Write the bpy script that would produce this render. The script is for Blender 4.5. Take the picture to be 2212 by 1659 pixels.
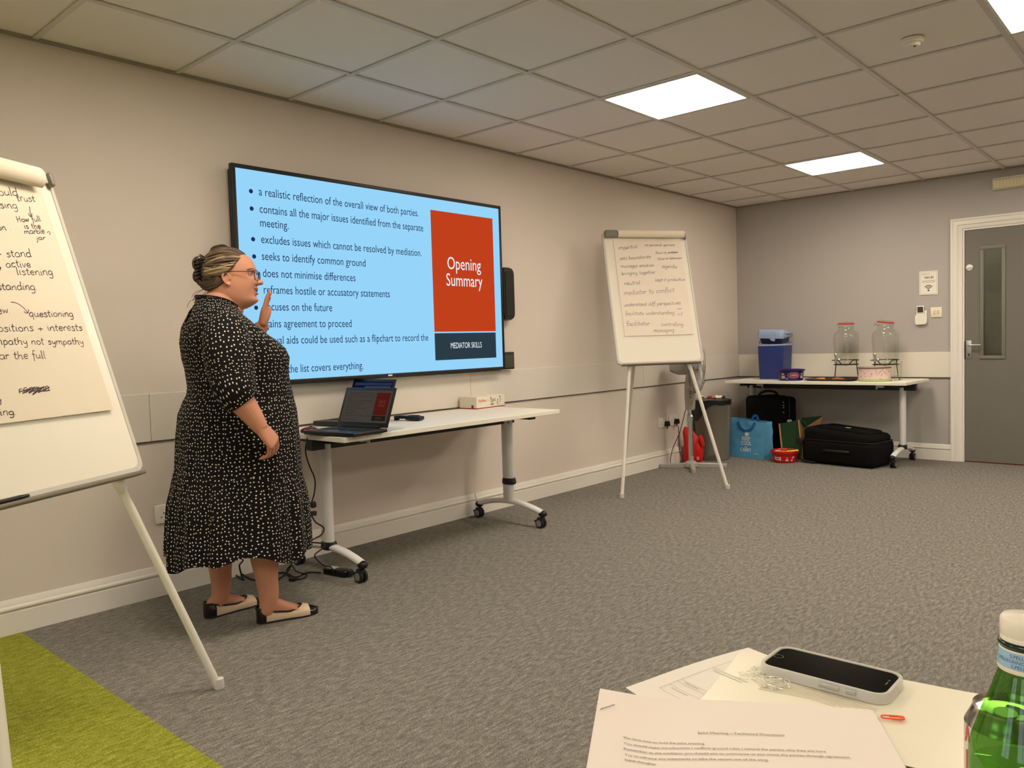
import bpy, bmesh, math, random
from mathutils import Vector, Matrix, noise

# ------------------------------------------------------------------ scene, camera, light, exposure
SC = bpy.context.scene
COL = SC.collection
for _o in list(bpy.data.objects):
    bpy.data.objects.remove(_o, do_unlink=True)
PI = math.pi
V = Vector
random.seed(7)

cam_data = bpy.data.cameras.new('camera')
cam = bpy.data.objects.new('camera', cam_data)
COL.objects.link(cam)
CAMP = V((0.0, -3.6706, 1.1263))
_yaw, _pit, _rol = math.radians(41.8407), math.radians(-2.9363), math.radians(-1.6734)
_F = V((math.cos(_yaw) * math.cos(_pit), math.sin(_yaw) * math.cos(_pit), math.sin(_pit)))
_R = V((math.sin(_yaw), -math.cos(_yaw), 0))
_U = _R.cross(_F)
_R2 = math.cos(_rol) * _R + math.sin(_rol) * _U
_U2 = -math.sin(_rol) * _R + math.cos(_rol) * _U
cam.matrix_world = Matrix(((_R2.x, _U2.x, -_F.x, CAMP.x), (_R2.y, _U2.y, -_F.y, CAMP.y), (_R2.z, _U2.z, -_F.z, CAMP.z), (0, 0, 0, 1)))
cam_data.sensor_width = 36.0
cam_data.lens = 1704.57 / 2212 * 36.0
cam_data.clip_start = 0.05
cam_data.clip_end = 60
SC.camera = cam

world = bpy.data.worlds.new('world')
SC.world = world
world.use_nodes = True
_bg = world.node_tree.nodes['Background']
_bg.inputs['Strength'].default_value = 3.6                     # daylight outside the end windows
_wn = world.node_tree
_tc = _wn.nodes.new('ShaderNodeTexCoord'); _sx = _wn.nodes.new('ShaderNodeSeparateXYZ'); _rp = _wn.nodes.new('ShaderNodeValToRGB')
_rp.color_ramp.elements[0].position = 0.0; _rp.color_ramp.elements[0].color = (0.10, 0.11, 0.09, 1)
_rp.color_ramp.elements[1].position = 0.06; _rp.color_ramp.elements[1].color = (0.86, 0.90, 1.0, 1)
_wn.links.new(_tc.outputs['Generated'], _sx.inputs[0]); _wn.links.new(_sx.outputs['Z'], _rp.inputs['Fac']); _wn.links.new(_rp.outputs['Color'], _bg.inputs['Color'])
PANEL_STRENGTH = 26.5
PANEL_TINT = (1.0, 0.862, 0.69)
SC.view_settings.view_transform = 'Standard'
SC.view_settings.look = 'None'
SC.view_settings.exposure = 0.0
SC.view_settings.gamma = 1.0
SC.view_settings.use_curve_mapping = False
SC.cycles.use_denoising = True
SC.cycles.max_bounces = 10
SC.cycles.transparent_max_bounces = 24
SC.cycles.sample_clamp_indirect = 4.0
SC.cycles.caustics_reflective = False
SC.cycles.caustics_refractive = False

RX0, RX1, RY0, RY1, CH = -3.0, 7.591, -7.2, 0.0, 2.4392       # the room
TZ = 0.716                                                     # table top height
GX0, GW0 = 1.1948, 0.5477                                      # ceiling grid origin

# ------------------------------------------------------------------ materials
def lin(c):
    return tuple((x / 12.92 if x <= 0.04045 else ((x + 0.055) / 1.055) ** 2.4) for x in (v / 255 for v in c))

MATS = {}
def mat(name, rgb, rough=0.5, metal=0.0, spec=0.5, emit=None, estr=1.0, trans=0.0, ior=1.45, coat=0.0, bump=0.0, bscale=200.0, var=0.0, vscale=6.0, sheen=0.0, sss=0.0):
    if name in MATS:
        return MATS[name]
    m = bpy.data.materials.new(name)
    m.use_nodes = True
    nt = m.node_tree
    b = nt.nodes['Principled BSDF']
    c = lin(rgb) + (1,)
    b.inputs['Base Color'].default_value = c
    b.inputs['Roughness'].default_value = rough
    b.inputs['Metallic'].default_value = metal
    b.inputs['Specular IOR Level'].default_value = spec
    b.inputs['IOR'].default_value = ior
    b.inputs['Transmission Weight'].default_value = trans
    b.inputs['Coat Weight'].default_value = coat
    b.inputs['Sheen Weight'].default_value = sheen
    if sss:
        b.inputs['Subsurface Weight'].default_value = sss
        b.inputs['Subsurface Radius'].default_value = (0.02, 0.008, 0.004)
        b.inputs['Subsurface Scale'].default_value = 0.5
    if emit is not None:
        b.inputs['Emission Color'].default_value = lin(emit) + (1,)
        b.inputs['Emission Strength'].default_value = estr
    if bump or var:
        tc = nt.nodes.new('ShaderNodeTexCoord')
        if bump:
            n = nt.nodes.new('ShaderNodeTexNoise'); n.inputs['Scale'].default_value = bscale; n.inputs['Detail'].default_value = 3
            bp = nt.nodes.new('ShaderNodeBump'); bp.inputs['Strength'].default_value = bump; bp.inputs['Distance'].default_value = 0.002
            nt.links.new(tc.outputs['Object'], n.inputs['Vector'])
            nt.links.new(n.outputs['Fac'], bp.inputs['Height'])
            nt.links.new(bp.outputs['Normal'], b.inputs['Normal'])
        if var:
            n2 = nt.nodes.new('ShaderNodeTexNoise'); n2.inputs['Scale'].default_value = vscale; n2.inputs['Detail'].default_value = 4
            nt.links.new(tc.outputs['Object'], n2.inputs['Vector'])
            mx = nt.nodes.new('ShaderNodeMix'); mx.data_type = 'RGBA'
            mx.inputs['A'].default_value = tuple(x * (1 - var) for x in c[:3]) + (1,)
            mx.inputs['B'].default_value = tuple(min(1, x * (1 + var)) for x in c[:3]) + (1,)
            nt.links.new(n2.outputs['Fac'], mx.inputs['Factor'])
            nt.links.new(mx.outputs['Result'], b.inputs['Base Color'])
    MATS[name] = m
    return m

def mat_emit(name, rgb, strength=1.0, tint=None):
    if name in MATS:
        return MATS[name]
    m = bpy.data.materials.new(name); m.use_nodes = True
    nt = m.node_tree; nt.nodes.clear()
    e = nt.nodes.new('ShaderNodeEmission'); o = nt.nodes.new('ShaderNodeOutputMaterial')
    e.inputs['Color'].default_value = (tint if tint else lin(rgb)) + (1,)
    e.inputs['Strength'].default_value = strength
    nt.links.new(e.outputs[0], o.inputs[0])
    MATS[name] = m
    return m

def mat_thin_glass(name, tint=(0.96, 0.97, 0.95), gloss=0.9, rough=0.02, fac=0.25):
    if name in MATS:
        return MATS[name]
    m = bpy.data.materials.new(name); m.use_nodes = True
    nt = m.node_tree; nt.nodes.clear()
    o = nt.nodes.new('ShaderNodeOutputMaterial')
    t = nt.nodes.new('ShaderNodeBsdfTransparent'); t.inputs['Color'].default_value = tint + (1,)
    g = nt.nodes.new('ShaderNodeBsdfGlossy'); g.inputs['Color'].default_value = (gloss, gloss, gloss, 1); g.inputs['Roughness'].default_value = rough
    lw = nt.nodes.new('ShaderNodeLayerWeight'); lw.inputs['Blend'].default_value = 0.5
    pw = nt.nodes.new('ShaderNodeMath'); pw.operation = 'POWER'; pw.inputs[1].default_value = 4.0
    ma = nt.nodes.new('ShaderNodeMath'); ma.operation = 'MULTIPLY_ADD'; ma.inputs[1].default_value = min(0.9, fac * 2.2); ma.inputs[2].default_value = 0.045
    mx = nt.nodes.new('ShaderNodeMixShader')
    nt.links.new(lw.outputs['Facing'], pw.inputs[0]); nt.links.new(pw.outputs[0], ma.inputs[0]); nt.links.new(ma.outputs[0], mx.inputs['Fac'])
    nt.links.new(t.outputs[0], mx.inputs[1]); nt.links.new(g.outputs[0], mx.inputs[2])
    nt.links.new(mx.outputs[0], o.inputs[0])
    MATS[name] = m
    return m

def mat_film(name, tint=(0.95, 0.95, 0.92), white=0.25, col=(0.8, 0.8, 0.78), fac=0.15):
    """clear plastic with a little milkiness."""
    m = mat_thin_glass(name, tint, 0.9, 0.08, fac)
    nt = m.node_tree; o = [n for n in nt.nodes if n.type == 'OUTPUT_MATERIAL'][0]
    s = o.inputs[0].links[0].from_socket
    d = nt.nodes.new('ShaderNodeBsdfDiffuse'); d.inputs['Color'].default_value = col + (1,)
    mx = nt.nodes.new('ShaderNodeMixShader'); mx.inputs['Fac'].default_value = white
    nt.links.new(s, mx.inputs[1]); nt.links.new(d.outputs[0], mx.inputs[2]); nt.links.new(mx.outputs[0], o.inputs[0])
    return m

def mat_carpet(name, dark, mid, light):
    m = bpy.data.materials.new(name); m.use_nodes = True
    nt = m.node_tree; b = nt.nodes['Principled BSDF']
    b.inputs['Roughness'].default_value = 0.95
    b.inputs['Specular IOR Level'].default_value = 0.1
    tc = nt.nodes.new('ShaderNodeTexCoord')
    mp = nt.nodes.new('ShaderNodeMapping'); mp.inputs['Rotation'].default_value = (0, 0, 0.70); mp.inputs['Scale'].default_value = (75, 330, 200)
    n = nt.nodes.new('ShaderNodeTexNoise'); n.inputs['Scale'].default_value = 1.0; n.inputs['Detail'].default_value = 7; n.inputs['Roughness'].default_value = 0.82
    mp2 = nt.nodes.new('ShaderNodeMapping'); mp2.inputs['Rotation'].default_value = (0, 0, 0.35); mp2.inputs['Scale'].default_value = (200, 420, 200)
    n2 = nt.nodes.new('ShaderNodeTexNoise'); n2.inputs['Scale'].default_value = 1.0; n2.inputs['Detail'].default_value = 3
    ad = nt.nodes.new('ShaderNodeMath'); ad.operation = 'ADD'
    hf = nt.nodes.new('ShaderNodeMath'); hf.operation = 'MULTIPLY'; hf.inputs[1].default_value = 0.385
    mp3 = nt.nodes.new('ShaderNodeMapping'); mp3.inputs['Rotation'].default_value = (0, 0, 0.70); mp3.inputs['Scale'].default_value = (24, 85, 60)
    n3 = nt.nodes.new('ShaderNodeTexNoise'); n3.inputs['Scale'].default_value = 1.0; n3.inputs['Detail'].default_value = 4
    ad2 = nt.nodes.new('ShaderNodeMath'); ad2.operation = 'MULTIPLY_ADD'; ad2.inputs[1].default_value = 0.6
    cr = nt.nodes.new('ShaderNodeValToRGB')
    e = cr.color_ramp.elements
    e[0].position = 0.37; e[0].color = lin(dark) + (1,)
    e[1].position = 0.63; e[1].color = lin(light) + (1,)
    k = cr.color_ramp.elements.new(0.5); k.color = lin(mid) + (1,)
    bp = nt.nodes.new('ShaderNodeBump'); bp.inputs['Strength'].default_value = 0.3; bp.inputs['Distance'].default_value = 0.002
    L = nt.links.new
    L(tc.outputs['Object'], mp.inputs['Vector']); L(mp.outputs[0], n.inputs['Vector'])
    L(tc.outputs['Object'], mp2.inputs['Vector']); L(mp2.outputs[0], n2.inputs['Vector'])
    L(n.outputs['Fac'], ad.inputs[0]); L(n2.outputs['Fac'], ad.inputs[1]); L(tc.outputs['Object'], mp3.inputs['Vector']); L(mp3.outputs[0], n3.inputs['Vector']); L(n3.outputs['Fac'], ad2.inputs[0]); L(ad.outputs[0], ad2.inputs[2]); L(ad2.outputs[0], hf.inputs[0])
    L(hf.outputs[0], cr.inputs['Fac']); L(cr.outputs['Color'], b.inputs['Base Color'])
    L(hf.outputs[0], bp.inputs['Height']); L(bp.outputs['Normal'], b.inputs['Normal'])
    return m

# ------------------------------------------------------------------ mesh helpers
def nb():
    return bmesh.new()

def rotz(a):
    return Matrix.Rotation(a, 4, 'Z')

def frame(o, x, y, z=None):
    """4x4 matrix with the given axes (normalised) and origin."""
    x = V(x).normalized(); y = V(y).normalized()
    z = V(z).normalized() if z is not None else x.cross(y).normalized()
    o = V(o)
    return Matrix(((x.x, y.x, z.x, o.x), (x.y, y.y, z.y, o.y), (x.z, y.z, z.z, o.z), (0, 0, 0, 1)))

def _tag(bm, n0, mi):
    if mi:
        bm.faces.ensure_lookup_table()
        for f in bm.faces[n0:]:
            f.material_index = mi

def box(bm, c, s, M=None, r=0.0, seg=2, mi=0):
    """box of size s centred on c, edges rounded by r, optionally moved by M."""
    t = bmesh.new()
    bmesh.ops.create_cube(t, size=1.0)
    bmesh.ops.scale(t, vec=V(s), verts=t.verts)
    if r > 0:
        bmesh.ops.bevel(t, geom=list(t.edges), offset=min(r, min(s) * 0.49), segments=seg, profile=0.5, affect='EDGES')
    bmesh.ops.translate(t, vec=V(c), verts=t.verts)
    merge(bm, t, M, mi)

def merge(bm, t, M=None, mi=0, free=True):
    mp = []
    for v in t.verts:
        mp.append(bm.verts.new((M @ v.co) if M is not None else v.co))
    t.verts.index_update()
    flip = M is not None and M.to_3x3().determinant() < 0
    for f in t.faces:
        vs = [mp[v.index] for v in f.verts]
        if flip:
            vs.reverse()
        try:
            nf = bm.faces.new(vs)
        except ValueError:
            continue
        nf.material_index = mi if mi else f.material_index
    if free:
        t.free()

def ring_faces(bm, rings, closed=True, cap0=True, cap1=True, mi=0, loop=False):
    """rings: list of lists of BMVerts."""
    n = len(rings[0])
    rr = list(zip(rings[:-1], rings[1:]))
    if loop:
        rr.append((rings[-1], rings[0]))
    for a, b in rr:
        for i in range(n if closed else n - 1):
            j = (i + 1) % n
            try:
                f = bm.faces.new((a[i], a[j], b[j], b[i])); f.material_index = mi
            except ValueError:
                pass
    if not loop and closed:
        if cap0:
            f = bm.faces.new(list(reversed(rings[0]))); f.material_index = mi
        if cap1:
            f = bm.faces.new(rings[-1]); f.material_index = mi

def loft(bm, rings, closed=True, cap0=True, cap1=True, mi=0, M=None, loop=False):
    rv = []
    for r in rings:
        rv.append([bm.verts.new((M @ V(p)) if M is not None else V(p)) for p in r])
    ring_faces(bm, rv, closed, cap0, cap1, mi, loop)
    return rv

def basis(d):
    d = V(d).normalized()
    a = V((0, 0, 1)) if abs(d.z) < 0.9 else V((1, 0, 0))
    x = a.cross(d).normalized()
    return x, d.cross(x)

def tube(bm, pts, r, seg=10, mi=0, cap=True, loop=False, sx=1.0, M=None):
    """round tube along pts; r a number or a list."""
    pts = [V(p) for p in pts]
    n = len(pts)
    rings = []
    px = None
    for i, p in enumerate(pts):
        if loop:
            d = pts[(i + 1) % n] - pts[i - 1]
        else:
            d = pts[min(i + 1, n - 1)] - pts[max(i - 1, 0)]
        if d.length < 1e-9:
            d = V((0, 0, 1))
        d.normalize()
        if px is None:
            px, py = basis(d)
        else:
            px = (px - d * px.dot(d))
            if px.length < 1e-6:
                px, _ = basis(d)
            px.normalize()
        py = d.cross(px)
        rr = r[i] if isinstance(r, (list, tuple)) else r
        rings.append([p + px * (rr * sx * math.cos(2 * PI * k / seg)) + py * (rr * math.sin(2 * PI * k / seg)) for k in range(seg)])
    loft(bm, rings, True, cap, cap, mi, M, loop)

def cyl(bm, a, b, r, r2=None, seg=24, mi=0, M=None):
    tube(bm, [a, b], [r, r if r2 is None else r2], seg, mi, M=M)

def lathe(bm, prof, c=(0, 0, 0), seg=40, mi=0, sx=1.0, sy=1.0, M=None, cap0=True, cap1=True, mis=None):
    """profile [(r, z)] turned about z."""
    rings = [[(c[0] + sx * max(r, 1e-4) * math.cos(2 * PI * k / seg), c[1] + sy * max(r, 1e-4) * math.sin(2 * PI * k / seg), c[2] + z) for k in range(seg)] for r, z in prof]
    if mis is None:
        loft(bm, rings, True, cap0, cap1, mi, M)
    else:
        rv = [[bm.verts.new((M @ V(p)) if M is not None else V(p)) for p in r] for r in rings]
        for i in range(len(rv) - 1):
            ring_faces(bm, rv[i:i + 2], True, False, False, mis[i])

def ball(bm, c, r, seg=20, rings=12, mi=0, M=None):
    """ellipsoid; r a number or three."""
    r = (r, r, r) if isinstance(r, (int, float)) else r
    rr = []
    for i in range(rings + 1):
        a = -PI / 2 + PI * (i + 0.02) / (rings + 0.04)
        rr.append([(c[0] + r[0] * math.cos(a) * math.cos(2 * PI * k / seg), c[1] + r[1] * math.cos(a) * math.sin(2 * PI * k / seg), c[2] + r[2] * math.sin(a)) for k in range(seg)])
    loft(bm, rr, True, True, True, mi, M)

def quad(bm, pts, mi=0, M=None):
    f = bm.faces.new([bm.verts.new((M @ V(p)) if M is not None else V(p)) for p in pts])
    f.material_index = mi

def prism(bm, poly, z0, z1, mi=0, M=None):
    """extrude a 2D polygon (x, y) from z0 to z1."""
    loft(bm, [[(x, y, z0) for x, y in poly], [(x, y, z1) for x, y in poly]], True, True, True, mi, M)

def rrect(w, h, r, n=5, cx=0, cy=0):
    out = []
    for sx, sy, a0 in ((1, 1, 0), (-1, 1, PI / 2), (-1, -1, PI), (1, -1, 1.5 * PI)):
        for k in range(n + 1):
            a = a0 + PI / 2 * k / n
            out.append((cx + sx * (w / 2 - r) + r * math.cos(a), cy + sy * (h / 2 - r) + r * math.sin(a)))
    return out

def smooth_path(pts, n=6, loop=False):
    """Catmull-Rom through pts."""
    P = [V(p) for p in pts]
    out = []
    m = len(P)
    for i in range(m if loop else m - 1):
        if loop:
            p0, p1, p2, p3 = P[i - 1], P[i], P[(i + 1) % m], P[(i + 2) % m]
        else:
            p0, p1, p2, p3 = P[max(i - 1, 0)], P[i], P[i + 1], P[min(i + 2, m - 1)]
        for k in range(n):
            t = k / n
            out.append(0.5 * ((2 * p1) + (p2 - p0) * t + (2 * p0 - 5 * p1 + 4 * p2 - p3) * t * t + (3 * p1 - p0 - 3 * p2 + p3) * t ** 3))
    if not loop:
        out.append(P[-1])
    return out

def obj(name, bm, mats, parent=None, smooth=35.0, loc=None, local=False):
    """link the bmesh as ONE mesh object. Geometry is given in world space unless local."""
    me = bpy.data.meshes.new(name)
    bmesh.ops.recalc_face_normals(bm, faces=bm.faces)
    bm.to_mesh(me); bm.free()
    for m in (mats if isinstance(mats, (list, tuple)) else [mats]):
        me.materials.append(m)
    if smooth:
        me.shade_smooth()
        if smooth < 180:
            me.set_sharp_from_angle(angle=math.radians(smooth))
    o = bpy.data.objects.new(name, me)
    COL.objects.link(o)
    if parent is not None:
        o.parent = parent
        if not local:
            o.matrix_parent_inverse = MW[parent.name].inverted()
        MW[o.name] = MW[parent.name].copy() if local else Matrix.Identity(4)
    else:
        MW[o.name] = Matrix.Identity(4)
        if loc is not None:
            T = Matrix.Translation(V(loc))
            if not local:
                me.transform(T.inverted())
            o.location = V(loc)
            MW[o.name] = T
    return o

MW = {}
def tag(o, label, cat, group=None, kind=None):
    o['label'] = label; o['category'] = cat
    if group: o['group'] = group
    if kind: o['kind'] = kind
    return o

def thing(name, label, cat, loc=(0, 0, 0), group=None, M=None):
    o = bpy.data.objects.new(name, None)
    o.empty_display_size = 0.1
    COL.objects.link(o)
    o.matrix_world = M if M is not None else Matrix.Translation(V(loc))
    MW[o.name] = (M.copy() if M is not None else Matrix.Translation(V(loc)))
    return tag(o, label, cat, group)

def struct(name, bm, m, parent=None, smooth=35.0):
    o = obj(name, bm, m, parent, smooth)
    if parent is None:
        o['kind'] = 'structure'
    return o

def copy_tree(o, parent=None):
    c = o.copy()
    COL.objects.link(c)
    if parent is not None:
        c.parent = parent
    for ch in [x for x in COL.objects if x.parent == o]:
        copy_tree(ch, c)
    return c

# ------------------------------------------------------------------ lettering
def text_geo(bm, s, M, width=None, size=None, mi=0, align='LEFT', depth=0.0, bold=0.0, hscale=1.0):
    """flat letters laid in the xy plane of M; width fixes the line's length, size its em height."""
    cu = bpy.data.curves.new('lettering', 'FONT')
    cu.body = s; cu.size = 1.0; cu.resolution_u = 3; cu.offset = bold
    ob = bpy.data.objects.new('lettering', cu)
    COL.objects.link(ob)
    bpy.context.view_layer.update()
    me = bpy.data.meshes.new_from_object(ob.evaluated_get(bpy.context.evaluated_depsgraph_get()))
    bpy.data.objects.remove(ob); bpy.data.curves.remove(cu)
    xs = [v.co.x for v in me.vertices]
    x0, x1 = min(xs), max(xs)
    if width is None:
        kx = size * hscale; ky = size
    else:
        kx = width / (x1 - x0); ky = size if size else kx
    w = (x1 - x0) * kx
    ox = {'LEFT': 0, 'CENTER': -w / 2, 'RIGHT': -w}[align]
    vs = [bm.verts.new(M @ V(((v.co.x - x0) * kx + ox, v.co.y * ky, 0))) for v in me.vertices]
    for p in me.polygons:
        try:
            f = bm.faces.new([vs[i] for i in p.vertices]); f.material_index = mi
        except ValueError:
            pass
    bpy.data.meshes.remove(me)
    return w

# single-stroke handwriting: units, x-height 5, ascender 10, descender -4; ';' lifts the pen
GL = {
 'a': (6, '5,4.5 3,5.2 .8,3.5 .8,1 2.5,0 4.6,1.2 5,4.5;5,4.5 5,1 6,.2'), 'b': (5.6, '1,10 1,0;1,2 2.5,5 4.8,4.2 4.8,1 3,0 1,.6'),
 'c': (5, '4.6,4.4 3,5.2 1,3.6 1,1.2 2.6,0 4.6,.8'), 'd': (6, '4.8,4.2 3,5.2 .8,3.6 .8,1 2.5,0 4.6,1.2;5,10 4.8,4 5,1 5.8,.1'),
 'e': (5.2, '1,2.6 4.4,3 4.2,4.8 2.6,5.3 1,3.4 1.2,.8 3,0 4.8,1'), 'f': (4, '4.4,9.4 3,10 2,8 2,-3.5;.5,5 3.8,5.2'),
 'g': (5.8, '4.8,4.4 3,5.2 .8,3.6 1,1.2 2.6,.4 4.6,1.6 4.9,4.6 4.8,-2 3,-4 .8,-3.2'), 'h': (5.8, '1,10 1,0;1,3 2.6,5 4.4,4.6 4.6,0 5.4,.2'),
 'i': (2.6, '1.2,5 1.2,.6 2.2,.2;1.4,7.2 1.6,7.5'), 'j': (3, '2,5 2,-3 .4,-3.8;2,7.2 2.2,7.5'), 'k': (5.2, '1,10 1,0;4.4,5 1.2,2.2 4.8,0'),
 'l': (2.6, '1.2,10 1.2,.8 2.2,.2'), 'm': (8.4, '1,5 1,0;1,3 2.6,5.1 3.8,4.4 4,0;4,3 5.6,5.1 7,4.4 7.2,0 8,.3'),
 'n': (5.8, '1,5 1,0;1,3 2.8,5.1 4.4,4.6 4.6,.4 5.6,.2'), 'o': (5.4, '2.8,5.1 1,3.8 1,1.2 2.8,0 4.6,1.2 4.6,3.8 2.8,5.1'),
 'p': (5.6, '1,5 1,-4;1,3.4 2.8,5.2 4.8,3.8 4.6,1 2.8,0 1,.8'), 'q': (5.8, '4.8,4.4 3,5.2 .8,3.6 1,1.2 2.6,.4 4.6,1.4;4.9,4.8 4.8,-4'),
 'r': (4.2, '1,5 1,0;1,3 2.4,5 4.2,4.6'), 's': (4.6, '4.2,4.6 2.4,5.2 1.2,4 3.8,2 3.6,.4 1.8,-.1 .6,.8'),
 't': (4, '2,8.4 1.8,.8 3.6,.2;.4,5.4 3.8,5.6'), 'u': (5.8, '1,5 1,1.4 2.4,0 4.4,1.4;4.7,5 4.7,.8 5.7,.2'), 'v': (5, '.8,5 2.4,0 4.4,5.1'),
 'w': (7, '.8,5 1.8,.2 3.4,3.8 4.8,.2 6.4,5.2'), 'y': (5.4, '1,5 1.4,2 2.8,1.2 4.4,2.4;4.8,5 4.4,-2.6 2.6,-4 .8,-3'),
 'z': (4.8, '.8,5 4.4,5 .8,0 4.6,.2'), 'x': (4.8, '.8,5 4.4,0;4.4,5 .8,0'), 'H': (7, '1.4,10 1,0;5.6,10 5.4,0;1,4.6 5.6,5.2'), 'M': (8.4, '1,0 1.6,9 4,3 6.6,9 7.2,0'),
 '?': (5, '1,7 2.6,8.4 4.2,7 3.8,5 2.6,3.6;2.4,1 2.6,.8'), '+': (6, '3,5 3,0;.6,2.6 5.4,2.6'), '.': (2, '.8,.3 1.1,.1'), ' ': (4, ''), "-": (4, '.6,2.6 3.4,2.8'), ',': (2, '1,.6 .6,-1'), '1': (2, '1,6 1,0'), '!': (2, '1,6 1,2'),
}
def ribbon(bm, pts, w, M, mi=0):
    if len(pts) < 2:
        return
    prev = None
    for i, p in enumerate(pts):
        d = pts[min(i + 1, len(pts) - 1)] - pts[max(i - 1, 0)]
        if d.length < 1e-9:
            continue
        d.normalize()
        nrm = V((-d.y, d.x, 0)) * (w / 2)
        a, b = bm.verts.new(M @ (p + nrm)), bm.verts.new(M @ (p - nrm))
        if prev:
            f = bm.faces.new((prev[0], a, b, prev[1])); f.material_index = mi
        prev = (a, b)

def hand(bm, s, x, y, M, width=None, yk=1.0, size=0.004, slant=0.12, w=0.004, rot=0.0, jit=0.35, mi=0, rnd=None, ysize=None):
    """handwritten line starting at (x, y); width in metres or unit size."""
    rnd = rnd or random.Random(hash(s) % 9973 if False else sum(ord(c) * (i + 3) for i, c in enumerate(s)))
    tot = sum(GL[c][0] for c in s)
    k = width / tot if width else size
    ky = (ysize if ysize else k) * yk
    ox = 0.0
    cr, sr = math.cos(rot), math.sin(rot)
    for c in s:
        adv, st = GL[c]
        if st:
            dy = rnd.uniform(-jit, jit); sc = rnd.uniform(0.92, 1.1)
            for stroke in st.split(';'):
                pts = []
                for q in stroke.split():
                    a, b = (float(t) for t in q.split(','))
                    a += rnd.uniform(-jit, jit) * 0.5; b = b * sc + dy + rnd.uniform(-jit, jit) * 0.5
                    lx, ly = (ox + a + b * slant) * k, b * ky
                    pts.append(V((x + lx * cr - ly * sr, y + lx * sr + ly * cr, 0)))
                if len(pts) > 2:
                    pts = smooth_path(pts, 4)
                ribbon(bm, pts, w * rnd.uniform(0.85, 1.15), M, mi)
        ox += adv
# ------------------------------------------------------------------ common materials
M_wall = mat('wall paint cream', (219, 208, 198), 0.75, spec=0.25, bump=0.04, bscale=350, var=0.015, vscale=3)
M_wallb = mat('wall paint grey', (178, 174, 170), 0.75, spec=0.25, bump=0.04, bscale=350, var=0.015, vscale=3)
M_panel = mat('dado board white', (226, 221, 208), 0.5, bump=0.02, bscale=300)
M_gloss = mat('white gloss trim', (232, 228, 220), 0.28)
M_tile = mat('ceiling tile', (241, 235, 229), 0.9, spec=0.1, bump=0.12, bscale=500)
M_bar = mat('ceiling grid bar', (212, 208, 202), 0.5)
M_dark = mat('painted shade dark', (84, 77, 67), 0.8)  # carries the painted shade below the dado boards
M_door = mat('door grey paint', (112, 109, 101), 0.55, bump=0.03, bscale=260)
M_doorf = mat('door bead grey', (120, 118, 104), 0.5)
M_wht = mat('white laminate', (236, 232, 220), 0.42)
M_edge = mat('white laminate edge', (232, 226, 208), 0.45)
M_powder = mat('white powder coated steel', (226, 225, 226), 0.38)
M_chrome = mat('satin aluminium', (205, 205, 205), 0.28, 1.0)
M_steel = mat('brushed steel', (180, 180, 182), 0.38, 1.0)
M_blk = mat('black plastic', (22, 21, 21), 0.45)
M_blkg = mat('black gloss plastic', (12, 12, 12), 0.15)
M_blkr = mat('black rubber', (26, 25, 24), 0.75)
M_gry = mat('grey plastic', (128, 128, 132), 0.5)
M_wpl = mat('white plastic', (238, 234, 222), 0.35)
M_cable = mat('black cable sheath', (18, 16, 15), 0.55)
M_wcable = mat('white cable sheath', (225, 220, 208), 0.5)
M_paper = mat('white paper', (240, 234, 226), 0.8)
M_ink = mat('black printed ink', (92, 88, 86), 0.8)
M_pen = mat('dark marker ink', (74, 60, 68), 0.7)
M_glass = mat_thin_glass('clear glass')
M_win = mat_thin_glass('window glass', (0.9, 0.92, 0.9), 0.8, 0.03, 0.2)

# ------------------------------------------------------------------ the room
bm = nb(); box(bm, ((RX0 + RX1) / 2 + 2.0065 - 1.0, (RY0 + RY1) / 2, -0.02), (0.1, 0.1, 0.01)); bm.free()
GREENX = 1.013
M_carpet = mat_carpet('grey carpet', (66, 64, 60), (118, 115, 108), (178, 174, 165))
M_green = mat_carpet('green carpet', (82, 86, 20), (136, 140, 46), (192, 196, 100))
bm = nb(); box(bm, ((GREENX + RX1) / 2, (RY0 + RY1) / 2, -0.02), (RX1 - GREENX, RY1 - RY0, 0.04)); struct('floor', bm, M_carpet, smooth=0)
bm = nb(); box(bm, ((RX0 + GREENX) / 2, (RY0 + RY1) / 2, -0.02), (GREENX - RX0, RY1 - RY0, 0.04)); struct('floor_green', bm, M_green, smooth=0)
T = 0.12
bm = nb(); box(bm, ((RX0 + RX1) / 2, RY1 + T / 2, CH / 2), (RX1 - RX0 + 2 * T, T, CH)); struct('wall_left', bm, M_wall, smooth=0)
DY0, DY1, DH = -2.91, -2.045, 1.985         # door opening on the back wall
bm = nb()
for y0, y1, z0, z1 in ((DY1, RY1, 0, CH), (RY0, DY0, 0, CH), (DY0, DY1, DH, CH)):
    box(bm, (RX1 + T / 2, (y0 + y1) / 2, (z0 + z1) / 2), (T, y1 - y0, z1 - z0))
struct('wall_back', bm, M_wallb, smooth=0)
bm = nb(); box(bm, ((RX0 + RX1) / 2, RY0 - T / 2, CH / 2), (RX1 - RX0 + 2 * T, T, CH)); struct('wall_right', bm, M_wall, smooth=0)
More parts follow.
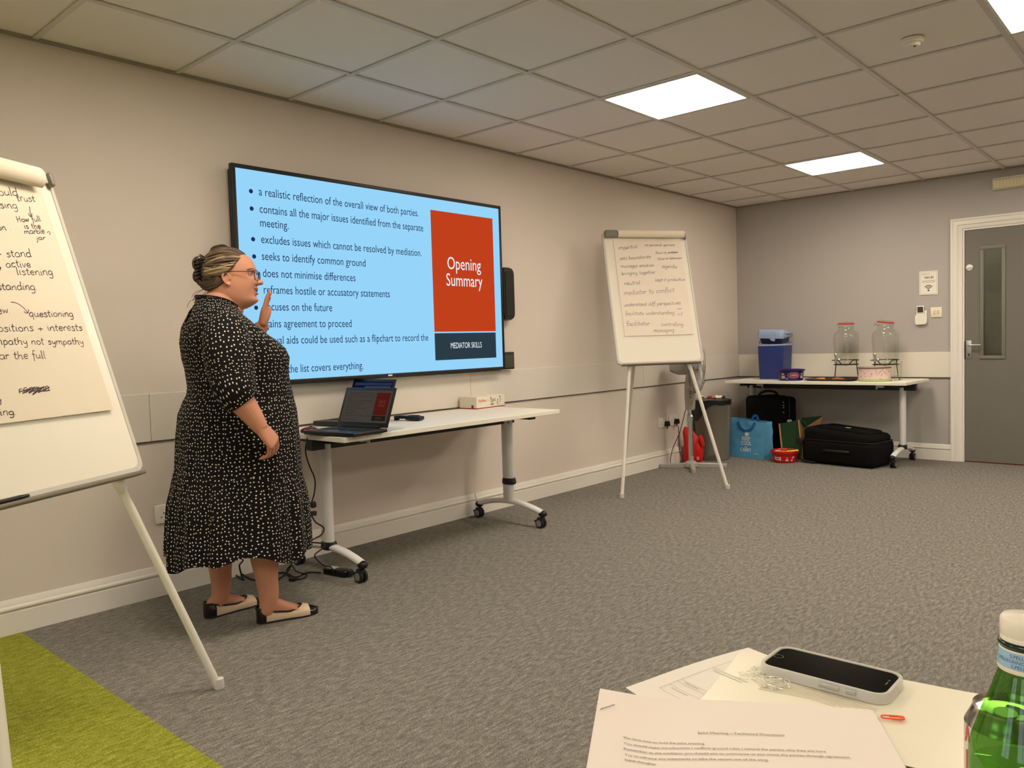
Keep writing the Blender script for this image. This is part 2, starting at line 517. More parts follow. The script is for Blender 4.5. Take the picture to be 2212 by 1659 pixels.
# end wall behind the camera's left, with two windows
WINS = [(-2.05, -0.55), (-4.6, -3.1)]
WZ0, WZ1 = 0.95, 2.15
bm = nb()
ys = [RY0] + [v for w in sorted(WINS) for v in w] + [RY1]
for i in range(0, len(ys), 2):
    box(bm, (RX0 - T / 2, (ys[i] + ys[i + 1]) / 2, CH / 2), (T, ys[i + 1] - ys[i], CH))
for y0, y1 in WINS:
    box(bm, (RX0 - T / 2, (y0 + y1) / 2, WZ0 / 2), (T, y1 - y0, WZ0))
    box(bm, (RX0 - T / 2, (y0 + y1) / 2, (WZ1 + CH) / 2), (T, y1 - y0, CH - WZ1))
struct('wall_front', bm, M_wall, smooth=0)
for k, (y0, y1) in enumerate(WINS):
    bm = nb()
    for yy in (y0 + 0.03, (y0 + y1) / 2, y1 - 0.03):
        box(bm, (RX0 - 0.06, yy, (WZ0 + WZ1) / 2), (0.07, 0.06, WZ1 - WZ0))
    for zz in (WZ0 + 0.03, WZ1 - 0.03):
        box(bm, (RX0 - 0.06, (y0 + y1) / 2, zz), (0.07, y1 - y0, 0.06))
    w = struct('window_%d' % (k + 1), bm, M_gloss, smooth=0)
    bm = nb(); box(bm, (RX0 - 0.06, (y0 + y1) / 2, (WZ0 + WZ1) / 2), (0.006, y1 - y0 - 0.08, WZ1 - WZ0 - 0.08)); obj('pane', bm, M_win, w, 0)

# suspended ceiling: tiles in one sheet, grid bars, wall angle
bm = nb(); box(bm, ((RX0 + RX1) / 2, (RY0 + RY1) / 2, CH + 0.03), (RX1 - RX0 + 2 * T, RY1 - RY0 + 2 * T, 0.05)); struct('ceiling', bm, M_tile, smooth=0)
bm = nb(); bw = 0.024; bh = 0.006
yrow = [-(GW0 + 0.6 * j) for j in range(0, 12) if -(GW0 + 0.6 * j) > RY0]
xcol = [GX0 + 0.6 * i for i in range(-7, 11) if RX0 < GX0 + 0.6 * i < RX1]
for y in yrow:
    box(bm, ((RX0 + RX1) / 2, y, CH + bh / 2 - 0.003), (RX1 - RX0, bw, bh))
for x in xcol:
    for a, b in zip([RY1] + yrow, yrow + [RY0]):
        if a - b > bw:
            box(bm, (x, (a + b) / 2, CH + bh / 2 - 0.0025), (bw * 0.9, a - b - bw, bh - 0.001))
struct('trim_1', bm, M_bar, smooth=0)
bm = nb(); aw = 0.02
box(bm, ((RX0 + RX1) / 2, RY1 - aw / 2, CH - 0.001), (RX1 - RX0, aw, 0.01)); box(bm, (RX1 - aw / 2, (RY0 + RY1) / 2 - aw / 2, CH - 0.001), (aw, RY1 - RY0 - aw, 0.01))
struct('trim_2', bm, mat('wall angle grey', (150, 143, 130), 0.6), smooth=0)

# dado boards with their seams
bm = nb(); pt = 0.012; PZ0, PZ1 = 0.724, 0.945
seams = [RX0 + 0.002, -0.5, 1.585, 3.679, 5.77, RX1 - 0.012]
for a, b in zip(seams[:-1], seams[1:]):
    box(bm, ((a + b) / 2, RY1 - pt / 2, (PZ0 + PZ1) / 2), (b - a - 0.0018, pt, PZ1 - PZ0), r=0.002, seg=1)
struct('trim_3', bm, mat('dado board cream', (220, 213, 203), 0.5, bump=0.02, bscale=300), smooth=0)
bm = nb(); box(bm, ((RX0 + RX1) / 2, RY1 - 0.004, PZ0 - 0.003), (RX1 - RX0, 0.008, 0.006)); struct('painted_shadow_left', bm, M_dark, smooth=0)  # shadow line under the boards, drawn as a dark strip
bm = nb()
DA = 0.085                                   # architrave width
box(bm, (RX1 - pt / 2, (DY1 + DA + RY1 - pt) / 2, (PZ0 + PZ1) / 2), (pt, RY1 - pt - DY1 - DA, PZ1 - PZ0), r=0.002, seg=1)
struct('trim_5', bm, M_panel, smooth=0)
bm = nb(); box(bm, (RX1 - 0.004, (DY1 + DA + RY1) / 2, PZ0 - 0.004), (0.008, -DY1 - DA, 0.008)); struct('painted_shadow_back', bm, M_dark, smooth=0)  # shade beneath the back-wall board, put in as a dark-coloured strip

# skirting boards: torus profile
BP = [(0, 0), (0.018, 0), (0.018, 0.088), (0.012, 0.091), (0.012, 0.094), (0.018, 0.097), (0.0215, 0.103), (0.0205, 0.110), (0.0165, 0.114), (0.010, 0.115), (0.010, 0.119), (0.008, 0.128), (0.003, 0.140), (0, 0.141)]
def skirting(name, a, b, nrm, ex=0.0):
    bm = nb(); a, b, nrm = V(a), V(b), V(nrm)
    loft(bm, [[p + nrm * (t + (ex if t > 0 else 0)) + V((0, 0, z)) for t, z in BP] for p in (a, b)])
    return struct(name, bm, M_gloss, smooth=25)
skirting('baseboard_left', (RX0, 0, 0), (3.69, 0, 0), (0, -1, 0))
skirting('baseboard_left_far', (3.69, 0, 0), (RX1, 0, 0), (0, -1, 0), 0.008)
skirting('baseboard_back', (RX1, -0.02, 0), (RX1, DY1 + DA, 0), (-1, 0, 0))
skirting('baseboard_right', (RX0, RY0, 0), (RX1, RY0, 0), (0, 1, 0))
skirting('baseboard_front', (RX0, RY0 + 0.03, 0), (RX0, -0.03, 0), (1, 0, 0))

# door in its frame
bm = nb()
AP = [(0, 0), (0.024, 0), (0.024, 0.012), (0.018, 0.02), (0.020, 0.03), (0.020, 0.05), (0.012, 0.058), (0.014, 0.066), (0.010, 0.085), (0, 0.085)]
def arch(p0, p1, out, d, m0=0.0, m1=0.0):
    rr = []
    for p, m in ((p0, m0), (p1, m1)):
        rr.append([V(p) + V((-t, 0, 0)) + V(out) * (0.085 - s) + V(d) * (m * (0.085 - s)) for t, s in AP])
    loft(bm, rr)
arch((RX1, DY1, 0), (RX1, DY1, DH), (0, 1, 0), (0, 0, 1), 0, 1)
arch((RX1, DY0, 0), (RX1, DY0, DH), (0, -1, 0), (0, 0, 1), 0, 1)
arch((RX1, DY1, DH), (RX1, DY0, DH), (0, 0, 1), (0, 1, 0), 1, -1)
for y in (DY1 - 0.008, DY0 + 0.008):
    box(bm, (RX1 + 0.06, y, DH / 2), (0.12, 0.016, DH))
box(bm, (RX1 + 0.06, (DY0 + DY1) / 2, DH - 0.008), (0.12, DY1 - DY0 - 0.0322, 0.016))
struct('trim_7', bm, M_gloss, smooth=25)
bm = nb()
dx = RX1 + 0.03; LY1, LY0, LZ1 = DY1 - 0.02, DY0 + 0.02, DH - 0.02
GYa, GYb, GZa, GZb = -2.347, -2.19, 0.895, 1.81
for y0, y1, z0, z1 in ((LY0, GYa, 0.008, LZ1), (GYb, LY1, 0.008, LZ1), (GYa, GYb, 0.008, GZa), (GYa, GYb, GZb, LZ1)):
    box(bm, (dx, (y0 + y1) / 2, (z0 + z1) / 2), (0.044, y1 - y0, z1 - z0))
door = struct('door_1', bm, M_door, smooth=0)
bm = nb()
fx = dx - 0.026; fw = 0.028
for y in (GYa, GYb):
    box(bm, (fx, y, (GZa + GZb) / 2), (0.012, fw, GZb - GZa - fw - .0004), r=0.004)
for z in (GZa, GZb):
    box(bm, (fx, (GYa + GYb) / 2, z), (0.012, GYb - GYa + fw, fw), r=0.004)
obj('glazing_bead', bm, M_doorf, door, 30)
bm = nb(); box(bm, (dx + 0.004, (GYa + GYb) / 2, (GZa + GZb) / 2), (0.006, GYb - GYa, GZb - GZa))
gp = obj('vision_pane', bm, mat_thin_glass('wired glass', (0.75, 0.78, 0.72), 0.9, 0.03, 0.35), door, 0)
bm = nb()
for k in range(14):
    y = GYa + (k + 0.5) * (GYb - GYa) / 14; cyl(bm, (dx + 0.004, y, GZa), (dx + 0.004, y, GZb), 0.0004, seg=4)
for k in range(75):
    z = GZa + (k + 0.5) * (GZb - GZa) / 75; cyl(bm, (dx + 0.0045, GYa, z), (dx + 0.0045, GYb, z), 0.0004, seg=4)
obj('wire_mesh', bm, M_steel, gp, 0)
bm = nb(); box(bm, (dx - 0.025, -2.094, 0.962), (0.008, 0.042, 0.155), r=0.003)
hp = obj('handle_plate', bm, M_steel, door, 30)
bm = nb(); cyl(bm, (dx - 0.028, -2.094, 1.0), (dx - 0.065, -2.094, 1.0), 0.009)
tube(bm, smooth_path([(dx - 0.06, -2.09, 1.0), (dx - 0.066, -2.12, 1.0), (dx - 0.064, -2.19, 0.999)], 5), 0.0085); obj('lever', bm, M_chrome, hp)
bm = nb(); cyl(bm, (dx - 0.0285, -2.094, 0.922), (dx - 0.0305, -2.094, 0.922), 0.006); box(bm, (dx - 0.0295, -2.094, 0.912), (0.002, 0.006, 0.016)); obj('keyhole', bm, M_blk, hp)
bm = nb(); lathe(bm, [(0.026, 0), (0.026, 0.006), (0.022, 0.009), (0, 0.009)], M=frame((dx - 0.022, -2.098, 1.655), (0, 1, 0), (0, 0, 1), (-1, 0, 0)))
box(bm, (dx - 0.04, -2.098, 1.655), (0.02, 0.03, 0.012), r=0.004); obj('thumb_turn', bm, M_wpl, door)
bm = nb(); box(bm, (RX1 + 0.006, DY1 - 0.018, 0.955), (0.012, 0.006, 0.15)); obj('strike_plate', bm, M_blk, door)
# corridor seen through the vision pane
bm = nb()
box(bm, (RX1 + 1.3, -2.4, 1.2), (0.05, 2.4, 2.4)); box(bm, (RX1 + 0.65, -2.4, -0.02), (1.3, 2.4, 0.04)); box(bm, (RX1 + 0.7, -2.4, 2.42), (1.2, 2.4, 0.04))
for y in (-1.2, -3.6): box(bm, (RX1 + 0.7, y, 1.2), (1.2, 0.05, 2.4))
struct('wall_corridor', bm, M_wallb, smooth=0)
bm = nb(); box(bm, (RX1 + 0.7, -2.2, 2.39), (0.3, 0.9, 0.02)); o = struct('added_corridor_lamp', bm, mat_emit('added corridor lamp', (255, 240, 210), 7.0), smooth=0)  # unseen glowing panel, added to brighten the corridor behind the pane
bm = nb(); box(bm, (RX1 + 0.03, (DY0 + DY1) / 2, 0.002), (0.06, DY1 - DY0 - .04, 0.004)); struct('trim_9', bm, mat('threshold red brown', (112, 44, 34), 0.6), smooth=0)
bm = nb(); box(bm, (RX1 + 0.12 + 0.5, -2.72, 1.0), (0.04, 0.3, 2.0)); struct('trim_8', bm, mat('corridor dark door', (60, 62, 56), 0.6), smooth=0)
# ------------------------------------------------------------------ ceiling lights
M_led = mat_emit('led diffuser', (255, 255, 255), PANEL_STRENGTH, PANEL_TINT)
def light_panel(i, j, label, grp='LED panels in the ceiling grid'):
    x = GX0 + 0.6 * i + 0.3; y = -(GW0 + 0.6 * (j - 1) + 0.3)
    t = thing('ceiling_light', label, 'light', (x, y, CH), grp)
    bm = nb(); s = 0.5755
    for a in (-1, 1):
        box(bm, (x + a * (s / 2 - 0.006), y, CH - 0.001), (0.012, s, 0.008)); box(bm, (x, y + a * (s / 2 - 0.006), CH - 0.001), (s - 0.024, 0.012, 0.008))
    obj('frame', bm, mat('light frame white', (235, 232, 225), 0.4), t, 0)
    bm = nb(); box(bm, (x, y, CH - 0.002), (s - 0.026, s - 0.026, 0.004)); obj('diffuser', bm, M_led, t, 0)
light_panel(4, 2, 'large square ceiling light panel, the nearer of the two fully in view')
light_panel(8, 2, 'square ceiling light panel farthest away, toward the grey back wall')
light_panel(4, 5, 'ceiling light panel cut by the top right edge beside the smoke detector')
for i, j in ((0, 2), (-4, 2), (-4, 5), (8, 5), (0, 8), (4, 8), (8, 8)):
    light_panel(i, j, 'ceiling light panel out of the picture above the room', 'LED panels out of the picture')
sx_, sy_ = 3.928, -2.63
t = thing('smoke_detector', 'round white smoke detector on a ceiling tile', 'smoke detector', (sx_, sy_, CH))
bm = nb(); lathe(bm, [(0.048, 0), (0.048, -0.012), (0.042, -0.02), (0.0, -0.021)], (sx_, sy_, CH)); obj('base', bm, M_wpl, t)
bm = nb(); lathe(bm, [(0.034, -0.021), (0.030, -0.034), (0.0, -0.037)], (sx_, sy_, CH)); obj('sensor_cap', bm, M_wpl, t)
bm = nb(); cyl(bm, (sx_ - 0.01, sy_ - .012, CH - 0.038), (sx_ - 0.01, sy_ - .012, CH - 0.034), 0.005, seg=10); obj('indicator', bm, M_blk, t)

# emergency light above the door
t = thing('emergency_light', 'cream bulkhead light on the grey wall above the door', 'light', (RX1, -2.45, 2.315))
bm = nb(); box(bm, (RX1 - 0.018, -2.45, 2.318), (0.036, 0.36, 0.1), r=0.012); obj('base', bm, M_wpl, t)
bm = nb(); box(bm, (RX1 - 0.048, -2.45, 2.312), (0.05, 0.345, 0.078), r=0.018, seg=4); obj('diffuser', bm, mat('aged acrylic', (222, 212, 178), 0.3), t)
bm = nb()
for k in range(-6, 7): box(bm, (RX1 - 0.0735, -2.45 + k * 0.024, 2.312), (0.003, 0.006, 0.05), r=0.001, seg=1)
obj('ribs', bm, mat('acrylic rib', (216, 205, 168), 0.35), t)

# ------------------------------------------------------------------ things on the back wall
WX = RX1
bm = nb(); Mw = frame((WX - 0.004, -1.785, 1.548), (0, -1, 0), (0, 0, 1))
box(bm, (0, 0, 0.001), (0.148, 0.207, 0.004), M=Mw, mi=0)
def bx2(x0, x1, y0, y1, mi=1, z=0.0036): box(bm, ((x0 + x1) / 2, (y0 + y1) / 2, z), (x1 - x0, y1 - y0, 0.0008), M=Mw, mi=mi)
for a, b, c, d in ((-.066, .066, .094, .0955), (-.066, .066, -.0955, -.094), (-.0665, -.065, -.0955, .0955), (.065, .0665, -.0955, .0955)): bx2(a, b, c, d, 2)
text_geo(bm, 'REACH', Mw @ Matrix.Translation((-0.055, 0.071, 0.0042)), width=0.066, size=0.017, mi=2)
text_geo(bm, 'Wi-Fi', Mw @ Matrix.Translation((-0.034, 0.036, 0.0042)), width=0.074, size=0.030, mi=1, bold=0.02)
bx2(-.052, .054, .0155, .018); bx2(-.052, .05, .0045, .0065)
for r in (0.040, 0.027, 0.014):
    ribbon(bm, [V((r * math.sin(a), -0.066 + r * math.cos(a) + 0.004, 0.0042)) for a in [(-0.85 + 1.7 * k / 14) for k in range(15)]], 0.0066, Mw, 1)
lathe(bm, [(0.0075, 0.0034), (0.0075, 0.0042)], (0, -0.066, 0), 14, 1, M=Mw)
tag(obj('wifi_sign', bm, [M_paper, mat('sign ink', (70, 70, 66), 0.7), mat('sign grey ink', (150, 145, 135), 0.7)], None, 0, (WX, -1.785, 1.548)), 'white wi-fi notice with a signal symbol on the grey back wall', 'sign')

t = thing('remote_holder', 'white wall pocket below the wi-fi notice', 'holder', (WX, -1.728, 1.243))
bm = nb(); prism(bm, rrect(0.094, 0.09, 0.022), 0, 0.03, M=frame((WX, -1.728, 1.233), (0, -1, 0), (0, 0, 1))); obj('pocket', bm, M_wpl, t)
bm = nb(); box(bm, (WX - 0.004, -1.728, 1.285), (0.008, 0.085, 0.05), r=0.003); obj('back_plate', bm, M_wpl, t)
t = thing('remote_control', 'white air conditioning remote with dark display standing in the wall pocket', 'remote control', (WX - 0.016, -1.724, 1.25))
bm = nb(); box(bm, (WX - 0.018, -1.724, 1.308), (0.018, 0.058, 0.088), r=0.006, seg=3); obj('case', bm, M_wpl, t)
bm = nb(); box(bm, (WX - 0.0275, -1.724, 1.318), (0.002, 0.046, 0.05), r=0.0008, seg=1); obj('display', bm, mat('lcd dark', (62, 62, 52), 0.25), t)
bm = nb()
for k in (-1, 0, 1): box(bm, (WX - 0.0275, -1.724 + k * 0.015, 1.285), (0.002, 0.009, 0.008))
obj('buttons', bm, mat('button cream', (205, 195, 170), 0.5), t, 0)

t = thing('light_switch', 'square white double light switch beside the door frame', 'switch', (WX, -1.846, 1.29))
bm = nb(); box(bm, (WX - 0.005, -1.846, 1.29), (0.01, 0.09, 0.088), r=0.003); obj('plate', bm, mat('switch plate cream', (236, 228, 206), 0.35), t)
for k, dy in enumerate((0.013, -0.015)):
    bm = nb(); box(bm, (WX - 0.012, -1.846 + dy, 1.29), (0.006, 0.017, 0.036), M=None, r=0.002); obj('rocker', bm, mat('switch rocker', (212, 202, 176), 0.35), t)

# ------------------------------------------------------------------ sockets on the long wall
M_hole = mat('socket hole', (30, 28, 26), 0.7)
def socket(x, z, label, w=0.146, y=0.0):
    t = thing('wall_socket', label, 'socket', (x, y, z), 'double wall sockets')
    bm = nb(); box(bm, (x, y - 0.006, z), (w, 0.012, 0.086), r=0.003); obj('plate', bm, M_wpl, t)
    for s in (-1, 1):
        bm = nb(); cx = x + s * 0.036
        box(bm, (cx, y - 0.0122, z + 0.004), (0.004, 0.001, 0.009)); box(bm, (cx - 0.011, y - 0.0122, z - 0.014), (0.007, 0.001, 0.004)); box(bm, (cx + 0.011, y - 0.0122, z - 0.014), (0.007, 0.001, 0.004))
        obj('pin_holes', bm, M_hole, t, 0)
    for s in (-1, 1):
        bm = nb(); box(bm, (x + s * 0.05 - 0.012, y - 0.0135, z + 0.028), (0.011, 0.004, 0.019), r=0.001, seg=1); obj('rocker_switch', bm, M_wpl, t)
    return t
socket(1.66, 0.38, 'white double wall socket low on the wall behind the polka dot dress')
socket(6.085, 0.388, 'left of two white wall sockets low behind the pedestal fan')
socket(6.26, 0.388, 'right of two white wall sockets, half hidden by the fan pole')
def plug(x, z, label):
    t = thing('mains_plug', label, 'plug', (x, -0.013, z), 'black mains plugs')
    bm = nb()
    prism(bm, [(-0.024, -0.02), (0.024, -0.02), (0.026, -0.008), (0.016, 0.024), (-0.016, 0.024), (-0.026, -0.008)], 0, 0.03, M=frame((x, -0.0125, z), (1, 0, 0), (0, 0, 1)))
    obj('body', bm, M_blk, t)
    bm = nb(); tube(bm, smooth_path([(x, -0.026, z - 0.018), (x, -0.03, z - 0.032), (x, -0.03, z - 0.045)], 3), 0.005, 8); obj('cable_boot', bm, M_blk, t)
plug(6.125, 0.372, 'black plug with a pale cable, left of the fan pole')
plug(6.29, 0.378, 'black plug right beside the fan pole')
bm = nb(); tube(bm, smooth_path([(6.125, -0.043, 0.327), (6.14, -0.05, 0.28), (6.19, -0.055, 0.22), (6.20, -0.05, 0.12), (6.215, -0.05, 0.04), (6.24, -0.045, 0.005), (6.26, -0.035, 0.005)], 8), 0.003, 6)
tag(obj('power_cable', bm, M_wcable), 'thin pale cable hanging from the left plug by the fan', 'cable')
bm = nb(); tube(bm, smooth_path([(6.29, -0.043, 0.333), (6.285, -0.05, 0.25), (6.27, -0.06, 0.12), (6.24, -0.10, 0.03), (6.12, -0.06, 0.02), (6.08, -0.10, 0.15), (6.18, -0.12, 0.3), (6.2, -0.17, 0.50)], 8), 0.0035, 6)
tag(obj('power_cable', bm, M_cable), 'black cable looping from the right plug up behind the fan pole', 'cable')

# ------------------------------------------------------------------ the big screen
TY = -0.08
def sp(q):   # point of the screen plane from slide coordinates (u right, v up, metres)
    return (q[0], TY, q[1])
t = tv = thing('television', 'large wall mounted screen showing an Opening Summary slide', 'television', (2.975, 0, 0.95))
TX0, TX1, TZ0, TZ1 = 2.008, 3.945, 0.952, 2.046
bm = nb(); Mt = frame(((TX0 + TX1) / 2, TY, (TZ0 + TZ1) / 2), (1, 0, 0), (0, 0, 1), (0, -1, 0))
W_, H_ = TX1 - TX0, TZ1 - TZ0
bz = 0.021
for s in (-1, 1):
    box(bm, (s * (W_ / 2 - bz / 2), 0, -0.012), (bz, H_, 0.03), M=Mt, r=0.003)
    box(bm, (0, s * (H_ / 2 - bz / 2), -0.012), (W_ - 2 * bz, bz, 0.03), M=Mt, r=0.003)
obj('bezel', bm, M_blk, t)
bm = nb(); box(bm, (0, 0, -0.045), (W_ - 0.03, H_ - 0.03, 0.05), M=Mt, r=0.01); obj('rear_housing', bm, M_blkr, t)
bm = nb(); box(bm, (-0.03, -H_ / 2 + bz / 2, 0.0045), (0.03, 0.009, 0.002), M=Mt); obj('badge', bm, M_wpl, t, 0)
bm = nb()
SK = 1.0
def emis(n, c): return mat_emit('screen ' + n, c, SK)
quad(bm, [sp((TX0 + bz, TZ0 + bz)), sp((TX1 - bz, TZ0 + bz)), sp((TX1 - bz, TZ1 - bz)), sp((TX0 + bz, TZ1 - bz))], 0)
e1, e2 = TY - 0.0012, TY - 0.0022
def flat(x0, x1, z0, z1, y, mi): quad(bm, [(x0, y, z0), (x1, y, z0), (x1, y, z1), (x0, y, z1)], mi)
flat(3.309, 3.862, 1.212, 1.955, e1, 1); flat(3.309, 3.860, 1.036, 1.203, e1, 2)
LINES = [('a realistic reflection of the overall view of both parties.', 252, 293, 1352, 440), ('contains all the major issues identified from the separate', 258, 412, 1385, 543),
 ('meeting.', 262, 513, 457, 523), ('excludes issues which cannot be resolved by mediation.', 268, 622, 1373, 714), ('seeks to identify common ground', 273, 738, 988, 785),
 ('does not minimise differences', 280, 857, 918, 885), ('reframes hostile or accusatory statements', 286, 968, 1155, 998), ('focuses on the future', 291, 1086, 758, 1093),
 ('gains agreement to proceed', 297, 1202, 892, 1203), ('visual aids could be used such as a flipchart to record the', 302, 1316, 1420, 1298), ('the list covers everything.', 452, 1513, 972, 1492)]
BUL = [(197, 265), (202, 385), (212, 596), (219, 715), (226, 832), (230, 949), (233, 1068), (238, 1184), (243, 1298), (250, 1500)]
def unproj(u, v, y):
    d = _F + _R2 * ((u - 1106) / 1704.57) - _U2 * ((v - 829.5) / 1704.57)
    k = (y - CAMP.y) / d.y
    return CAMP + d * k
def spx(a, b): return unproj(480 + a * 0.31339, 330 + b * 0.31339, TY)
for s, x0, y0, x1, y1 in LINES:
    a, b = spx(x0, y0), spx(x1, y1)
    text_geo(bm, s, frame((a.x, e1, (a.z + b.z) / 2), (1, 0, 0), (0, 0, 1), (0, -1, 0)), width=b.x - a.x, size=0.0605, mi=3)
for q in BUL:
    a = spx(*q); prism(bm, [(0.011 * math.cos(k), 0.011 * math.sin(k)) for k in [2 * PI * i / 16 for i in range(16)]], 0, 0.0004, 3, frame((2.118 if False else a.x, e1, a.z), (1, 0, 0), (0, 0, 1), (0, -1, 0)))
for s, x0, y0, x1, y1, sz in (('Opening', 1552, 800, 1782, 818, 0.112), ('Summary', 1545, 913, 1793, 930, 0.112), ('MEDIATOR SKILLS', 1575, 1350, 1788, 1340, 0.052)):
    a, b = spx(x0, y0), spx(x1, y1)
    text_geo(bm, s, frame((a.x, e2, (a.z + b.z) / 2), (1, 0, 0), (0, 0, 1), (0, -1, 0)), width=b.x - a.x, size=sz, mi=4)
obj('screen', bm, [emis('blue', (150, 212, 250)), emis('orange', (193, 64, 28)), emis('slate', (44, 60, 70)), emis('text navy', (30, 48, 84)), emis('text white', (232, 244, 250))], t, 0)

def speaker(xa, xb, za, zb, label):
    t = thing('loudspeaker', label, 'loudspeaker', ((xa + xb) / 2, 0, (za + zb) / 2), 'slim loudspeakers beside the screen')
    bm = nb(); Ms = frame(((xa + xb) / 2, -0.002, (za + zb) / 2), (1, 0, 0), (0, 0, 1), (0, -1, 0))
    prof = rrect(xb - xa, zb - za, 0.045, 8)
    loft(bm, [[(x, y, 0) for x, y in prof], [(x, y, 0.05) for x, y in prof], [(x * 0.86, y * 0.965, 0.07) for x, y in prof]], M=Ms); obj('cabinet', bm, M_blk, t)
    bm = nb(); g = rrect((xb - xa) * 0.62, (zb - za) * 0.84, 0.02, 4); loft(bm, [[(x, y, 0.069) for x, y in g], [(x, y, 0.0745) for x, y in g]], M=Ms); obj('grille', bm, mat('speaker grille', (30, 28, 24), 0.7, bump=0.6, bscale=700), t)
speaker(3.955, 4.08, 1.285, 1.645, 'slim black loudspeaker on the wall right of the big screen')
speaker(1.915, 2.004, 1.285, 1.650, 'slim black loudspeaker left of the screen, behind the woman\'s hair')
t = thing('control_panel', 'small black framed panel at the lower right corner of the screen', 'control panel', (4.01, 0, 1.01))
bm = nb(); Ms = frame((4.012, -0.03, 1.01), (1, 0, 0), (0, 0, 1), (0, -1, 0))
box(bm, (0, 0, 0), (0.128, 0.118, 0.04), M=Ms, r=0.004); obj('case', bm, M_blk, t)
bm = nb(); box(bm, (0.008, -0.004, 0.0205), (0.09, 0.088, 0.002), M=Ms); obj('display', bm, mat('panel display grey', (70, 68, 58), 0.3), t, 0)
bm = nb(); box(bm, (-0.02, -0.061, 0.006), (0.1, 0.004, 0.02), M=Ms); obj('bottom_lip', bm, M_wpl, t, 0)
# ------------------------------------------------------------------ folding tables on casters
def loop_oval(a, b, n=24):
    return [(a * math.cos(2 * PI * k / n), b * math.sin(2 * PI * k / n)) for k in range(n)]
def folding_table(cx, cy, th, label, L=1.6, Wd=0.65, S=0.679, collars=(0.15, 0.15), rail=(-0.77, 0.715), legs=(1, 1)):
    M = Matrix.Translation((cx, cy, 0)) @ rotz(th)
    t = thing('folding_table', label, 'table', M=M, group='white folding tables on wheels')
    bm = nb(); box(bm, (0, 0, TZ - 0.0125), (L, Wd, 0.025), M=M, r=0.002, seg=1); obj('table_top', bm, M_wht, t, 30)
    bm = nb(); box(bm, ((rail[0] + rail[1]) / 2, 0.0, TZ - 0.055), (rail[1] - rail[0], 0.05, 0.06), M=M)
    box(bm, ((rail[0] + rail[1]) / 2, -0.10, TZ - 0.032), (rail[1] - rail[0] - 0.04, 0.03, 0.013), M=M)
    for s in (-1, 1): box(bm, (s * S, 0.0, TZ - 0.04), (0.05, 0.42, 0.03), M=M)
    obj('under_frame', bm, M_blk, t, 0)
    for s in (-1, 1):
        bm = nb(); box(bm, (s * (S - 0.14), -0.13, TZ - 0.042), (0.06, 0.03, 0.03), M=M, r=0.004); box(bm, (s * (S - 0.165), -0.135, TZ - 0.056), (0.012, 0.02, 0.03), M=M, r=0.003)
        obj('tilt_lever', bm, mat('lever grey', (190, 188, 186), 0.45), t)
    for k, s in enumerate((-1, 1)):
        u = s * S
        bm = nb()
        prism(bm, [(u + a, b) for a, b in loop_oval(0.026, 0.034)], 0.135, TZ - 0.03, M=M)
        prism(bm, [(u + s * 0 + a, b + 0.03) for a, b in loop_oval(0.021, 0.014)], 0.14, TZ - 0.03, M=M)
        leg = obj('leg', bm, M_powder, t, 50)
        bm = nb(); z = collars[k]
        loft(bm, [[(u + a * q, b * q, z + zz) for a, b in loop_oval(0.036, 0.052)] for q, zz in ((0.9, -0.02), (1.0, -0.012), (0.92, 0.012), (0.84, 0.018))], M=M)
        obj('collar', bm, M_blk, leg)
        bm = nb(); rings = []
        for i in range(19):
            v = -0.27 + 0.54 * i / 18
            z = 0.092 + 0.045 * (1 - (v / 0.27) ** 2)
            w = 0.026 - 0.004 * (v / 0.27) ** 2
            rings.append([(u + w * math.cos(2 * PI * q / 16), v, z + 0.017 * math.sin(2 * PI * q / 16)) for q in range(16)])
        loft(bm, rings, M=M); foot = obj('foot_bar', bm, M_powder, t, 60)
        for e in (-1, 1):
            bm = nb(); ball(bm, (u, e * 0.268, 0.088), (0.025, 0.03, 0.02), 16, 10, M=M); obj('end_cap', bm, M_blk, foot, 60)
        for e in (-1, 1):
            bm = nb(); v = e * 0.262
            cyl(bm, (u, v, 0.06), (u, v, 0.085), 0.008, seg=10, M=M)
            box(bm, (u, v + 0.008, 0.055), (0.028, 0.05, 0.022), M=M, r=0.008)
            box(bm, (u + 0.0, v + 0.046, 0.038), (0.02, 0.024, 0.012), M=M, r=0.004)
            cs = obj('caster', bm, M_blk, t)
            for w in (-1, 1):
                bm = nb(); Mx = M @ frame((u + w * 0.0125, v + 0.01, 0.03), (0, 1, 0), (0, 0, 1), (w, 0, 0))
                lathe(bm, [(0.024, -0.008), (0.03, -0.006), (0.03, 0.006), (0.027, 0.009), (0.02, 0.010), (0.0, 0.010)], seg=24, M=Mx, mis=[0, 0, 0, 0, 1])
                obj('wheel', bm, [M_blkr, M_gry], cs)
    return t
folding_table(2.968, -0.357, 0.0, 'white folding table on wheels below the big screen, with laptops on it', collars=(0.145, 0.266))
folding_table(7.219, -0.996, math.radians(-91.06), 'white folding table on wheels against the grey back wall, holding drink dispensers', rail=(-0.72, 0.79))
folding_table(0.951 - 0.325, -3.235 - 0.8, math.radians(-90), 'white table in the foreground strewn with papers and a phone')

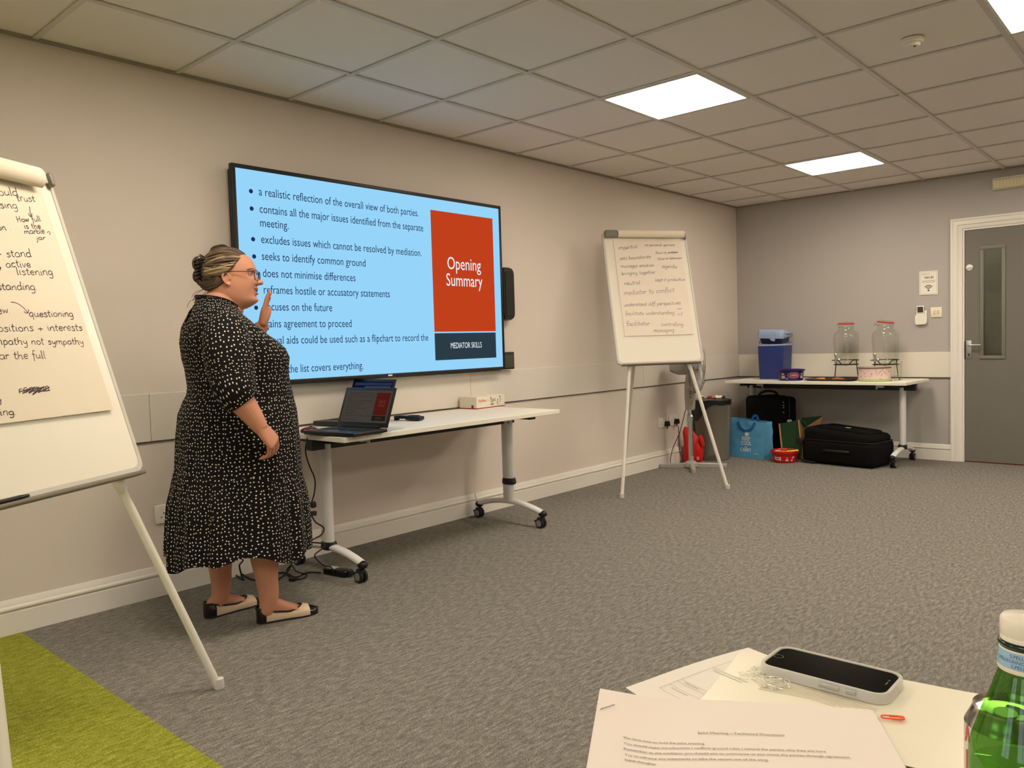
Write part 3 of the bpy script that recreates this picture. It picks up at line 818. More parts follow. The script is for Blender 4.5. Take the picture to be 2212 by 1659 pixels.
# ------------------------------------------------------------------ laptops on the table
def laptop(o, xd, label, w, d, base_h, lid_h, ang, z0, bright, slide):
    yd = V((-xd[1], xd[0], 0)); M = frame((o[0], o[1], z0), xd + (0,) if isinstance(xd, tuple) else xd, yd)
    t = thing('laptop', label, 'laptop', M=M, group='black laptops on the table under the screen')
    bm = nb(); box(bm, (w / 2, d / 2, base_h / 2 + 0.003), (w, d, base_h), M=M, r=0.005, seg=3)
    for x in (0.03, w - 0.03):
        for y in (0.03, d - 0.03): cyl(bm, (x, y, 0), (x, y, 0.004), 0.008, seg=8, M=M)
    obj('base', bm, M_blk, t)
    zt = base_h + 0.003
    bm = nb()
    for r in range(6):
        n = 14 if r else 15
        kw = (w - 0.06) / n
        for k in range(n):
            if r == 0 and 3 < k < 9:
                continue
            box(bm, (0.03 + kw * (k + 0.5), d * 0.42 + r * 0.0165, zt + 0.001), (kw * 0.84, 0.0135, 0.003), M=M)
    obj('keyboard', bm, mat('laptop keys', (36, 35, 34), 0.5), t, 0)
    bm = nb(); box(bm, (w * 0.47, d * 0.19, zt + 0.0004), (0.1, 0.056, 0.001), M=M); box(bm, (w * 0.5, d * 0.36, zt + 0.0004), (0.1, 0.012, 0.0016), M=M); obj('touchpad', bm, mat('touchpad', (44, 42, 40), 0.35), t, 0)
    bm = nb(); box(bm, (w - 0.06, d * 0.13, zt + 0.0004), (0.034, 0.007, 0.001), M=M); obj('sticker', bm, mat('sticker silver', (120, 125, 125), 0.4), t, 0)
    ca, sa = math.cos(ang), math.sin(ang)
    Ml = M @ frame((0, d - 0.004, zt + 0.003), (1, 0, 0), (0, ca, sa))
    bm = nb(); box(bm, (w / 2, lid_h / 2, -0.004), (w, lid_h, 0.008), M=Ml, r=0.004, seg=2)
    cyl(bm, (0.05, 0.0, -0.002), (w - 0.05, 0.0, -0.002), 0.006, seg=10, M=Ml)
    lid = obj('lid', bm, M_blk, t)
    bm = nb()
    sx0, sx1, sy0, sy1 = 0.014, w - 0.014, 0.022, lid_h - 0.016
    def fl(x0, x1, y0, y1, z, mi): quad(bm, [(x0, y0, z), (x1, y0, z), (x1, y1, z), (x0, y1, z)], mi, Ml)
    fl(sx0, sx1, sy0, sy1, 0.0004, 0)
    if slide:
        sw, sh = sx1 - sx0, sy1 - sy0
        fl(sx0 + sw * 0.675, sx0 + sw * 0.965, sy0 + sh * 0.23, sy0 + sh * 0.93, 0.0007, 1); fl(sx0 + sw * 0.675, sx0 + sw * 0.965, sy0 + sh * 0.06, sy0 + sh * 0.215, 0.0007, 2)
        for k, (s, wd) in enumerate([(l[0], (l[3] - l[1]) / 1168 * 0.58) for l in LINES]):
            yy = sy0 + sh * (0.885 - 0.078 * k - (0.05 if k == 10 else 0))
            text_geo(bm, s, Ml @ Matrix.Translation((sx0 + sw * 0.075, yy, 0.0007)), width=sw * wd, size=0.0125, mi=3)
        for s, yy in (('Opening', 0.62), ('Summary', 0.5)):
            text_geo(bm, s, Ml @ Matrix.Translation((sx0 + sw * 0.82, sy0 + sh * yy, 0.001)), width=sw * 0.14, size=0.024, mi=4, align='CENTER')
        text_geo(bm, 'MEDIATOR SKILLS', Ml @ Matrix.Translation((sx0 + sw * 0.82, sy0 + sh * 0.12, 0.001)), width=sw * 0.13, size=0.011, mi=4, align='CENTER')
    else:
        fl(sx0 + 0.01, sx1 - 0.005, sy1 - 0.022, sy1 - 0.006, 0.0007, 1)
        fl(sx0 + 0.09, sx1 - 0.01, sy0 + 0.02, sy1 - 0.026, 0.0007, 2)
    obj('display', bm, bright, lid, 0)
laptop((2.144, -0.391), (0.126, -0.992), 'open black laptop at the table corner showing the slide dimly', 0.345, 0.222, 0.018, 0.203, math.radians(68), TZ,
       [mat_emit('lap slide', (66, 60, 54)), mat_emit('lap orange', (76, 26, 18)), mat_emit('lap slate', (30, 26, 22)), mat_emit('lap text', (46, 38, 34)), mat_emit('lap white', (104, 56, 42))], True)
laptop((2.425, -0.058), (0.126, -0.992), 'open black laptop nearer the wall with a dark blue display', 0.325, 0.225, 0.024, 0.225, math.radians(66), TZ,
       [mat_emit('lap2 navy', (10, 16, 44)), mat_emit('lap2 bar', (38, 48, 70)), mat_emit('lap2 grey', (48, 58, 78))], False)
# red mouse and black handset
bm = nb(); Mm = frame((2.20, -0.345, TZ), (0.9, 0.2, 0), (-0.2, 0.9, 0))
ball(bm, (0, 0, 0.010), (0.05, 0.029, 0.018), 20, 12)
for v in bm.verts:
    if v.co.z < 0: v.co.z = 0
t = thing('computer_mouse', 'small dark red computer mouse beside the front laptop', 'mouse', (2.228, -0.315, TZ))
bm.transform(frame((2.228, -0.315, TZ), (0.95, 0.1, 0), (-0.1, 0.95, 0))); obj('shell', bm, mat('mouse red', (92, 22, 22), 0.25), t, 60)
bm = nb(); box(bm, (0.012, 0, 0.0275), (0.02, 0.006, 0.006), M=frame((2.228, -0.315, TZ), (0.95, 0.1, 0), (-0.1, 0.95, 0)), r=0.002); obj('wheel', bm, M_blk, t)
t = thing('handset', 'black handset lying on the white table right of the laptops', 'handset', (2.865, -0.325, TZ))
Mh = frame((2.845, -0.235, TZ), (0.26, -0.965, 0), (0.965, 0.26, 0))
bm = nb(); rings = []
for x, w, z0, z1 in ((0, .012, .018, .028), (.01, .02, .014, .034), (.04, .021, .012, .036), (.075, .021, .012, .036), (.09, .027, .004, .036), (.12, .031, 0, .036), (.16, .031, 0, .034), (.178, .026, .006, .032)):
    rings.append([(x, a * w, .78 * ((z0 + z1) / 2 + b * (z1 - z0) / 2)) for a, b in [(math.copysign(abs(math.cos(q)) ** .6, math.cos(q)), math.copysign(abs(math.sin(q)) ** .6, math.sin(q))) for q in [2 * PI * k / 20 for k in range(20)]]])
loft(bm, rings, M=Mh); obj('body', bm, M_blk, t, 50)
bm = nb()
for a in range(4):
    for b in (-1, 0, 1): box(bm, (.105 + a * .016, b * .014, .0285), (.01, .009, .003), M=Mh, r=.001, seg=1)
obj('buttons', bm, M_blkr, t)
bm = nb(); cyl(bm, (.05, -.012, .02), (.05, .012, .02), .004, seg=8, M=Mh); box(bm, (.012, 0, .006), (.02, .03, .012), M=Mh, r=.003); obj('earpiece', bm, M_blkr, t)

# white cardboard box with red base
t = thing('cardboard_box', 'white cardboard box with a red base line on the table under the screen', 'box', (3.71, -0.095, TZ))
bx, by, bh_ = 0.287, 0.145, 0.077
Mb = frame((3.566, -0.172, TZ), (0.9935, 0.114 * 0.6, 0), (-0.114 * 0.6, 0.9935, 0))
bm = nb(); box(bm, (bx / 2, by / 2, 0.004 + (bh_ - .004) / 2), (bx, by, bh_ - 0.004), M=Mb, r=0.0015, seg=1)
box(bm, (bx / 2, by / 2, bh_ + .0006), (bx * .985, by * .5, 0.0012), M=Mb)
obj('carton', bm, mat('carton white', (232, 226, 208), 0.55), t, 30)
bm = nb(); box(bm, (bx / 2, by / 2, 0.003), (bx + .002, by + .002, 0.006), M=Mb); box(bm, (-0.0006, 0.035, 0.014), (0.001, 0.018, 0.022), M=Mb); obj('base_band', bm, mat('carton red', (150, 22, 30), 0.5), t, 0)
bm = nb(); Mf = Mb @ frame((0, -0.0006, 0), (1, 0, 0), (0, 0, 1))
text_geo(bm, 'ClickShare', Mf @ Matrix.Translation((0.016, 0.043, 0)), width=0.078, size=0.024, mi=0, bold=.015)
text_geo(bm, 'CX-20', Mf @ Matrix.Translation((0.104, 0.045, 0)), width=0.022, size=0.011, mi=2)
text_geo(bm, 'wireless', Mf @ Matrix.Translation((0.024, 0.031, 0)), width=0.03, size=0.008, mi=2)
def lb(x0, x1, y0, y1, mi=1): quad(bm, [(x0, y0, 0), (x1, y0, 0), (x1, y1, 0), (x0, y1, 0)], mi, Mf)
lb(.138, .147, .057, .069); 
for y, w in ((.052, .05), (.046, .052), (.040, .05), (.034, .03), (.024, .03), (.020, .034), (.016, .03)): lb(.139, .139 + w, y, y + .0028)
for x, y in ((.206, .03), (.21, .042), (.232, .03), (.236, .046), (.206, .02)): lb(x, x + .008, y, y + .008)
lb(.202, .246, .014, .0155); lb(.232, .240, .058, .073)
obj('printing', bm, [mat('carton print red', (214, 84, 70), 0.6), M_ink, mat('carton print grey', (170, 165, 155), .6)], t, 0)

# ------------------------------------------------------------------ cables and charger below the table
t = thing('charger', 'black laptop charger brick on the carpet by the table foot', 'charger', (2.29, -0.42, 0))
Mc = frame((2.262, -0.335, 0.0), (0.17, -0.985, 0), (0.985, 0.17, 0))
bm = nb(); box(bm, (0.085, 0.02, 0.017), (0.15, 0.062, 0.032), M=Mc, r=0.007, seg=3); obj('brick', bm, M_blkg, t)
bm = nb(); box(bm, (0.05, 0.022, 0.0334), (0.05, 0.04, 0.001), M=Mc); obj('rating_label', bm, mat('label white', (200, 198, 190), .5), t, 0)
bm = nb(); box(bm, (0.165, 0.02, 0.02), (0.03, 0.03, 0.026), M=Mc, r=.005); obj('mains_inlet', bm, M_blk, t)
def cable(pts, label, r=0.0035, m=None, name='cable'):
    bm = nb(); tube(bm, smooth_path(pts, 8), r, 8)
    return tag(obj(name, bm, m or M_cable, None, 80), label, 'cable')
def unz(u, v, z=0.0):
    d = _F + _R2 * ((u - 1106) / 1704.57) - _U2 * ((v - 829.5) / 1704.57)
    return CAMP + d * ((z - CAMP.z) / d.z)
def uny(u, v, y): return unproj(u, v, y)
yc = -0.42
cable([uny(664, 946, yc), uny(660, 975, yc), uny(668, 1005, yc), uny(680, 1035, yc), uny(679, 1065, yc), uny(673.5, 1084, yc)], 'black cable hanging from the front laptop down to its inline adapter')
t = thing('cable_adapter', 'black inline adapter dangling on the cable beside the table leg', 'adapter', uny(676, 1098, yc))
p1, p2 = uny(675, 1087, yc), uny(676, 1111, yc)
bm = nb(); box(bm, (0, 0, 0), (0.026, 0.02, 0.03), M=frame(p1 + V((.004, 0, -.008)), (1, 0, 0.1), (0, 1, 0)), r=.005); obj('coupler', bm, M_blk, t)
bm = nb(); box(bm, (0, 0, 0), (0.028, 0.018, 0.022), M=frame(p2 + V((.003, 0, .004)), (1, 0, -.1), (0, 1, 0)), r=.003); obj('connector', bm, mat('connector dark', (40, 38, 34), .5), t)
cable([uny(672, 1112, yc), uny(682, 1128, yc), uny(699, 1140, yc), uny(694, 1155, yc - .02), uny(670, 1170, yc - .04), uny(698, 1174, yc - .06), uny(700, 1182, yc - .08), uny(682, 1196, yc - .08), uny(682, 1206, yc - .08), uny(700, 1222, -.45), uny(716, 1226, -.43), uny(720, 1237, -.42)], 'black cable twisting from the adapter past the table leg to the charger')
cable([unz(692, 1237, .012), unz(662, 1237, .006), unz(640, 1247, .005), unz(618, 1238, .005), unz(600, 1238, .005), unz(570, 1250, .005), unz(545, 1252, .005), unz(520, 1238, .005), unz(505, 1228, .005)], 'black cable running flat from the charger behind the shoes', .004)
cable([unz(637, 1186, .10), unz(631, 1215, .05), unz(619, 1232, .006), unz(623, 1243, .006), unz(640, 1251, .006), unz(658, 1248, .006), unz(661, 1241, .006), unz(640, 1234, .03), unz(630, 1222, .05), unz(620, 1236, .01), unz(598, 1254, .005), unz(585, 1256, .005)], 'tangled black cable loop on the carpet left of the charger', .0035)
bm = nb(); pk = unz(632, 1252, 0.008); box(bm, (0, 0, 0), (0.032, 0.02, 0.016), M=frame(pk + V((0, 0, .002)), (.6, -.8, 0), (.8, .6, 0)), r=.004)
tag(obj('cable_connector', bm, M_blk), 'small black connector lying at the end of the cable loop', 'connector')
cable([(1.72, -.03, .36), (1.76, -.05, .2), unz(519, 1205, .12), unz(517, 1222, .08), unz(522, 1243, .02), unz(526, 1253, .006), unz(510, 1243, .006), unz(494, 1236, .006)], 'black cable dropping behind the legs of the standing person', .004)
# ------------------------------------------------------------------ the standing person (local: x forward, y to her left, z up)
PH = math.radians(-14)
PM = Matrix.Translation((1.66, -0.62, 0)) @ rotz(PH)
person = thing('person', 'woman in a black polka dot dress speaking by the screen, one hand raised', 'person', M=PM)
def interp(tab, x):
    tab = sorted(tab)
    if x <= tab[0][0]: return tab[0][1]
    for (a, va), (b, vb) in zip(tab[:-1], tab[1:]):
        if x <= b:
            k = (x - a) / (b - a); k = k * k * (3 - 2 * k) * .35 + k * .65
            return va + (vb - va) * k
    return tab[-1][1]
UB = [(1.338, -.119), (1.293, -.157), (1.222, -.181), (1.168, -.189), (1.109, -.184), (1.054, -.173), (.985, -.168), (.954, -.173), (.923, -.190), (.873, -.209), (.768, -.221), (.662, -.227), (.608, -.240), (.503, -.258), (.321, -.274), (.24, -.274)]
UF = [(1.338, .03), (1.299, .056), (1.239, .10), (1.205, .136), (1.164, .188), (1.133, .221), (1.095, .236), (1.038, .229), (.99, .234), (.927, .246), (.869, .257), (.746, .262), (.608, .264), (.521, .277), (.387, .283), (.24, .285)]
HB = [(1.338, .09), (1.295, .15), (1.25, .185), (1.2, .198), (1.1, .202), (1.0, .192), (.94, .190), (.87, .205), (.75, .225), (.608, .238), (.5, .25), (.3, .262), (.2, .264)]
def dress_ring(z, k=1.0):
    ub, uf, b = interp(UB, z), interp(UF, z), interp(HB, z)
    hw = (uf - ub) / 2; a = math.sqrt(max(hw * hw - (.25 * b) ** 2, .01 ** 2)) / .968
    return (ub + uf) / 2 / .968, a * k, b * k
NS = 176
def dress_pt(th, z, k=1.0, fold=True, zz=None):
    c, a, b = dress_ring(z, k)
    ct, st = math.cos(th), math.sin(th)
    e = .88
    x = math.copysign(abs(ct) ** e, ct); y = math.copysign(abs(st) ** e, st)
    f = 1.0
    if fold:
        if z < .95:
            w = min(1, (.95 - z) / .3)
            ph = .8 * noise.noise(V((ct * 1.3, st * 1.3, 2.0)))
            if z > .605:
                f += w * (.012 * math.sin(13 * th + 4 * ph) + .007 * math.sin(23 * th + 1 + 3 * ph))
            else:
                w2 = min(1, (.605 - z) / .12)
                f += .010 * w2 + (.016 + .02 * w2) * math.sin(12 * th + 5 * ph + .5) * (.6 + .4 * w2) + .012 * math.sin(27 * th + 2 + 3 * ph)
        else:
            f += .006 * noise.noise(V((ct * 3, st * 3, z * 7)))
    return V((c + a * x * f, b * y * f, z if zz is None else zz))
M_dress = bpy.data.materials.new('polka dot jersey'); M_dress.use_nodes = True
nt = M_dress.node_tree; bs = nt.nodes['Principled BSDF']; bs.inputs['Roughness'].default_value = .85; bs.inputs['Specular IOR Level'].default_value = .2
uvn = nt.nodes.new('ShaderNodeUVMap'); uvn.uv_map = 'cloth'
vo = nt.nodes.new('ShaderNodeTexVoronoi'); vo.voronoi_dimensions = '2D'; vo.inputs['Scale'].default_value = 62.0; vo.inputs['Randomness'].default_value = .6
cr = nt.nodes.new('ShaderNodeValToRGB'); ce = cr.color_ramp.elements
ce[0].position = .135; ce[0].color = lin((232, 226, 212)) + (1,); ce[1].position = .185; ce[1].color = lin((17, 14, 14)) + (1,)
nt.links.new(uvn.outputs['UV'], vo.inputs['Vector']); nt.links.new(vo.outputs['Distance'], cr.inputs['Fac']); nt.links.new(cr.outputs['Color'], bs.inputs['Base Color'])

bm = nb(); uvl = bm.loops.layers.uv.new('cloth')
def grid_uv(bm, rows, uvs, closed=True, skip=None, tier=None):
    n = len(rows[0]); vs = [[bm.verts.new(PM @ p) for p in r] for r in rows]
    for i in range(len(rows) - 1):
        for j in range(n if closed else n - 1):
            k = (j + 1) % n
            if skip and skip(i, j): continue
            f = bm.faces.new((vs[i][j], vs[i][k], vs[i + 1][k], vs[i + 1][j]))
            for l, (a, b) in zip(f.loops, ((i, j), (i, j + 1), (i + 1, j + 1), (i + 1, j))): l[uvl].uv = uvs(a, b) if tier is None else (b / n * tier(i), uvs(a, b)[1] + tier(i))
    return vs
def hem_z(th): return .292 + .022 * math.sin(3 * th + 1.0) + .012 * math.sin(7 * th + .4) - .018 * max(0, math.sin(th))
# neck edge: tilted, higher at the nape
def neck_pt(th):
    ct, st = math.cos(th), math.sin(th)
    return V((-.036 + .088 * ct, .092 * st, 1.331 - .026 * ct + .010 * st * st - .012 * max(0, ct) ** 2))
rows = []; zsl = []
NZ = 96
for i in range(NZ + 1):
    t_ = i / NZ; r = []
    for k in range(NS):
        th = 2 * PI * k / NS; h0 = hem_z(th); z = h0 + (1.20 - h0) * t_
        if .598 < z < .612: z = .605 if z > .605 else z
        r.append(dress_pt(th, z))
    rows.append(r); zsl.append(t_)
NSH = 22
for i in range(1, NSH + 1):
    t_ = i / NSH; r = []
    for k in range(NS):
        th = 2 * PI * k / NS; ct, st = math.cos(th), math.sin(th)
        p0 = dress_pt(th, 1.20); n1 = neck_pt(th)
        # chest / back follow the measured outline, shoulders round over
        zz = 1.20 + (n1.z - 1.20) * t_
        c, a, b = dress_ring(min(zz, 1.335))
        yb = .198 * (1 - t_) ** .5 * 1.0 if False else (.198 * math.cos(t_ * PI / 2 * .72) ** .8)
        yb = max(yb, 0.0) * (1 - t_ ** 3) + .092 * t_ ** 3
        ex_ = math.copysign(abs(ct) ** .88, ct); ey_ = math.copysign(abs(st) ** .88, st)
        xx = c + a * ex_
        w = t_ ** 2.5
        zs = 1.20 + (n1.z - 1.20) * (t_ + .22 * abs(st) * t_ * (1 - t_) * 0 + (t_ ** .72 - t_) * abs(st) ** 2)
        r.append(V((xx * (1 - w) + n1.x * w, yb * ey_ * (1 - w) + n1.y * w, zs)))
    rows.append(r)
def uv_d(a, b):
    p = rows[a][b % NS]; z = p.z if a <= NZ else 1.20 + (a - NZ) / NSH * .17
    return (b / NS * 1.30, z)
KEY = None
def in_key(i, j):
    p = rows[i][j]; q = rows[min(i + 1, len(rows) - 1)][j]; z = (p.z + q.z) / 2
    if p.x > -.05 or z > 1.318 or z < 1.225: return False
    hw = .016 * math.sin(PI * min(1, (1.318 - z) / .093) ** .8) + .001
    return abs(p.y - .0) < hw
vs = grid_uv(bm, rows, uv_d, True, in_key, lambda i: 1.30 if i >= 70 else (1.6 if i >= 34 else 1.88))
# sleeves: loose tubes to the elbow
def sleeve(path, rad, uo, flat=.92):
    path = smooth_path(path, 5); n = len(path); rows_ = []
    L = 0; Ls = []
    for i, p in enumerate(path):
        if i: L += (p - path[i - 1]).length
        Ls.append(L)
    x0 = None
    for i, p in enumerate(path):
        d = (path[min(i + 1, n - 1)] - path[max(i - 1, 0)]).normalized()
        if x0 is None: x0 = V((1, 0, 0))
        x0 = (x0 - d * x0.dot(d)).normalized(); y0 = d.cross(x0)
        t_ = i / (n - 1); r = interp(rad, t_); row = []
        for k in range(56):
            a = 2 * PI * k / 56; f = 1 + .05 * noise.noise(V((math.cos(a) * 1.5, math.sin(a) * 1.5, t_ * 4 + uo))) + .02 * t_ * math.sin(6 * a)
            row.append(p + x0 * (r * f * math.cos(a)) + y0 * (r * f * flat * math.sin(a)))
        rows_.append(row)
    grid_uv(bm, rows_, lambda a, b: (uo + b / 56 * .57, Ls[a]))
    # turned-in hem
    last = rows_[-1]; c = sum(last, V()) / len(last); inner = [c + (p - c) * .9 for p in last]
    grid_uv(bm, [last, inner], lambda a, b: (uo + b / 56 * .57, Ls[-1]))
SHR, ELR, WRR = V((-.055, -.160, 1.212)), V((-.058, -.262, .985)), V((.022, -.296, .836))
SHL, ELL, WRL = V((-.02, .160, 1.212)), V((.085, .232, 1.065)), V((.186, .150, 1.236))
sleeve([SHR + V((.0, .05, .03)), SHR, SHR.lerp(ELR, .35) + V((-.006, -.012, 0)), SHR.lerp(ELR, .75), ELR + V((.006, -.003, -.01)), ELR + V((.03, -.008, -.052))], [(0, .045), (.12, .070), (.25, .088), (.45, .094), (.7, .085), (1, .067)], 3.0)
sleeve([SHL + V((.0, -.045, .025)), SHL, SHL.lerp(ELL, .4) + V((0, .012, 0)), ELL + V((-.01, .004, -.004)), ELL + V((.02, -.008, .04))], [(0, .045), (.15, .072), (.5, .082), (1, .058)], 5.0)
dress = obj('dress', bm, M_dress, person, 60)
bm = nb(); tube(bm, [PM @ (neck_pt(2 * PI * k / 72) + V((0, 0, -.001))) for k in range(72)], .0025, 8, loop=True); obj('neckline_band', bm, mat('dress black band', (17, 14, 14), .8), dress, 60)

# ---- body: pieces fused into one continuous skin
bm = nb()
HY = math.radians(-27)                       # head turned a little towards the room
HM = Matrix.Translation((0.004, 0, 0)) @ rotz(HY)
HT = [(1.540, .015, -.030, .022), (1.533, .055, -.058, .046), (1.520, .084, -.076, .060), (1.505, .100, -.086, .068), (1.485, .1105, -.091, .0735), (1.465, .1165, -.093, .0755), (1.448, .116, -.092, .0765), (1.432, .1135, -.090, .077), (1.415, .1130, -.086, .0785), (1.400, .1135, -.081, .0790), (1.385, .1155, -.077, .0780), (1.370, .1145, -.074, .0760), (1.355, .1135, -.072, .0730), (1.340, .1150, -.070, .0680), (1.326, .1090, -.068, .0620), (1.313, .0920, -.067, .0570), (1.302, .0680, -.067, .0560)]
def g2(a, s): return math.exp(-(a / s) ** 2)
rings = []
NH = 88
lev = []
for i in range(len(HT) - 1):
    m = 5
    for q in range(m):
        t_ = q / m; A, B = HT[i], HT[i + 1]
        pA = HT[max(i - 1, 0)]; pB = HT[min(i + 2, len(HT) - 1)]
        cr_ = lambda a0, a1, a2, a3: .5 * ((2 * a1) + (a2 - a0) * t_ + (2 * a0 - 5 * a1 + 4 * a2 - a3) * t_ * t_ + (3 * a1 - a0 - 3 * a2 + a3) * t_ ** 3)
        lev.append(tuple(cr_(pA[j], A[j], B[j], pB[j]) for j in range(4)))
lev.append(HT[-1])
for z, xf, xb, hw in lev:
    r = []
    for k in range(NH):
        th = 2 * PI * k / NH; ct, st = math.cos(th), math.sin(th)
        if ct >= 0: x = xf * abs(ct) ** .78; y = hw * math.copysign(abs(st) ** .92, st)
        else: x = xb * abs(ct) ** .95; y = hw * math.copysign(abs(st) ** .95, st)
        if ct > 0:
            # nose
            nz = 0
            if 1.396 < z < 1.446:
                tt = (1.446 - z) / .038
                nz = .028 * min(1, tt) ** 1.15 if z > 1.408 else .028 * max(0, (z - 1.396) / .012) ** .5
                nz *= g2(y, .0095 + .0075 * min(1, tt)) + .42 * g2(abs(y) - .0155, .007) * g2(z - 1.4035, .008)
            x += nz
            zm = 1.3745 + 8 * y * y
            x += .003 * g2(y, .023) * g2(z - zm - .0095, .0065) + .003 * g2(y, .021) * g2(z - zm + .0115, .0065) - .006 * g2(y, .028) * g2(z - zm, .0034)
            x -= .004 * g2(y, .018) * g2(z - 1.3515, .006)
            x += .008 * g2(y, .020) * g2(z - 1.335, .012)
            x += .003 * g2(abs(y) - .03, .02) * g2(z - 1.462, .009)
            x -= .0125 * g2(abs(y) - .032, .014) * g2(z - 1.4405, .010)
            x += .006 * g2(abs(y) - .046, .018) * g2(z - 1.402, .018)
            x -= .0025 * g2(abs(y) - .036, .006) * g2(z - 1.386 + (abs(y) - .036), .016)
        r.append((x, y, z))
    rings.append(r)
loft(bm, rings, M=PM @ HM)
ball(bm, (.1335, 0, 1.4085), (.0115, .0125, .0105), 18, 12, M=PM @ HM)
for s in (-1, 1): ball(bm, (.1215, s * .0115, 1.4045), (.0095, .0075, .0075), 14, 10, M=PM @ HM)
for s in (-1, 0, 1):
    ball(bm, (.1160 - .0045 * abs(s), s * .0105, 1.3840 + .0006 * (1 - abs(s))), (.0075, .0105, .0048), 14, 10, M=PM @ HM)
    ball(bm, (.1150 - .0045 * abs(s), s * .0095, 1.3632 + .0016 * abs(s)), (.0085, .0105, .0056), 14, 10, M=PM @ HM)
# ears
for s in (-1, 1):
    Me = PM @ HM @ frame((.016, s * .0785, 1.418), (.95, s * -.25, .15), (-.15, 0, 1)) @ Matrix.Scale(.9, 4)
    ball(bm, (0, .004, -.002), (.017, .028, .007), 18, 12, M=Me); ball(bm, (.004, -.024, .001), (.0095, .010, .0065), 12, 8, M=Me)
    tube(bm, smooth_path([Me @ V(p) for p in ((.014, -.004, .004), (.013, .016, .005), (.002, .030, .007), (-.012, .024, .009), (-.0165, .006, .010), (-.010, -.014, .008), (.0, -.024, .005))], 5), .0042, 8)
# neck, shoulders, torso
def ovring(c, a, b, z, n=40, tilt=0.0): return [(c[0] + a * math.cos(2 * PI * k / n), c[1] + b * math.sin(2 * PI * k / n), z + tilt * math.cos(2 * PI * k / n)) for k in range(n)]
nk = [(.000, .060, .062, 1.395, 0), (-.006, .070, .068, 1.36, -.012), (-.018, .082, .074, 1.335, -.02), (-.03, .092, .086, 1.31, -.022), (-.045, .086, .105, 1.285, -.02), (-.045, .10, .13, 1.25, -.01), (-.01, .13, .155, 1.2, 0)]
loft(bm, [ovring((c, 0), a, b, z, tilt=tl) for c, a, b, z, tl in nk], M=PM)
rr = []
for z in [1.25 - .04 * i for i in range(26)]:
    rr.append([dress_pt(2 * PI * k / 60, max(z, .2), .955 - .10 * max(0, (.6 - z)), False) for k in range(60)])
loft(bm, rr[:20], M=PM)
def limb(pts, rads, seg=20, sx=1.0):
    P = smooth_path([PM @ V(p) for p in pts], 5); n = len(P)
    R = [interp([(i / (len(rads) - 1), r) for i, r in enumerate(rads)], k / (n - 1)) for k in range(n)]
    tube(bm, P, R, seg, sx=sx); ball(bm, P[0], R[0], 14, 8); ball(bm, P[-1], R[-1], 14, 8)
limb([SHR, SHR.lerp(ELR, .5), ELR], [.042, .056, .054])
limb([ELR, ELR.lerp(WRR, .35) + V((-.004, -.002, .0)), ELR.lerp(WRR, .7), WRR], [.054, .050, .040, .0305])
limb([SHL, SHL.lerp(ELL, .5), ELL], [.042, .055, .052])
limb([ELL, ELL.lerp(WRL, .35), ELL.lerp(WRL, .7), WRL], [.052, .046, .036, .0275])
# legs
limb([(.06, -.10, .62), (.066, -.108, .36), (.072, -.112, .27), (.078, -.112, .18), (.082, -.112, .11), (.074, -.110, .056)], [.085, .062, .056, .045, .0405, .030])
limb([(-.06, .11, .62), (-.056, .118, .36), (-.053, .120, .27), (-.049, .122, .18), (-.049, .122, .11), (-.066, .117, .056)], [.085, .062, .056, .045, .040, .030])
# hands
def hand_mesh(w, d, nrm, spread, flen, curl, thumb, wr=.029, bend=0.0, sc=1.0):
    """w wrist, d towards the knuckles, nrm out of the BACK of the hand, spread from little finger to index."""
    d, nrm, spread = V(d).normalized(), V(nrm).normalized(), V(spread).normalized()
    T_ = PM @ Matrix.Translation(w) @ Matrix.Scale(sc, 4) @ Matrix.Translation(-w)
    pl = .078
    rr = []
    for t_, wd, th_ in ((-.12, wr * .96, wr * .82), (.1, wr, .0205), (.4, .034, .0175), (.75, .0385, .0155), (1.0, .039, .0125), (1.08, .034, .009)):
        c = w + d * (pl * t_) - nrm * (bend * t_ * t_)
        rr.append([T_ @ (c + spread * (wd * math.copysign(abs(math.cos(a)) ** .8, math.cos(a))) + nrm * (th_ * math.sin(a))) for a in [2 * PI * k / 24 for k in range(24)]])
    loft(bm, rr)
    kn = w + d * pl - nrm * bend
    for f in range(4):                       # 0 little ... 3 index
        off = (-.0285 + .019 * f)
        p = kn + spread * off - d * .014 + d * (.0, .006, .009, .006)[f]; ln = flen[f]; ang = 0; pts = [p]
        dd = d
        fan = spread * ((f - 1.5) * .04)
        for s_, sh in enumerate((.46, .31, .25)):
            ang += curl[f][s_]
            dd = (d * math.cos(ang) - nrm * math.sin(ang) + fan).normalized()
            p = p + dd * (ln * sh + (.012 if s_ == 0 else 0)); pts.append(p)
        r0 = (.0082, .0090, .0094, .0092)[f]
        P = smooth_path([T_ @ q for q in pts], 4)
        tube(bm, P, [sc * r0 * (1 - .22 * k / (len(P) - 1)) for k in range(len(P))], 12); ball(bm, P[-1], sc * r0 * .78, 10, 8); ball(bm, T_ @ pts[1], r0 * 1.03 * sc, 10, 8)
    tb = [w + d * .012 + spread * .022 - nrm * .006]
    for v in thumb: tb.append(tb[-1] + (d * v[0] + spread * v[1] - nrm * v[2]))
    P = smooth_path([T_ @ q for q in tb], 4)
    tube(bm, P, [sc * (.0165 - .0075 * k / (len(P) - 1)) for k in range(len(P))], 12); ball(bm, P[-1], sc * .009, 10, 8); ball(bm, P[0], sc * .0165, 12, 8)
# right hand: hanging, back of the hand out and forward, fingers curled back
hand_mesh(WRR, (.62, .02, -.78), (.45, -.76, .44), (.53, .65, .45), (.062, .070, .074, .068), ((.75, .70, .35), (.72, .70, .35), (.68, .70, .35), (.62, .70, .35)), ((.022, .006, .014), (.022, .0, .014), (.02, -.004, .010)), .0275, 0.0, 1.13)
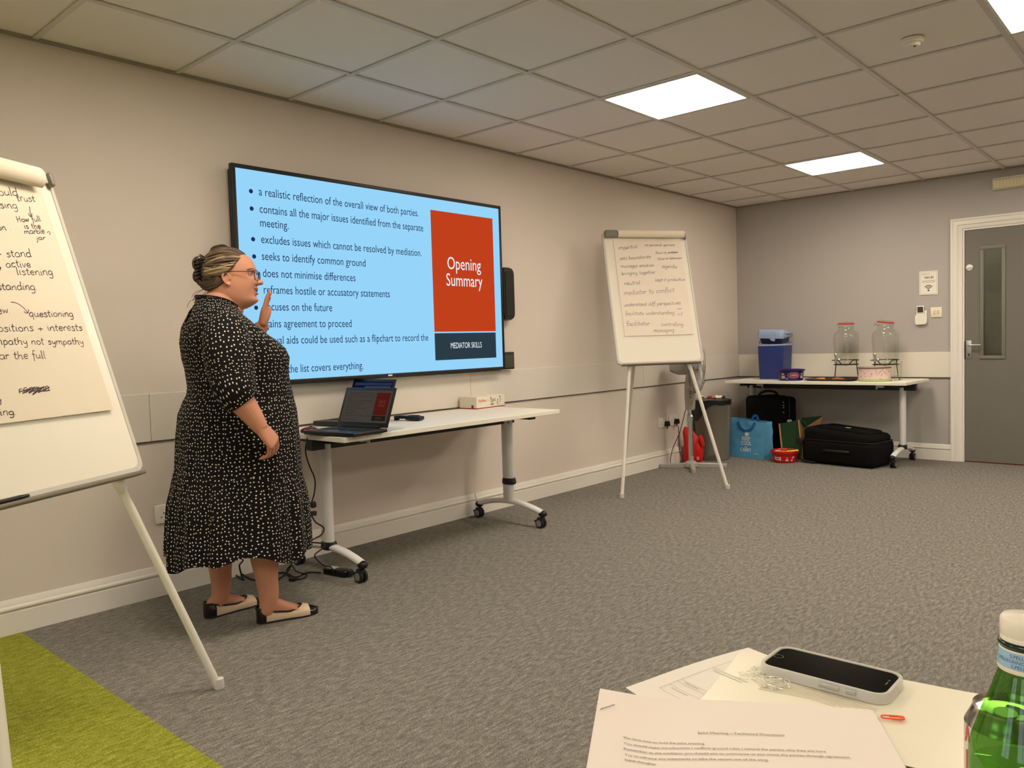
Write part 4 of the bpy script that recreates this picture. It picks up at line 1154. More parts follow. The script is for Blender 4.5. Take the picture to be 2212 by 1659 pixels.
# left hand: raised, palm forward, seen edge on from the thumb side
hand_mesh(WRL, (.16, -.02, .98), (-.90, .40, .16), (-.40, -.91, .05), (.056, .066, .070, .064), ((.10, .12, .1), (.06, .10, .1), (.09, .14, .12), (.16, .18, .14)), ((.024, .003, .010), (.026, .0, .006), (.018, .0, .002)), .0275)
# feet inside the shoes
FOOT = [((.036, -.090, 0), (.285, -.118, 0)), ((-.122, .110, 0), (.130, .175, 0))]
def foot_frame(k):
    a, b = V(FOOT[k][0]), V(FOOT[k][1]); d = (b - a).normalized()
    return PM @ frame(a, d, (-d.y, d.x, 0)), (b - a).length
SW_ = [(0, .010), (.015, .020), (.05, .028), (.12, .0325), (.3, .033), (.5, .035), (.7, .042), (.82, .040), (.92, .031), (.98, .018), (1, .008)]
for k in range(2):
    Fm, L_ = foot_frame(k); rr = []
    for s in (.02, .06, .14, .25, .35, .45, .55, .65, .75, .85, .93):
        w = interp(SW_, s) - .005; top = interp([(0, .05), (.1, .085), (.25, .10), (.38, .088), (.5, .068), (.65, .050), (.75, .040), (.93, .024)], s)
        rr.append([(s * L_, w * math.copysign(abs(math.cos(a)) ** .85, math.cos(a)), .008 + (top - .008) * (.5 + .5 * math.sin(a))) for a in [2 * PI * q / 28 for q in range(28)]])
    loft(bm, rr, M=Fm)
    for sy in (-1, 1): ball(bm, (.066 * L_ / .25 + .004, sy * .029, .088), .012, 12, 8, M=Fm)
bmesh.ops.recalc_face_normals(bm, faces=bm.faces)
tmp = bpy.data.meshes.new('skin_raw'); bm.to_mesh(tmp); bm.free()
to = bpy.data.objects.new('skin_raw', tmp); COL.objects.link(to)
md = to.modifiers.new('fuse', 'REMESH'); md.mode = 'VOXEL'; md.voxel_size = .0027; md.use_smooth_shade = True
ms = to.modifiers.new('relax', 'SMOOTH'); ms.factor = .5; ms.iterations = 3
bpy.context.view_layer.update()
sk = bpy.data.meshes.new_from_object(to.evaluated_get(bpy.context.evaluated_depsgraph_get()))
bpy.data.objects.remove(to); bpy.data.meshes.remove(tmp)
sk.name = 'body'
M_skin = mat('skin', (200, 142, 116), .5, spec=.35, var=.05, vscale=40, sss=.10)
M_lip = mat('lips', (186, 106, 96), .4)
M_nail = mat('cheek flush', (206, 132, 106), .5, spec=.35, var=.06, vscale=40, sss=.12)
sk.materials.clear()
for m in (M_skin, M_lip): sk.materials.append(m)
HMi = (PM @ HM).inverted()
for p in sk.polygons:
    c = HMi @ p.center
    if c.x > .095 and 1.355 < c.z < 1.392 and abs(c.y) < .027:
        zm = 1.3745 + 8 * c.y * c.y; dzz = c.z - zm
        lim = .0115 * math.sqrt(max(0, 1 - (c.y / .026) ** 2))
        if -lim * 1.35 < dzz < lim: p.material_index = 1
    p.use_smooth = True
body = bpy.data.objects.new('body', sk); COL.objects.link(body); body.parent = person; body.matrix_parent_inverse = MW[person.name].inverted(); MW['body'] = Matrix.Identity(4)
# eyes and brows
HW = PM @ HM
for s in (-1, 1):
    bm = nb(); ball(bm, (.0895, s * .0315, 1.4405), .0118, 18, 12, M=HW); 
    e = obj('eye', bm, mat('eye white', (226, 216, 208), .2), person, 60)
    bm = nb(); cyl(bm, (.0965, s * .0315, 1.4400), (.1017, s * .0315, 1.4400), .0056, .0028, 16, M=HW); obj('iris', bm, mat('iris dark', (50, 40, 36), .15), e)
    bm = nb(); tube(bm, smooth_path([HW @ V((.1125, s * .016, 1.4600)), HW @ V((.1115, s * .028, 1.4635)), HW @ V((.104, s * .042, 1.4625)), HW @ V((.092, s * .054, 1.4575))], 5), [.0022] * 8 + [.0018] * 8, 6, sx=1.3); obj('eyebrow', bm, mat('brow brown', (112, 80, 60), .8), person, 60)
    bm = nb(); tube(bm, smooth_path([HW @ V((.0995, s * .019, 1.4430)), HW @ V((.1015, s * .031, 1.4465)), HW @ V((.0945, s * .045, 1.4440))], 5), .0034, 8); tube(bm, smooth_path([HW @ V((.0985, s * .020, 1.4375)), HW @ V((.1000, s * .031, 1.4352)), HW @ V((.0935, s * .044, 1.4375))], 5), .0026, 8); obj('eyelid', bm, M_skin, person, 60)
# glasses
gl = thing('glasses', '', '', M=HW); 
for k_ in ('label', 'category'): del gl[k_]
gl.parent = person; gl.matrix_parent_inverse = MW[person.name].inverted()
M_gf = mat('glasses frame', (44, 32, 36), .35)
for s in (-1, 1):
    lens = [(.1285 - .30 * (abs(y) - .03 + .0) ** 1 * .35 - .004, y, z) for y, z in [(s * (.0345 + a), 1.4355 + b) for a, b in rrect(.050, .040, .014, 6)]]
    bm = nb(); tube(bm, [HW @ V(p) for p in lens], .0016, 8, loop=True); obj('rim', bm, M_gf, gl, 60)
    bm = nb(); f = bm.faces.new([bm.verts.new(HW @ V(p)) for p in lens]); obj('lens', bm, mat_thin_glass('spectacle lens', (.97, .97, .98), .9, .02, .15), gl, 0)
    bm = nb(); tube(bm, smooth_path([HW @ V((.118, s * .0595, 1.4475)), HW @ V((.105, s * .0745, 1.448)), HW @ V((.06, s * .082, 1.449)), HW @ V((.012, s * .0835, 1.446)), HW @ V((-.012, s * .082, 1.432))], 5), .0017, 8); obj('temple', bm, M_gf, gl, 60)
bm = nb(); tube(bm, smooth_path([HW @ V((.1245, -.010, 1.446)), HW @ V((.130, 0, 1.449)), HW @ V((.1245, .010, 1.446))], 4), .0016, 8); obj('bridge', bm, M_gf, gl, 60)

# ---- hair: cap of locks swept back to a twisted bun
M_h = [mat('hair dark brown', (56, 42, 33), .5, bump=.5, bscale=900), mat('hair brown', (78, 60, 46), .48), mat('hair ash', (102, 84, 64), .45), mat('hair pale streak', (168, 148, 114), .45)]
HE = V((.003, 0, 1.4555)); HR = V((.104, .0885, .0965))
def on_head(dirv, k=1.0):
    d = V(dirv).normalized(); t_ = 1 / math.sqrt((d.x / HR.x) ** 2 + (d.y / HR.y) ** 2 + (d.z / HR.z) ** 2)
    return HE + d * t_ * k
bm = nb(); g = []
# under-cap, cut along the hairline
NU, NV = 60, 34
def hairline(phi):      # polar angle from the crown (deg) where the hair stops; phi = 0 front, 180 back
    a = abs(math.degrees(phi))
    return interp([(0, 47), (25, 52), (50, 68), (70, 87), (85, 104), (100, 117), (120, 128), (150, 137), (180, 138)], a)
for i in range(NV + 1):
    row = []
    for k in range(NU):
        phi = -PI + 2 * PI * k / NU; pol = math.radians(hairline(phi)) * (i + .001) / NV
        row.append(HW @ on_head((math.sin(pol) * math.cos(phi), math.sin(pol) * math.sin(phi), math.cos(pol)), .985))
    g.append(row)
loft(bm, g, True, True, False, mi=0)
BUN = V((-.098, -.004, 1.462))
rnd = random.Random(11)
for s in (-1, 1):
    NL = 62
    for q in range(NL):
        phi = math.radians(2 + 140 * (q / (NL - 1)) ** 1.0 + rnd.uniform(-1.2, 1.2)) * s
        pol0 = math.radians(hairline(phi) - (1.5 if q < 46 else 3))
        d0 = V((math.sin(pol0) * math.cos(phi), math.sin(pol0) * math.sin(phi), math.cos(pol0)))
        end = V((-.95, s * rnd.uniform(.05, .28), rnd.uniform(-.15, .3)))
        pts = []
        sag = .22 * math.sin(math.radians(min(abs(math.degrees(phi)) * 1.4, 180)))
        for t_ in [j / 9 for j in range(10)]:
            dd = d0.normalized().slerp(end.normalized(), t_) if d0.angle(end) < 3.1 else d0.lerp(end, t_)
            dd = dd + V((0, 0, -sag * math.sin(PI * t_) * .55)); 
            pts.append(HW @ on_head(dd, 1.0 + .018 * math.sin(PI * t_) + rnd.uniform(-.004, .004)))
        wd = rnd.uniform(.0040, .0062)
        mi = 3 if q < 40 and rnd.random() < (.12 if q < 14 else .26) else (2 if q < 34 and rnd.random() < .35 or rnd.random() < .12 else (1 if rnd.random() < .45 else 0))
        P = smooth_path(pts, 3)
        tube(bm, P, [wd * (.25 + .75 * math.sin(PI * min(1, .12 + .8 * k / len(P)))) for k in range(len(P))], 7, mi, sx=1.0)
# top locks from the parting backwards
for q in range(34):
    y0 = -.05 + .1 * q / 33
    pts = [HW @ on_head(V((math.cos(a) , y0 * 8 * (1 - .3 * abs(a - 1.6) / 1.6) * .8, math.sin(a))), 1.012 + rnd.uniform(-.004, .006)) for a in [math.radians(46 + 122 * j / 9) for j in range(10)]]
    tube(bm, smooth_path(pts, 3), [.0052 * (.35 + .65 * math.sin(PI * (.1 + .85 * k / 27))) for k in range(28)], 7, 0 if q % 3 else (1 if q % 6 else 2))
hair = obj('hair', bm, M_h, person, 60)
# bun of twisted locks at the back
bm = nb()
for q in range(34):
    a0 = rnd.uniform(0, 2 * PI); r0 = rnd.uniform(.008, .027); tl = rnd.uniform(-.6, .6); ce_ = BUN + V((rnd.uniform(-.012, .012), rnd.uniform(-.01, .01), rnd.uniform(-.035, .03)))
    ux, uy = V((math.cos(tl) * .75, .5 * math.sin(a0), .35 * math.sin(tl))), V((.1 * math.sin(a0), .35, 1.0))
    pts = [ce_ + ux * (r0 * math.cos(a)) + uy * (r0 * 1.15 * math.sin(a)) for a in [a0 + 4.2 * j / 10 for j in range(11)]]
    tube(bm, [HW @ p for p in smooth_path(pts, 2)], [.0060 * (.3 + .7 * math.sin(PI * (.05 + .9 * k / 20))) for k in range(21)], 7, rnd.choice((0, 0, 1, 0, 1, 0, 2)))
ball(bm, BUN, (.027, .03, .038), 16, 10, 0, M=HW)
# roll of hair from the nape up to the bun
for q in range(30):
    s = -1 if q % 5 else 1; f = rnd.random()
    pts = [V((.004 - .03 * f, s * (.080 + .004 * rnd.random()), 1.410 + .030 * f)), V((-.035, s * (.072 + .006 * f), 1.386 + .030 * f)), V((-.072, s * (.046 + .012 * rnd.random()), 1.380 + .034 * f)), V((-.100, s * (.014 + .018 * rnd.random()), 1.402 + .03 * f)), V((-.104, s * .006, 1.446))]
    tube(bm, [HW @ p for p in smooth_path(pts, 4)], .0052, 7, rnd.choice((0, 1, 1, 0, 2)))
obj('bun', bm, M_h, hair, 60)
bm = nb()
for q in range(6):
    y = -.030 + .013 * q
    tube(bm, [HW @ p for p in smooth_path([V((-.066, -.050, 1.466 + y)), V((-.080, -.052, 1.466 + y * 1.02)), V((-.098, -.046, 1.465 + y * 1.05)), V((-.112, -.032, 1.463 + y * 1.08)), V((-.118, -.018, 1.462 + y))], 4)], .0058, 8)
box(bm, (-.070, -.049, 1.466), (.020, .012, .082), M=HW, r=.005)
for s in (-1, 1): tube(bm, [HW @ V((-.078 - .010 * k, -.03 + .005 * s + .003 * k * s, 1.506 + .009 * k + .003 * s)) for k in range(3)], [.005, .004, .0015], 6)
obj('claw_clip', bm, mat('clip black', (12, 11, 11), .22), hair, 60)
bm = nb()
for pts in ([(-.07, -.06, 1.385), (-.105, -.06, 1.365), (-.125, -.05, 1.34), (-.118, -.045, 1.325)], [(-.065, -.055, 1.38), (-.098, -.06, 1.35), (-.135, -.055, 1.335), (-.150, -.05, 1.31)], [(-.075, -.05, 1.385), (-.115, -.05, 1.37), (-.13, -.05, 1.35)]):
    tube(bm, [HW @ p for p in smooth_path([V(p) for p in pts], 5)], .0009, 5)
obj('loose_strands', bm, M_h[1], hair, 60)

# ---- ballet flats
M_bei = mat('shoe beige leather', (218, 194, 166), .42); M_pat = mat('patent black', (10, 9, 10), .08, coat=.6); M_shb = mat('shoe black trim', (16, 14, 15), .45)
for k in range(2):
    Fm, L0 = foot_frame(k); Lh = L0 + .004
    NSg, NC = 44, 26
    def topz(s): return interp([(0, .062), (.05, .063), (.15, .054), (.3, .043), (.5, .036), (.62, .038), (.7, .046), (.75, .050), (.82, .044), (.92, .034), (1, .024)], s)
    def gap(s):  return interp([(0, .008), (.015, .017), (.04, .025), (.12, .030), (.3, .0315), (.5, .032), (.62, .028), (.69, .018), (.735, .002), (.75, .0), (1, 0)], s)
    def section(s, off=0.0):
        w = interp(SW_, s) + .002 + off; h_ = topz(s) + off * .5; gp = gap(s); pts = []
        for q in range(NC + 1):
            t_ = q / NC; a = PI * (1 - t_)             # left top -> sole -> right top
            # lower half: U; upper part leans in towards the opening
            x_ = -math.cos(PI * t_)
            prof = abs(2 * t_ - 1)
            if prof < .45: y = w * (2 * t_ - 1) / .45 * .92; z = .006
            else:
                v = (prof - .45) / .55; sgn = 1 if t_ > .5 else -1
                z = .006 + (h_ - .006) * math.sin(v * PI / 2) ** .9
                y = sgn * ((w * (.92 + .08 * math.sin(PI * min(1, v * 1.6)))) * (1 - v ** 2.2) + gp * v ** 2.2)
            pts.append((s * Lh - .002, y, z))
        return pts
    ss = [(i / NSg) for i in range(NSg + 1)]
    secs = [section(s) for s in ss]
    def part(i0, i1, grow=0.0):
        bm = nb(); out = [section(s, grow) for s in ss[i0:i1 + 1]]; inn = [[(x, y * .9, z + .002) for x, y, z in section(s, grow - .0022)] for s in ss[i0:i1 + 1]]
        vo_ = [[bm.verts.new(Fm @ V(p)) for p in r] for r in out]; vi = [[bm.verts.new(Fm @ V(p)) for p in r] for r in inn]
        for A, rev in ((vo_, 0), (vi, 1)):
            for a, b in zip(A[:-1], A[1:]):
                for j in range(NC): bm.faces.new((a[j], a[j + 1], b[j + 1], b[j]))
        for a, b in zip(range(len(vo_) - 1), range(1, len(vo_))):
            for j in (0, NC): bm.faces.new((vo_[a][j], vo_[b][j], vi[b][j], vi[a][j]))
        if i0 == 0: bm.faces.new(vo_[0])
        for r in (0, -1):
            for j in range(NC): bm.faces.new((vo_[r][j], vo_[r][j + 1], vi[r][j + 1], vi[r][j]))
        return bm
    shoe = obj('shoe', part(5, 37), M_bei, person, 50)
    obj('heel_cap', part(0, 6, .0012), M_pat, shoe, 50)
    obj('toe_cap', part(37, 44, .0012), M_pat, shoe, 50)
    bm = nb(); ol = [(s * Lh - .002, (interp(SW_, s) + .002) * .97) for s in ss]; pl_ = [(x, y) for x, y in ol] + [(x, -y) for x, y in ol[::-1]]
    loft(bm, [[(x, y * q, z) for x, y in pl_] for z, q in ((.001, .95), (.004, 1.0), (.008, .97))], M=Fm)
    hl = [(x, y) for x, y in ol[:14]]; hp_ = [(x, y) for x, y in hl] + [(x, -y) for x, y in hl[::-1]]
    obj('sole', bm, M_shb, shoe, 40)
    edge = [s_[0] for s_, s in zip(secs, ss) if s < .742] + [s_[-1] for s_, s in zip(secs[::-1], ss[::-1]) if s < .742]
    bm = nb(); tube(bm, [Fm @ V(p) for p in edge], .0042, 8, loop=True); obj('topline_trim', bm, M_shb, shoe, 60)
# ------------------------------------------------------------------ flip charts
def unplane(Mb, u, v, off=0.0):
    d = _F + _R2 * ((u - 1106) / 1704.57) - _U2 * ((v - 829.5) / 1704.57)
    n = V((Mb[0][2], Mb[1][2], Mb[2][2])); o = V((Mb[0][3], Mb[1][3], Mb[2][3])) + n * off
    P = CAMP + d * ((o - CAMP).dot(n) / d.dot(n))
    return Mb.inverted() @ P
M_board = mat('whiteboard face', (238, 233, 218), 0.3)
M_bframe = mat('easel frame grey', (206, 202, 194), 0.4)
M_leg = mat('easel leg white', (226, 222, 212), 0.4)
M_tray = mat('pen tray grey', (120, 112, 98), 0.45)
M_flip = mat('flip chart paper', (238, 227, 210), 0.85, var=0.02, vscale=9)
def easel(cx, cy, th, nbk, zb, tilt, S, Lt, label, plabel, lines, dec, roll, pad, cropk, crop0, leftcap, rear, inkw, hk, W=0.705, HH=1.036):
    ex = V((math.cos(th), math.sin(th), 0)); en = V((math.sin(th), -math.cos(th), 0))
    up = -en * math.sin(tilt) + V((0, 0, math.cos(tilt))); nn = ex.cross(up)
    o = V((cx, cy, 0)); bo = o + en * nbk + V((0, 0, zb))
    Mb = frame(bo, ex, up, nn)
    t = thing('flip_chart_easel', label, 'easel', M=frame(o, ex, -en), group='white flip chart easels')
    bm = nb(); loft(bm, [[(x, y + HH / 2, z) for x, y in rrect(W * q, HH - W * (1 - q), 0.03)] for z, q in ((-0.016, .985), (-0.014, 1.0), (0.0, 1.0), (0.004, .99), (0.004, .955), (0.001, .95))], M=Mb, cap1=False)
    obj('board_frame', bm, M_bframe, t)
    bm = nb(); prism(bm, [(x, y + HH / 2) for x, y in rrect(W * .952, HH - W * .046, 0.02)], -0.01, 0.0015, M=Mb); obj('whiteboard', bm, M_board, t)
    bm = nb(); box(bm, (0, -0.006, 0.012), (W * .9, 0.012, 0.045), M=Mb, r=.004); obj('pen_tray', bm, M_tray, t)
    for s in (-1, 1):
        a = bo + ex * (s * Lt / 2) - nn * 0.028 + up * 0.02; b = o + ex * (s * S / 2); d = (b - a).normalized()
        bm = nb(); cyl(bm, a - d * 0.1, b - d * 0.02, 0.0135, 0.0125, 20); lg = obj('leg', bm, M_leg, t)
        bm = nb(); cyl(bm, a + d * 0.02, a + d * 0.065, 0.0175, seg=20); obj('leg_collar', bm, M_leg, lg)
        bm = nb(); lathe(bm, [(0.0155, -.026), (0.0175, 0), (0.0165, 0.004), (0.0, 0.004)] if False else [(.0165, 0.001), (.0178, .006), (.0155, .034), (.0, .036)], seg=20, M=frame(b - d * 0.0, *basis(V((0, 0, 1))), (0, 0, 1))); obj('rubber_foot', bm, mat('easel foot', (208, 206, 200), .6), lg)
    if rear is not None:
        a = bo + ex * rear[0] - nn * 0.035 + up * 0.03; b = V((rear[1], rear[2], 0.005)); bm = nb(); cyl(bm, a, b, 0.012, 0.009, 16); lg = obj('leg', bm, M_bframe, t)
        bm = nb(); lathe(bm, [(.013, 0.001), (.014, .006), (.012, .03), (0, .03)], seg=16, M=Matrix.Translation((b.x, b.y, 0))); obj('rubber_foot', bm, M_gry, lg)
    bm = nb(); box(bm, (0.0, HH - 0.028, 0.007), (W * .93, 0.04, 0.012), M=Mb, r=.004); obj('clamp_bar', bm, M_bframe, t)
    M_cap = mat('clamp cap grey', (128, 124, 116), .4)
    for x, w, h_, d_, y_ in ((-W / 2 + .012 + leftcap / 2, leftcap, .056, .044, .022), (W / 2 - .019, 0.018, .048, .026, .036)):
        bm = nb(); box(bm, (x, HH - y_, d_ / 2), (w, h_, d_), M=Mb, r=d_ * .32, seg=4); obj('clamp_cap', bm, M_cap, t)
    # the pad that hangs on the board
    p = thing('flip_chart_pad', plabel, 'paper pad', M=Mb, group='flip chart pads hanging on the easels')
    M_flip = mat('flip paper near', (232, 222, 202), .85, var=.02, vscale=9) if cx < 2 else mat('flip paper far', (238, 226, 211), .85, var=.02, vscale=9)
    x0, x1, y0 = pad; n = 26; m = 14
    rnd = random.Random(int(cx * 100))
    def sheet_z(xx, yy):
        i_ = n * (yy - y0) / (HH - 0.035 - y0)
        z = 0.0078 + 0.0016 * (noise.noise(V((xx * 3 + cx, yy * 14, 0.3))) + .5 * noise.noise(V((xx * 8, yy * 22, cx)))) + (0.004 * max(0, 1 - i_ / n) ** 3 * (xx - x0) / (x1 - x0) if cx < 2 else 0)
        return max(z, .005)
    bm = nb(); g = []
    n, m = 60, 24
    for i in range(n + 1):
        row = []
        for j in range(m + 1):
            xx = x0 + (x1 - x0) * j / m; yy = y0 + (HH - 0.035 - y0) * i / n
            z = sheet_z(xx, yy)
            row.append(bm.verts.new(Mb @ V((xx, yy, z)))); continue
            z = 0.007 + 0.0022 * (noise.noise(V((xx * 3 + cx, yy * 16, 0.3))) + .5 * noise.noise(V((xx * 9, yy * 30, cx)))) + (0.004 * (1 - i / n) ** 3 * (xx - x0) / (x1 - x0) if cx < 2 else 0)
            row.append(bm.verts.new(Mb @ V((xx, yy, max(z, .005)))))
        g.append(row)
    for a, b in zip(g[:-1], g[1:]):
        for j in range(m): bm.faces.new((a[j], a[j + 1], b[j + 1], b[j]))
    k = lambda q: unplane(Mb, crop0[0] + q[0] * cropk, crop0[1] + q[1] * cropk, 0.012)
    def up_to_sheet():
        pass
    sheet_faces = len(bm.faces)
    Mi = Mb; nv0 = len(bm.verts)
    for s, ax, ay, bx_, by_, mi, ww in lines:
        a, b = k((ax, ay)), k((bx_, by_)); d = b - a
        hand(bm, s, a.x, a.y, Mi, width=d.length, yk=hk * (1 if len(s) > 3 else .7), rot=math.atan2(d.y, d.x), w=inkw * ww, mi=mi)
    for pts, mi, ww in dec:
        q = [V((c.x, c.y, 0)) for c in (k(r) for r in pts)]
        ribbon(bm, smooth_path(q, 5) if len(q) > 2 else q, inkw * ww, Mi, mi)
    bm.verts.ensure_lookup_table(); Mbi = Mb.inverted()
    for v in bm.verts[nv0:]:
        q = Mbi @ v.co; q.z = sheet_z(q.x, q.y) + .0005; v.co = Mb @ q
    obj('written_sheet', bm, [M_flip, M_pen, mat('blue pen ink', (70, 84, 150), .7)], p, 60)
    bm = nb(); box(bm, ((x0 + x1) / 2 + 0.0, (y0 + HH - 0.03) / 2 + .002, 0.0028), (x1 - x0 - .002, HH - 0.03 - y0, 0.0025), M=Mb); obj('under_sheets', bm, M_flip, p, 0)
    bm = nb(); xa, xb, yb, r1, bulge, drop = roll
    prof = []
    for i in range(25):
        a = -1.9 + 3.6 * i / 24 + .4
        prof.append((HH - yb + r1 * math.sin(a), 0.02 + bulge * max(math.cos(a), -.5)))
    prof = prof[1:]
    inner = [(y + (-.003 if i > 3 else .001), z - .003) for i, (y, z) in enumerate(prof)]
    rr = []
    for x in (xa, xb):
        rr.append([(x - (.016 if x == xb and False else 0), y, z) for y, z in prof + inner[::-1]])
    loft(bm, rr, M=Mb); obj('turned_over_sheets', bm, mat('paper roll', (240, 228, 206), .8), p, 50)
    return Mb
E2 = [('impartial', 240, 325, 515, 300), ('no personal opinions', 615, 275, 1050, 272), ('sets boundaries', 255, 475, 705, 445), ('focus on problem', 775, 385, 1095, 375), ('focus on behaviour', 805, 470, 1150, 455),
 ('manages emotion', 275, 585, 750, 568), ('agenda', 865, 585, 1080, 590), ('bringing together', 285, 690, 770, 668), ('neutral', 325, 835, 555, 820), ('kept it productive', 770, 780, 1195, 770), ('mediator to conflict', 320, 975, 1045, 930),
 ('understand diff perspectives', 320, 1140, 1135, 1110), ('facilitate understanding', 340, 1265, 1045, 1250), ('facilitator', 355, 1415, 690, 1410), ('controlling', 855, 1420, 1170, 1420), ('managing', 745, 1510, 1040, 1500)]
E2 = [l + (1, 1) for l in E2] + [('com', 1080, 1180, 1150, 1178, 2, .7), ('inf', 1085, 1265, 1160, 1262, 2, .7)]
easel(5.0321, -0.7374, -0.577, -0.1988, 0.9461, 0.2466, 0.8478, 0.4785, 'white flip chart easel standing near the far corner before the fan', 'flip chart pad with handwritten mediator words on the far easel',
      E2, [([(960, 368), (1095, 362)], 1, 1.0), ([(350, 310), (365, 300)], 1, 2.0)], (-0.236, 0.318, 0.022, 0.03, 0.03, 0.0), (-0.268, 0.296, 0.215), 0.1507, (1300, 490), 0.108, (-0.2, 5.36, -0.06), 0.0023, .86)
E1 = [('should', -70, 122, 130, 125), ('trust', 120, 160, 240, 163), ('raising', -70, 205, 125, 207), ('How full', 120, 300, 275, 290), ('is the', 165, 340, 275, 340), ('marble', 165, 375, 300, 372), ('?', 318, 397, 345, 392), ('jar', 240, 415, 305, 413),
 ('person .', -110, 350, 80, 350), ('- stand', -5, 525, 215, 525), ('active', 45, 592, 210, 592), ('listening', 115, 640, 355, 645), ('understanding.', -190, 740, 250, 740), ('view.', -60, 895, 75, 893), ('questioning', 195, 915, 485, 915),
 ('positions + interests', -45, 1010, 545, 1005), ('empathy not sympathy', -60, 1095, 550, 1095), ('hear the full', -75, 1195, 305, 1185), ('reason', 125, 1415, 330, 1395), ('story', -110, 1475, 15, 1470), ('making.', -130, 1560, 110, 1555)]
E1 = [l + (1, 1) for l in E1]
D1 = [([(200, 195), (203, 225), (205, 258)], 1, 1), ([(192, 240), (200, 258), (208, 262), (216, 240)], 1, 1), ([(75, 820), (110, 825), (150, 850), (185, 888)], 1, 1), ([(160, 880), (172, 890), (188, 888), (190, 868)], 1, 1),
 ([(130, 1405), (210, 1385), (150, 1415), (230, 1375), (190, 1415), (260, 1375), (215, 1425), (290, 1370), (250, 1410), (325, 1375), (280, 1400), (328, 1395)], 1, 1.3), ([(5, 600), (12, 590), (8, 612)], 1, 1)]
Mb1 = easel(0.8968, -1.3888, 0.51, -0.195, 0.745, 0.3, 0.8265, 0.4966, 'white flip chart easel in the left foreground on the green carpet edge', 'flip chart pad on the near easel, written with empathy and active listening',
      E1, D1, (-0.29, 0.272, 0.045, 0.036, 0.034, 0.0), (-0.27, 0.288, 0.213), 0.3316, (0, 380), 0.03, (-0.34, 0.35, -0.85), 0.0026, .70)
t = thing('marker_pen', 'thin black marker pen lying on the near easel\'s pen tray', 'pen', M=Mb1)
bm = nb(); cyl(bm, (-0.27, 0.0068, 0.022), (-0.165, 0.0068, 0.022), 0.006, seg=12, M=Mb1); obj('barrel', bm, M_blk, t)
bm = nb(); cyl(bm, (-0.165, 0.0068, 0.022), (-0.135, 0.0068, 0.022), 0.0064, 0.0045, seg=12, M=Mb1); obj('cap', bm, M_blkg, t)

# ------------------------------------------------------------------ pedestal fan
FX, FY = 6.13, -0.255
t = thing('pedestal_fan', 'silver pedestal fan with cross foot behind the far flip chart', 'fan', (FX, FY, 0))
M_fs = mat('fan silver plastic', (176, 174, 168), 0.38, 0.3)
M_fd = mat('fan dark grey', (96, 94, 90), .5)
for k, (ax, ay) in enumerate(((.55, -.835), (-.55, .835), (-.84, -.55), (.84, .55))):
    ln = (0.30, 0.27, 0.31, 0.18)[k]
    bm = nb(); Mx = frame((FX, FY, 0), (ax, ay, 0), (-ay, ax, 0))
    loft(bm, [[(x, y * w, z) for y, z in ((-.02, .002), (.02, .002), (.02, .024 * h_ + .012), (.012, .034 * h_ + .01), (-.012, .034 * h_ + .01), (-.02, .024 * h_ + .012))] for x, w, h_ in ((0.03, 1, 1), (ln * .6, .95, .85), (ln, .8, .6))], M=Mx)
    obj('foot_arm', bm, M_fs, t)
bm = nb(); lathe(bm, [(.055, .002), (.062, .012), (.058, .04), (.036, .058), (.022, .062), (.022, .10)], (FX, FY, 0), 28); obj('base_hub', bm, M_fs, t)
bm = nb(); lathe(bm, [(.02, .06), (.02, .40), (.026, .405), (.028, .45), (.02, .462), (.014, .465), (.014, .52)], (FX, FY, 0), 24); obj('pole', bm, M_chrome, t)
ax3 = V((.483 - .22 * .875, -.875 - .22 * .483, 0.0)).normalized(); sd = V((0, 0, 1)).cross(ax3)
Mc = frame((FX, FY, 0), ax3, sd)
bm = nb()
loft(bm, [[(a * w, b * d_, z) for a, b in loop_oval(1, 1, 20)] for z, w, d_ in ((.505, .036, .03), (.52, .042, .036), (.62, .048, .04), (.72, .046, .036), (.78, .036, .028), (.84, .028, .022), (.86, .02, .018))], M=Mc)
cb = obj('control_housing', bm, M_fs, t, 50)
bm = nb(); prism(bm, [(x, y) for x, y in rrect(.05, .155, .024)], 0.035, .043, M=Mc @ frame((0.012, 0, .62), (1, 0, 0), (0, 0, 1), (0, -1, 0))); obj('control_face', bm, mat('fan control face', (150, 146, 138), .4), cb)
for k, z in enumerate((.665, .645, .62)):
    bm = nb(); cyl(bm, (0.014, -.042, z), (.014, -.05, z), .006, seg=10, M=Mc); obj('button', bm, M_blk, cb)
bm = nb(); cyl(bm, (0.014, -.042, .585), (.014, -.052, .585), .011, seg=14, M=Mc); obj('timer_knob', bm, mat('fan knob tan', (176, 150, 100), .5), cb)
FC = V((FX, FY, 0.885))
Mf = frame(FC, sd, (0, 0, 1), ax3)      # z axis of this frame = air direction
bm = nb(); loft(bm, [[(a * r, b * r, z) for a, b in loop_oval(1, 1.0, 28)] for z, r in ((-.17, .03), (-.165, .05), (-.12, .068), (-.03, .075), (.0, .06))], M=Mf)
box(bm, (0, -.05, -.06), (.045, .05, .1), M=Mf, r=.012); obj('motor_housing', bm, M_fs, t, 50)
R = .225; zc = .055
bm = nb()
for rr_, zz, th_ in ((R, zc, .0055), (.06, zc - .05, .004), (.15, zc - .048, .0028)):
    tube(bm, [(rr_ * math.cos(a), rr_ * math.sin(a), zz) for a in [2 * PI * k / 56 for k in range(56)]], th_, 6, loop=True, M=Mf)
for k in range(72):
    a = 2 * PI * k / 72; c, s = math.cos(a), math.sin(a)
    tube(bm, [(.055 * c, .055 * s, zc - .05), (.17 * c, .17 * s, zc - .048), (.212 * c, .212 * s, zc - .03), (R * c, R * s, zc)], .0018, 4, M=Mf)
obj('rear_guard', bm, M_fs, t, 50)
bm = nb()
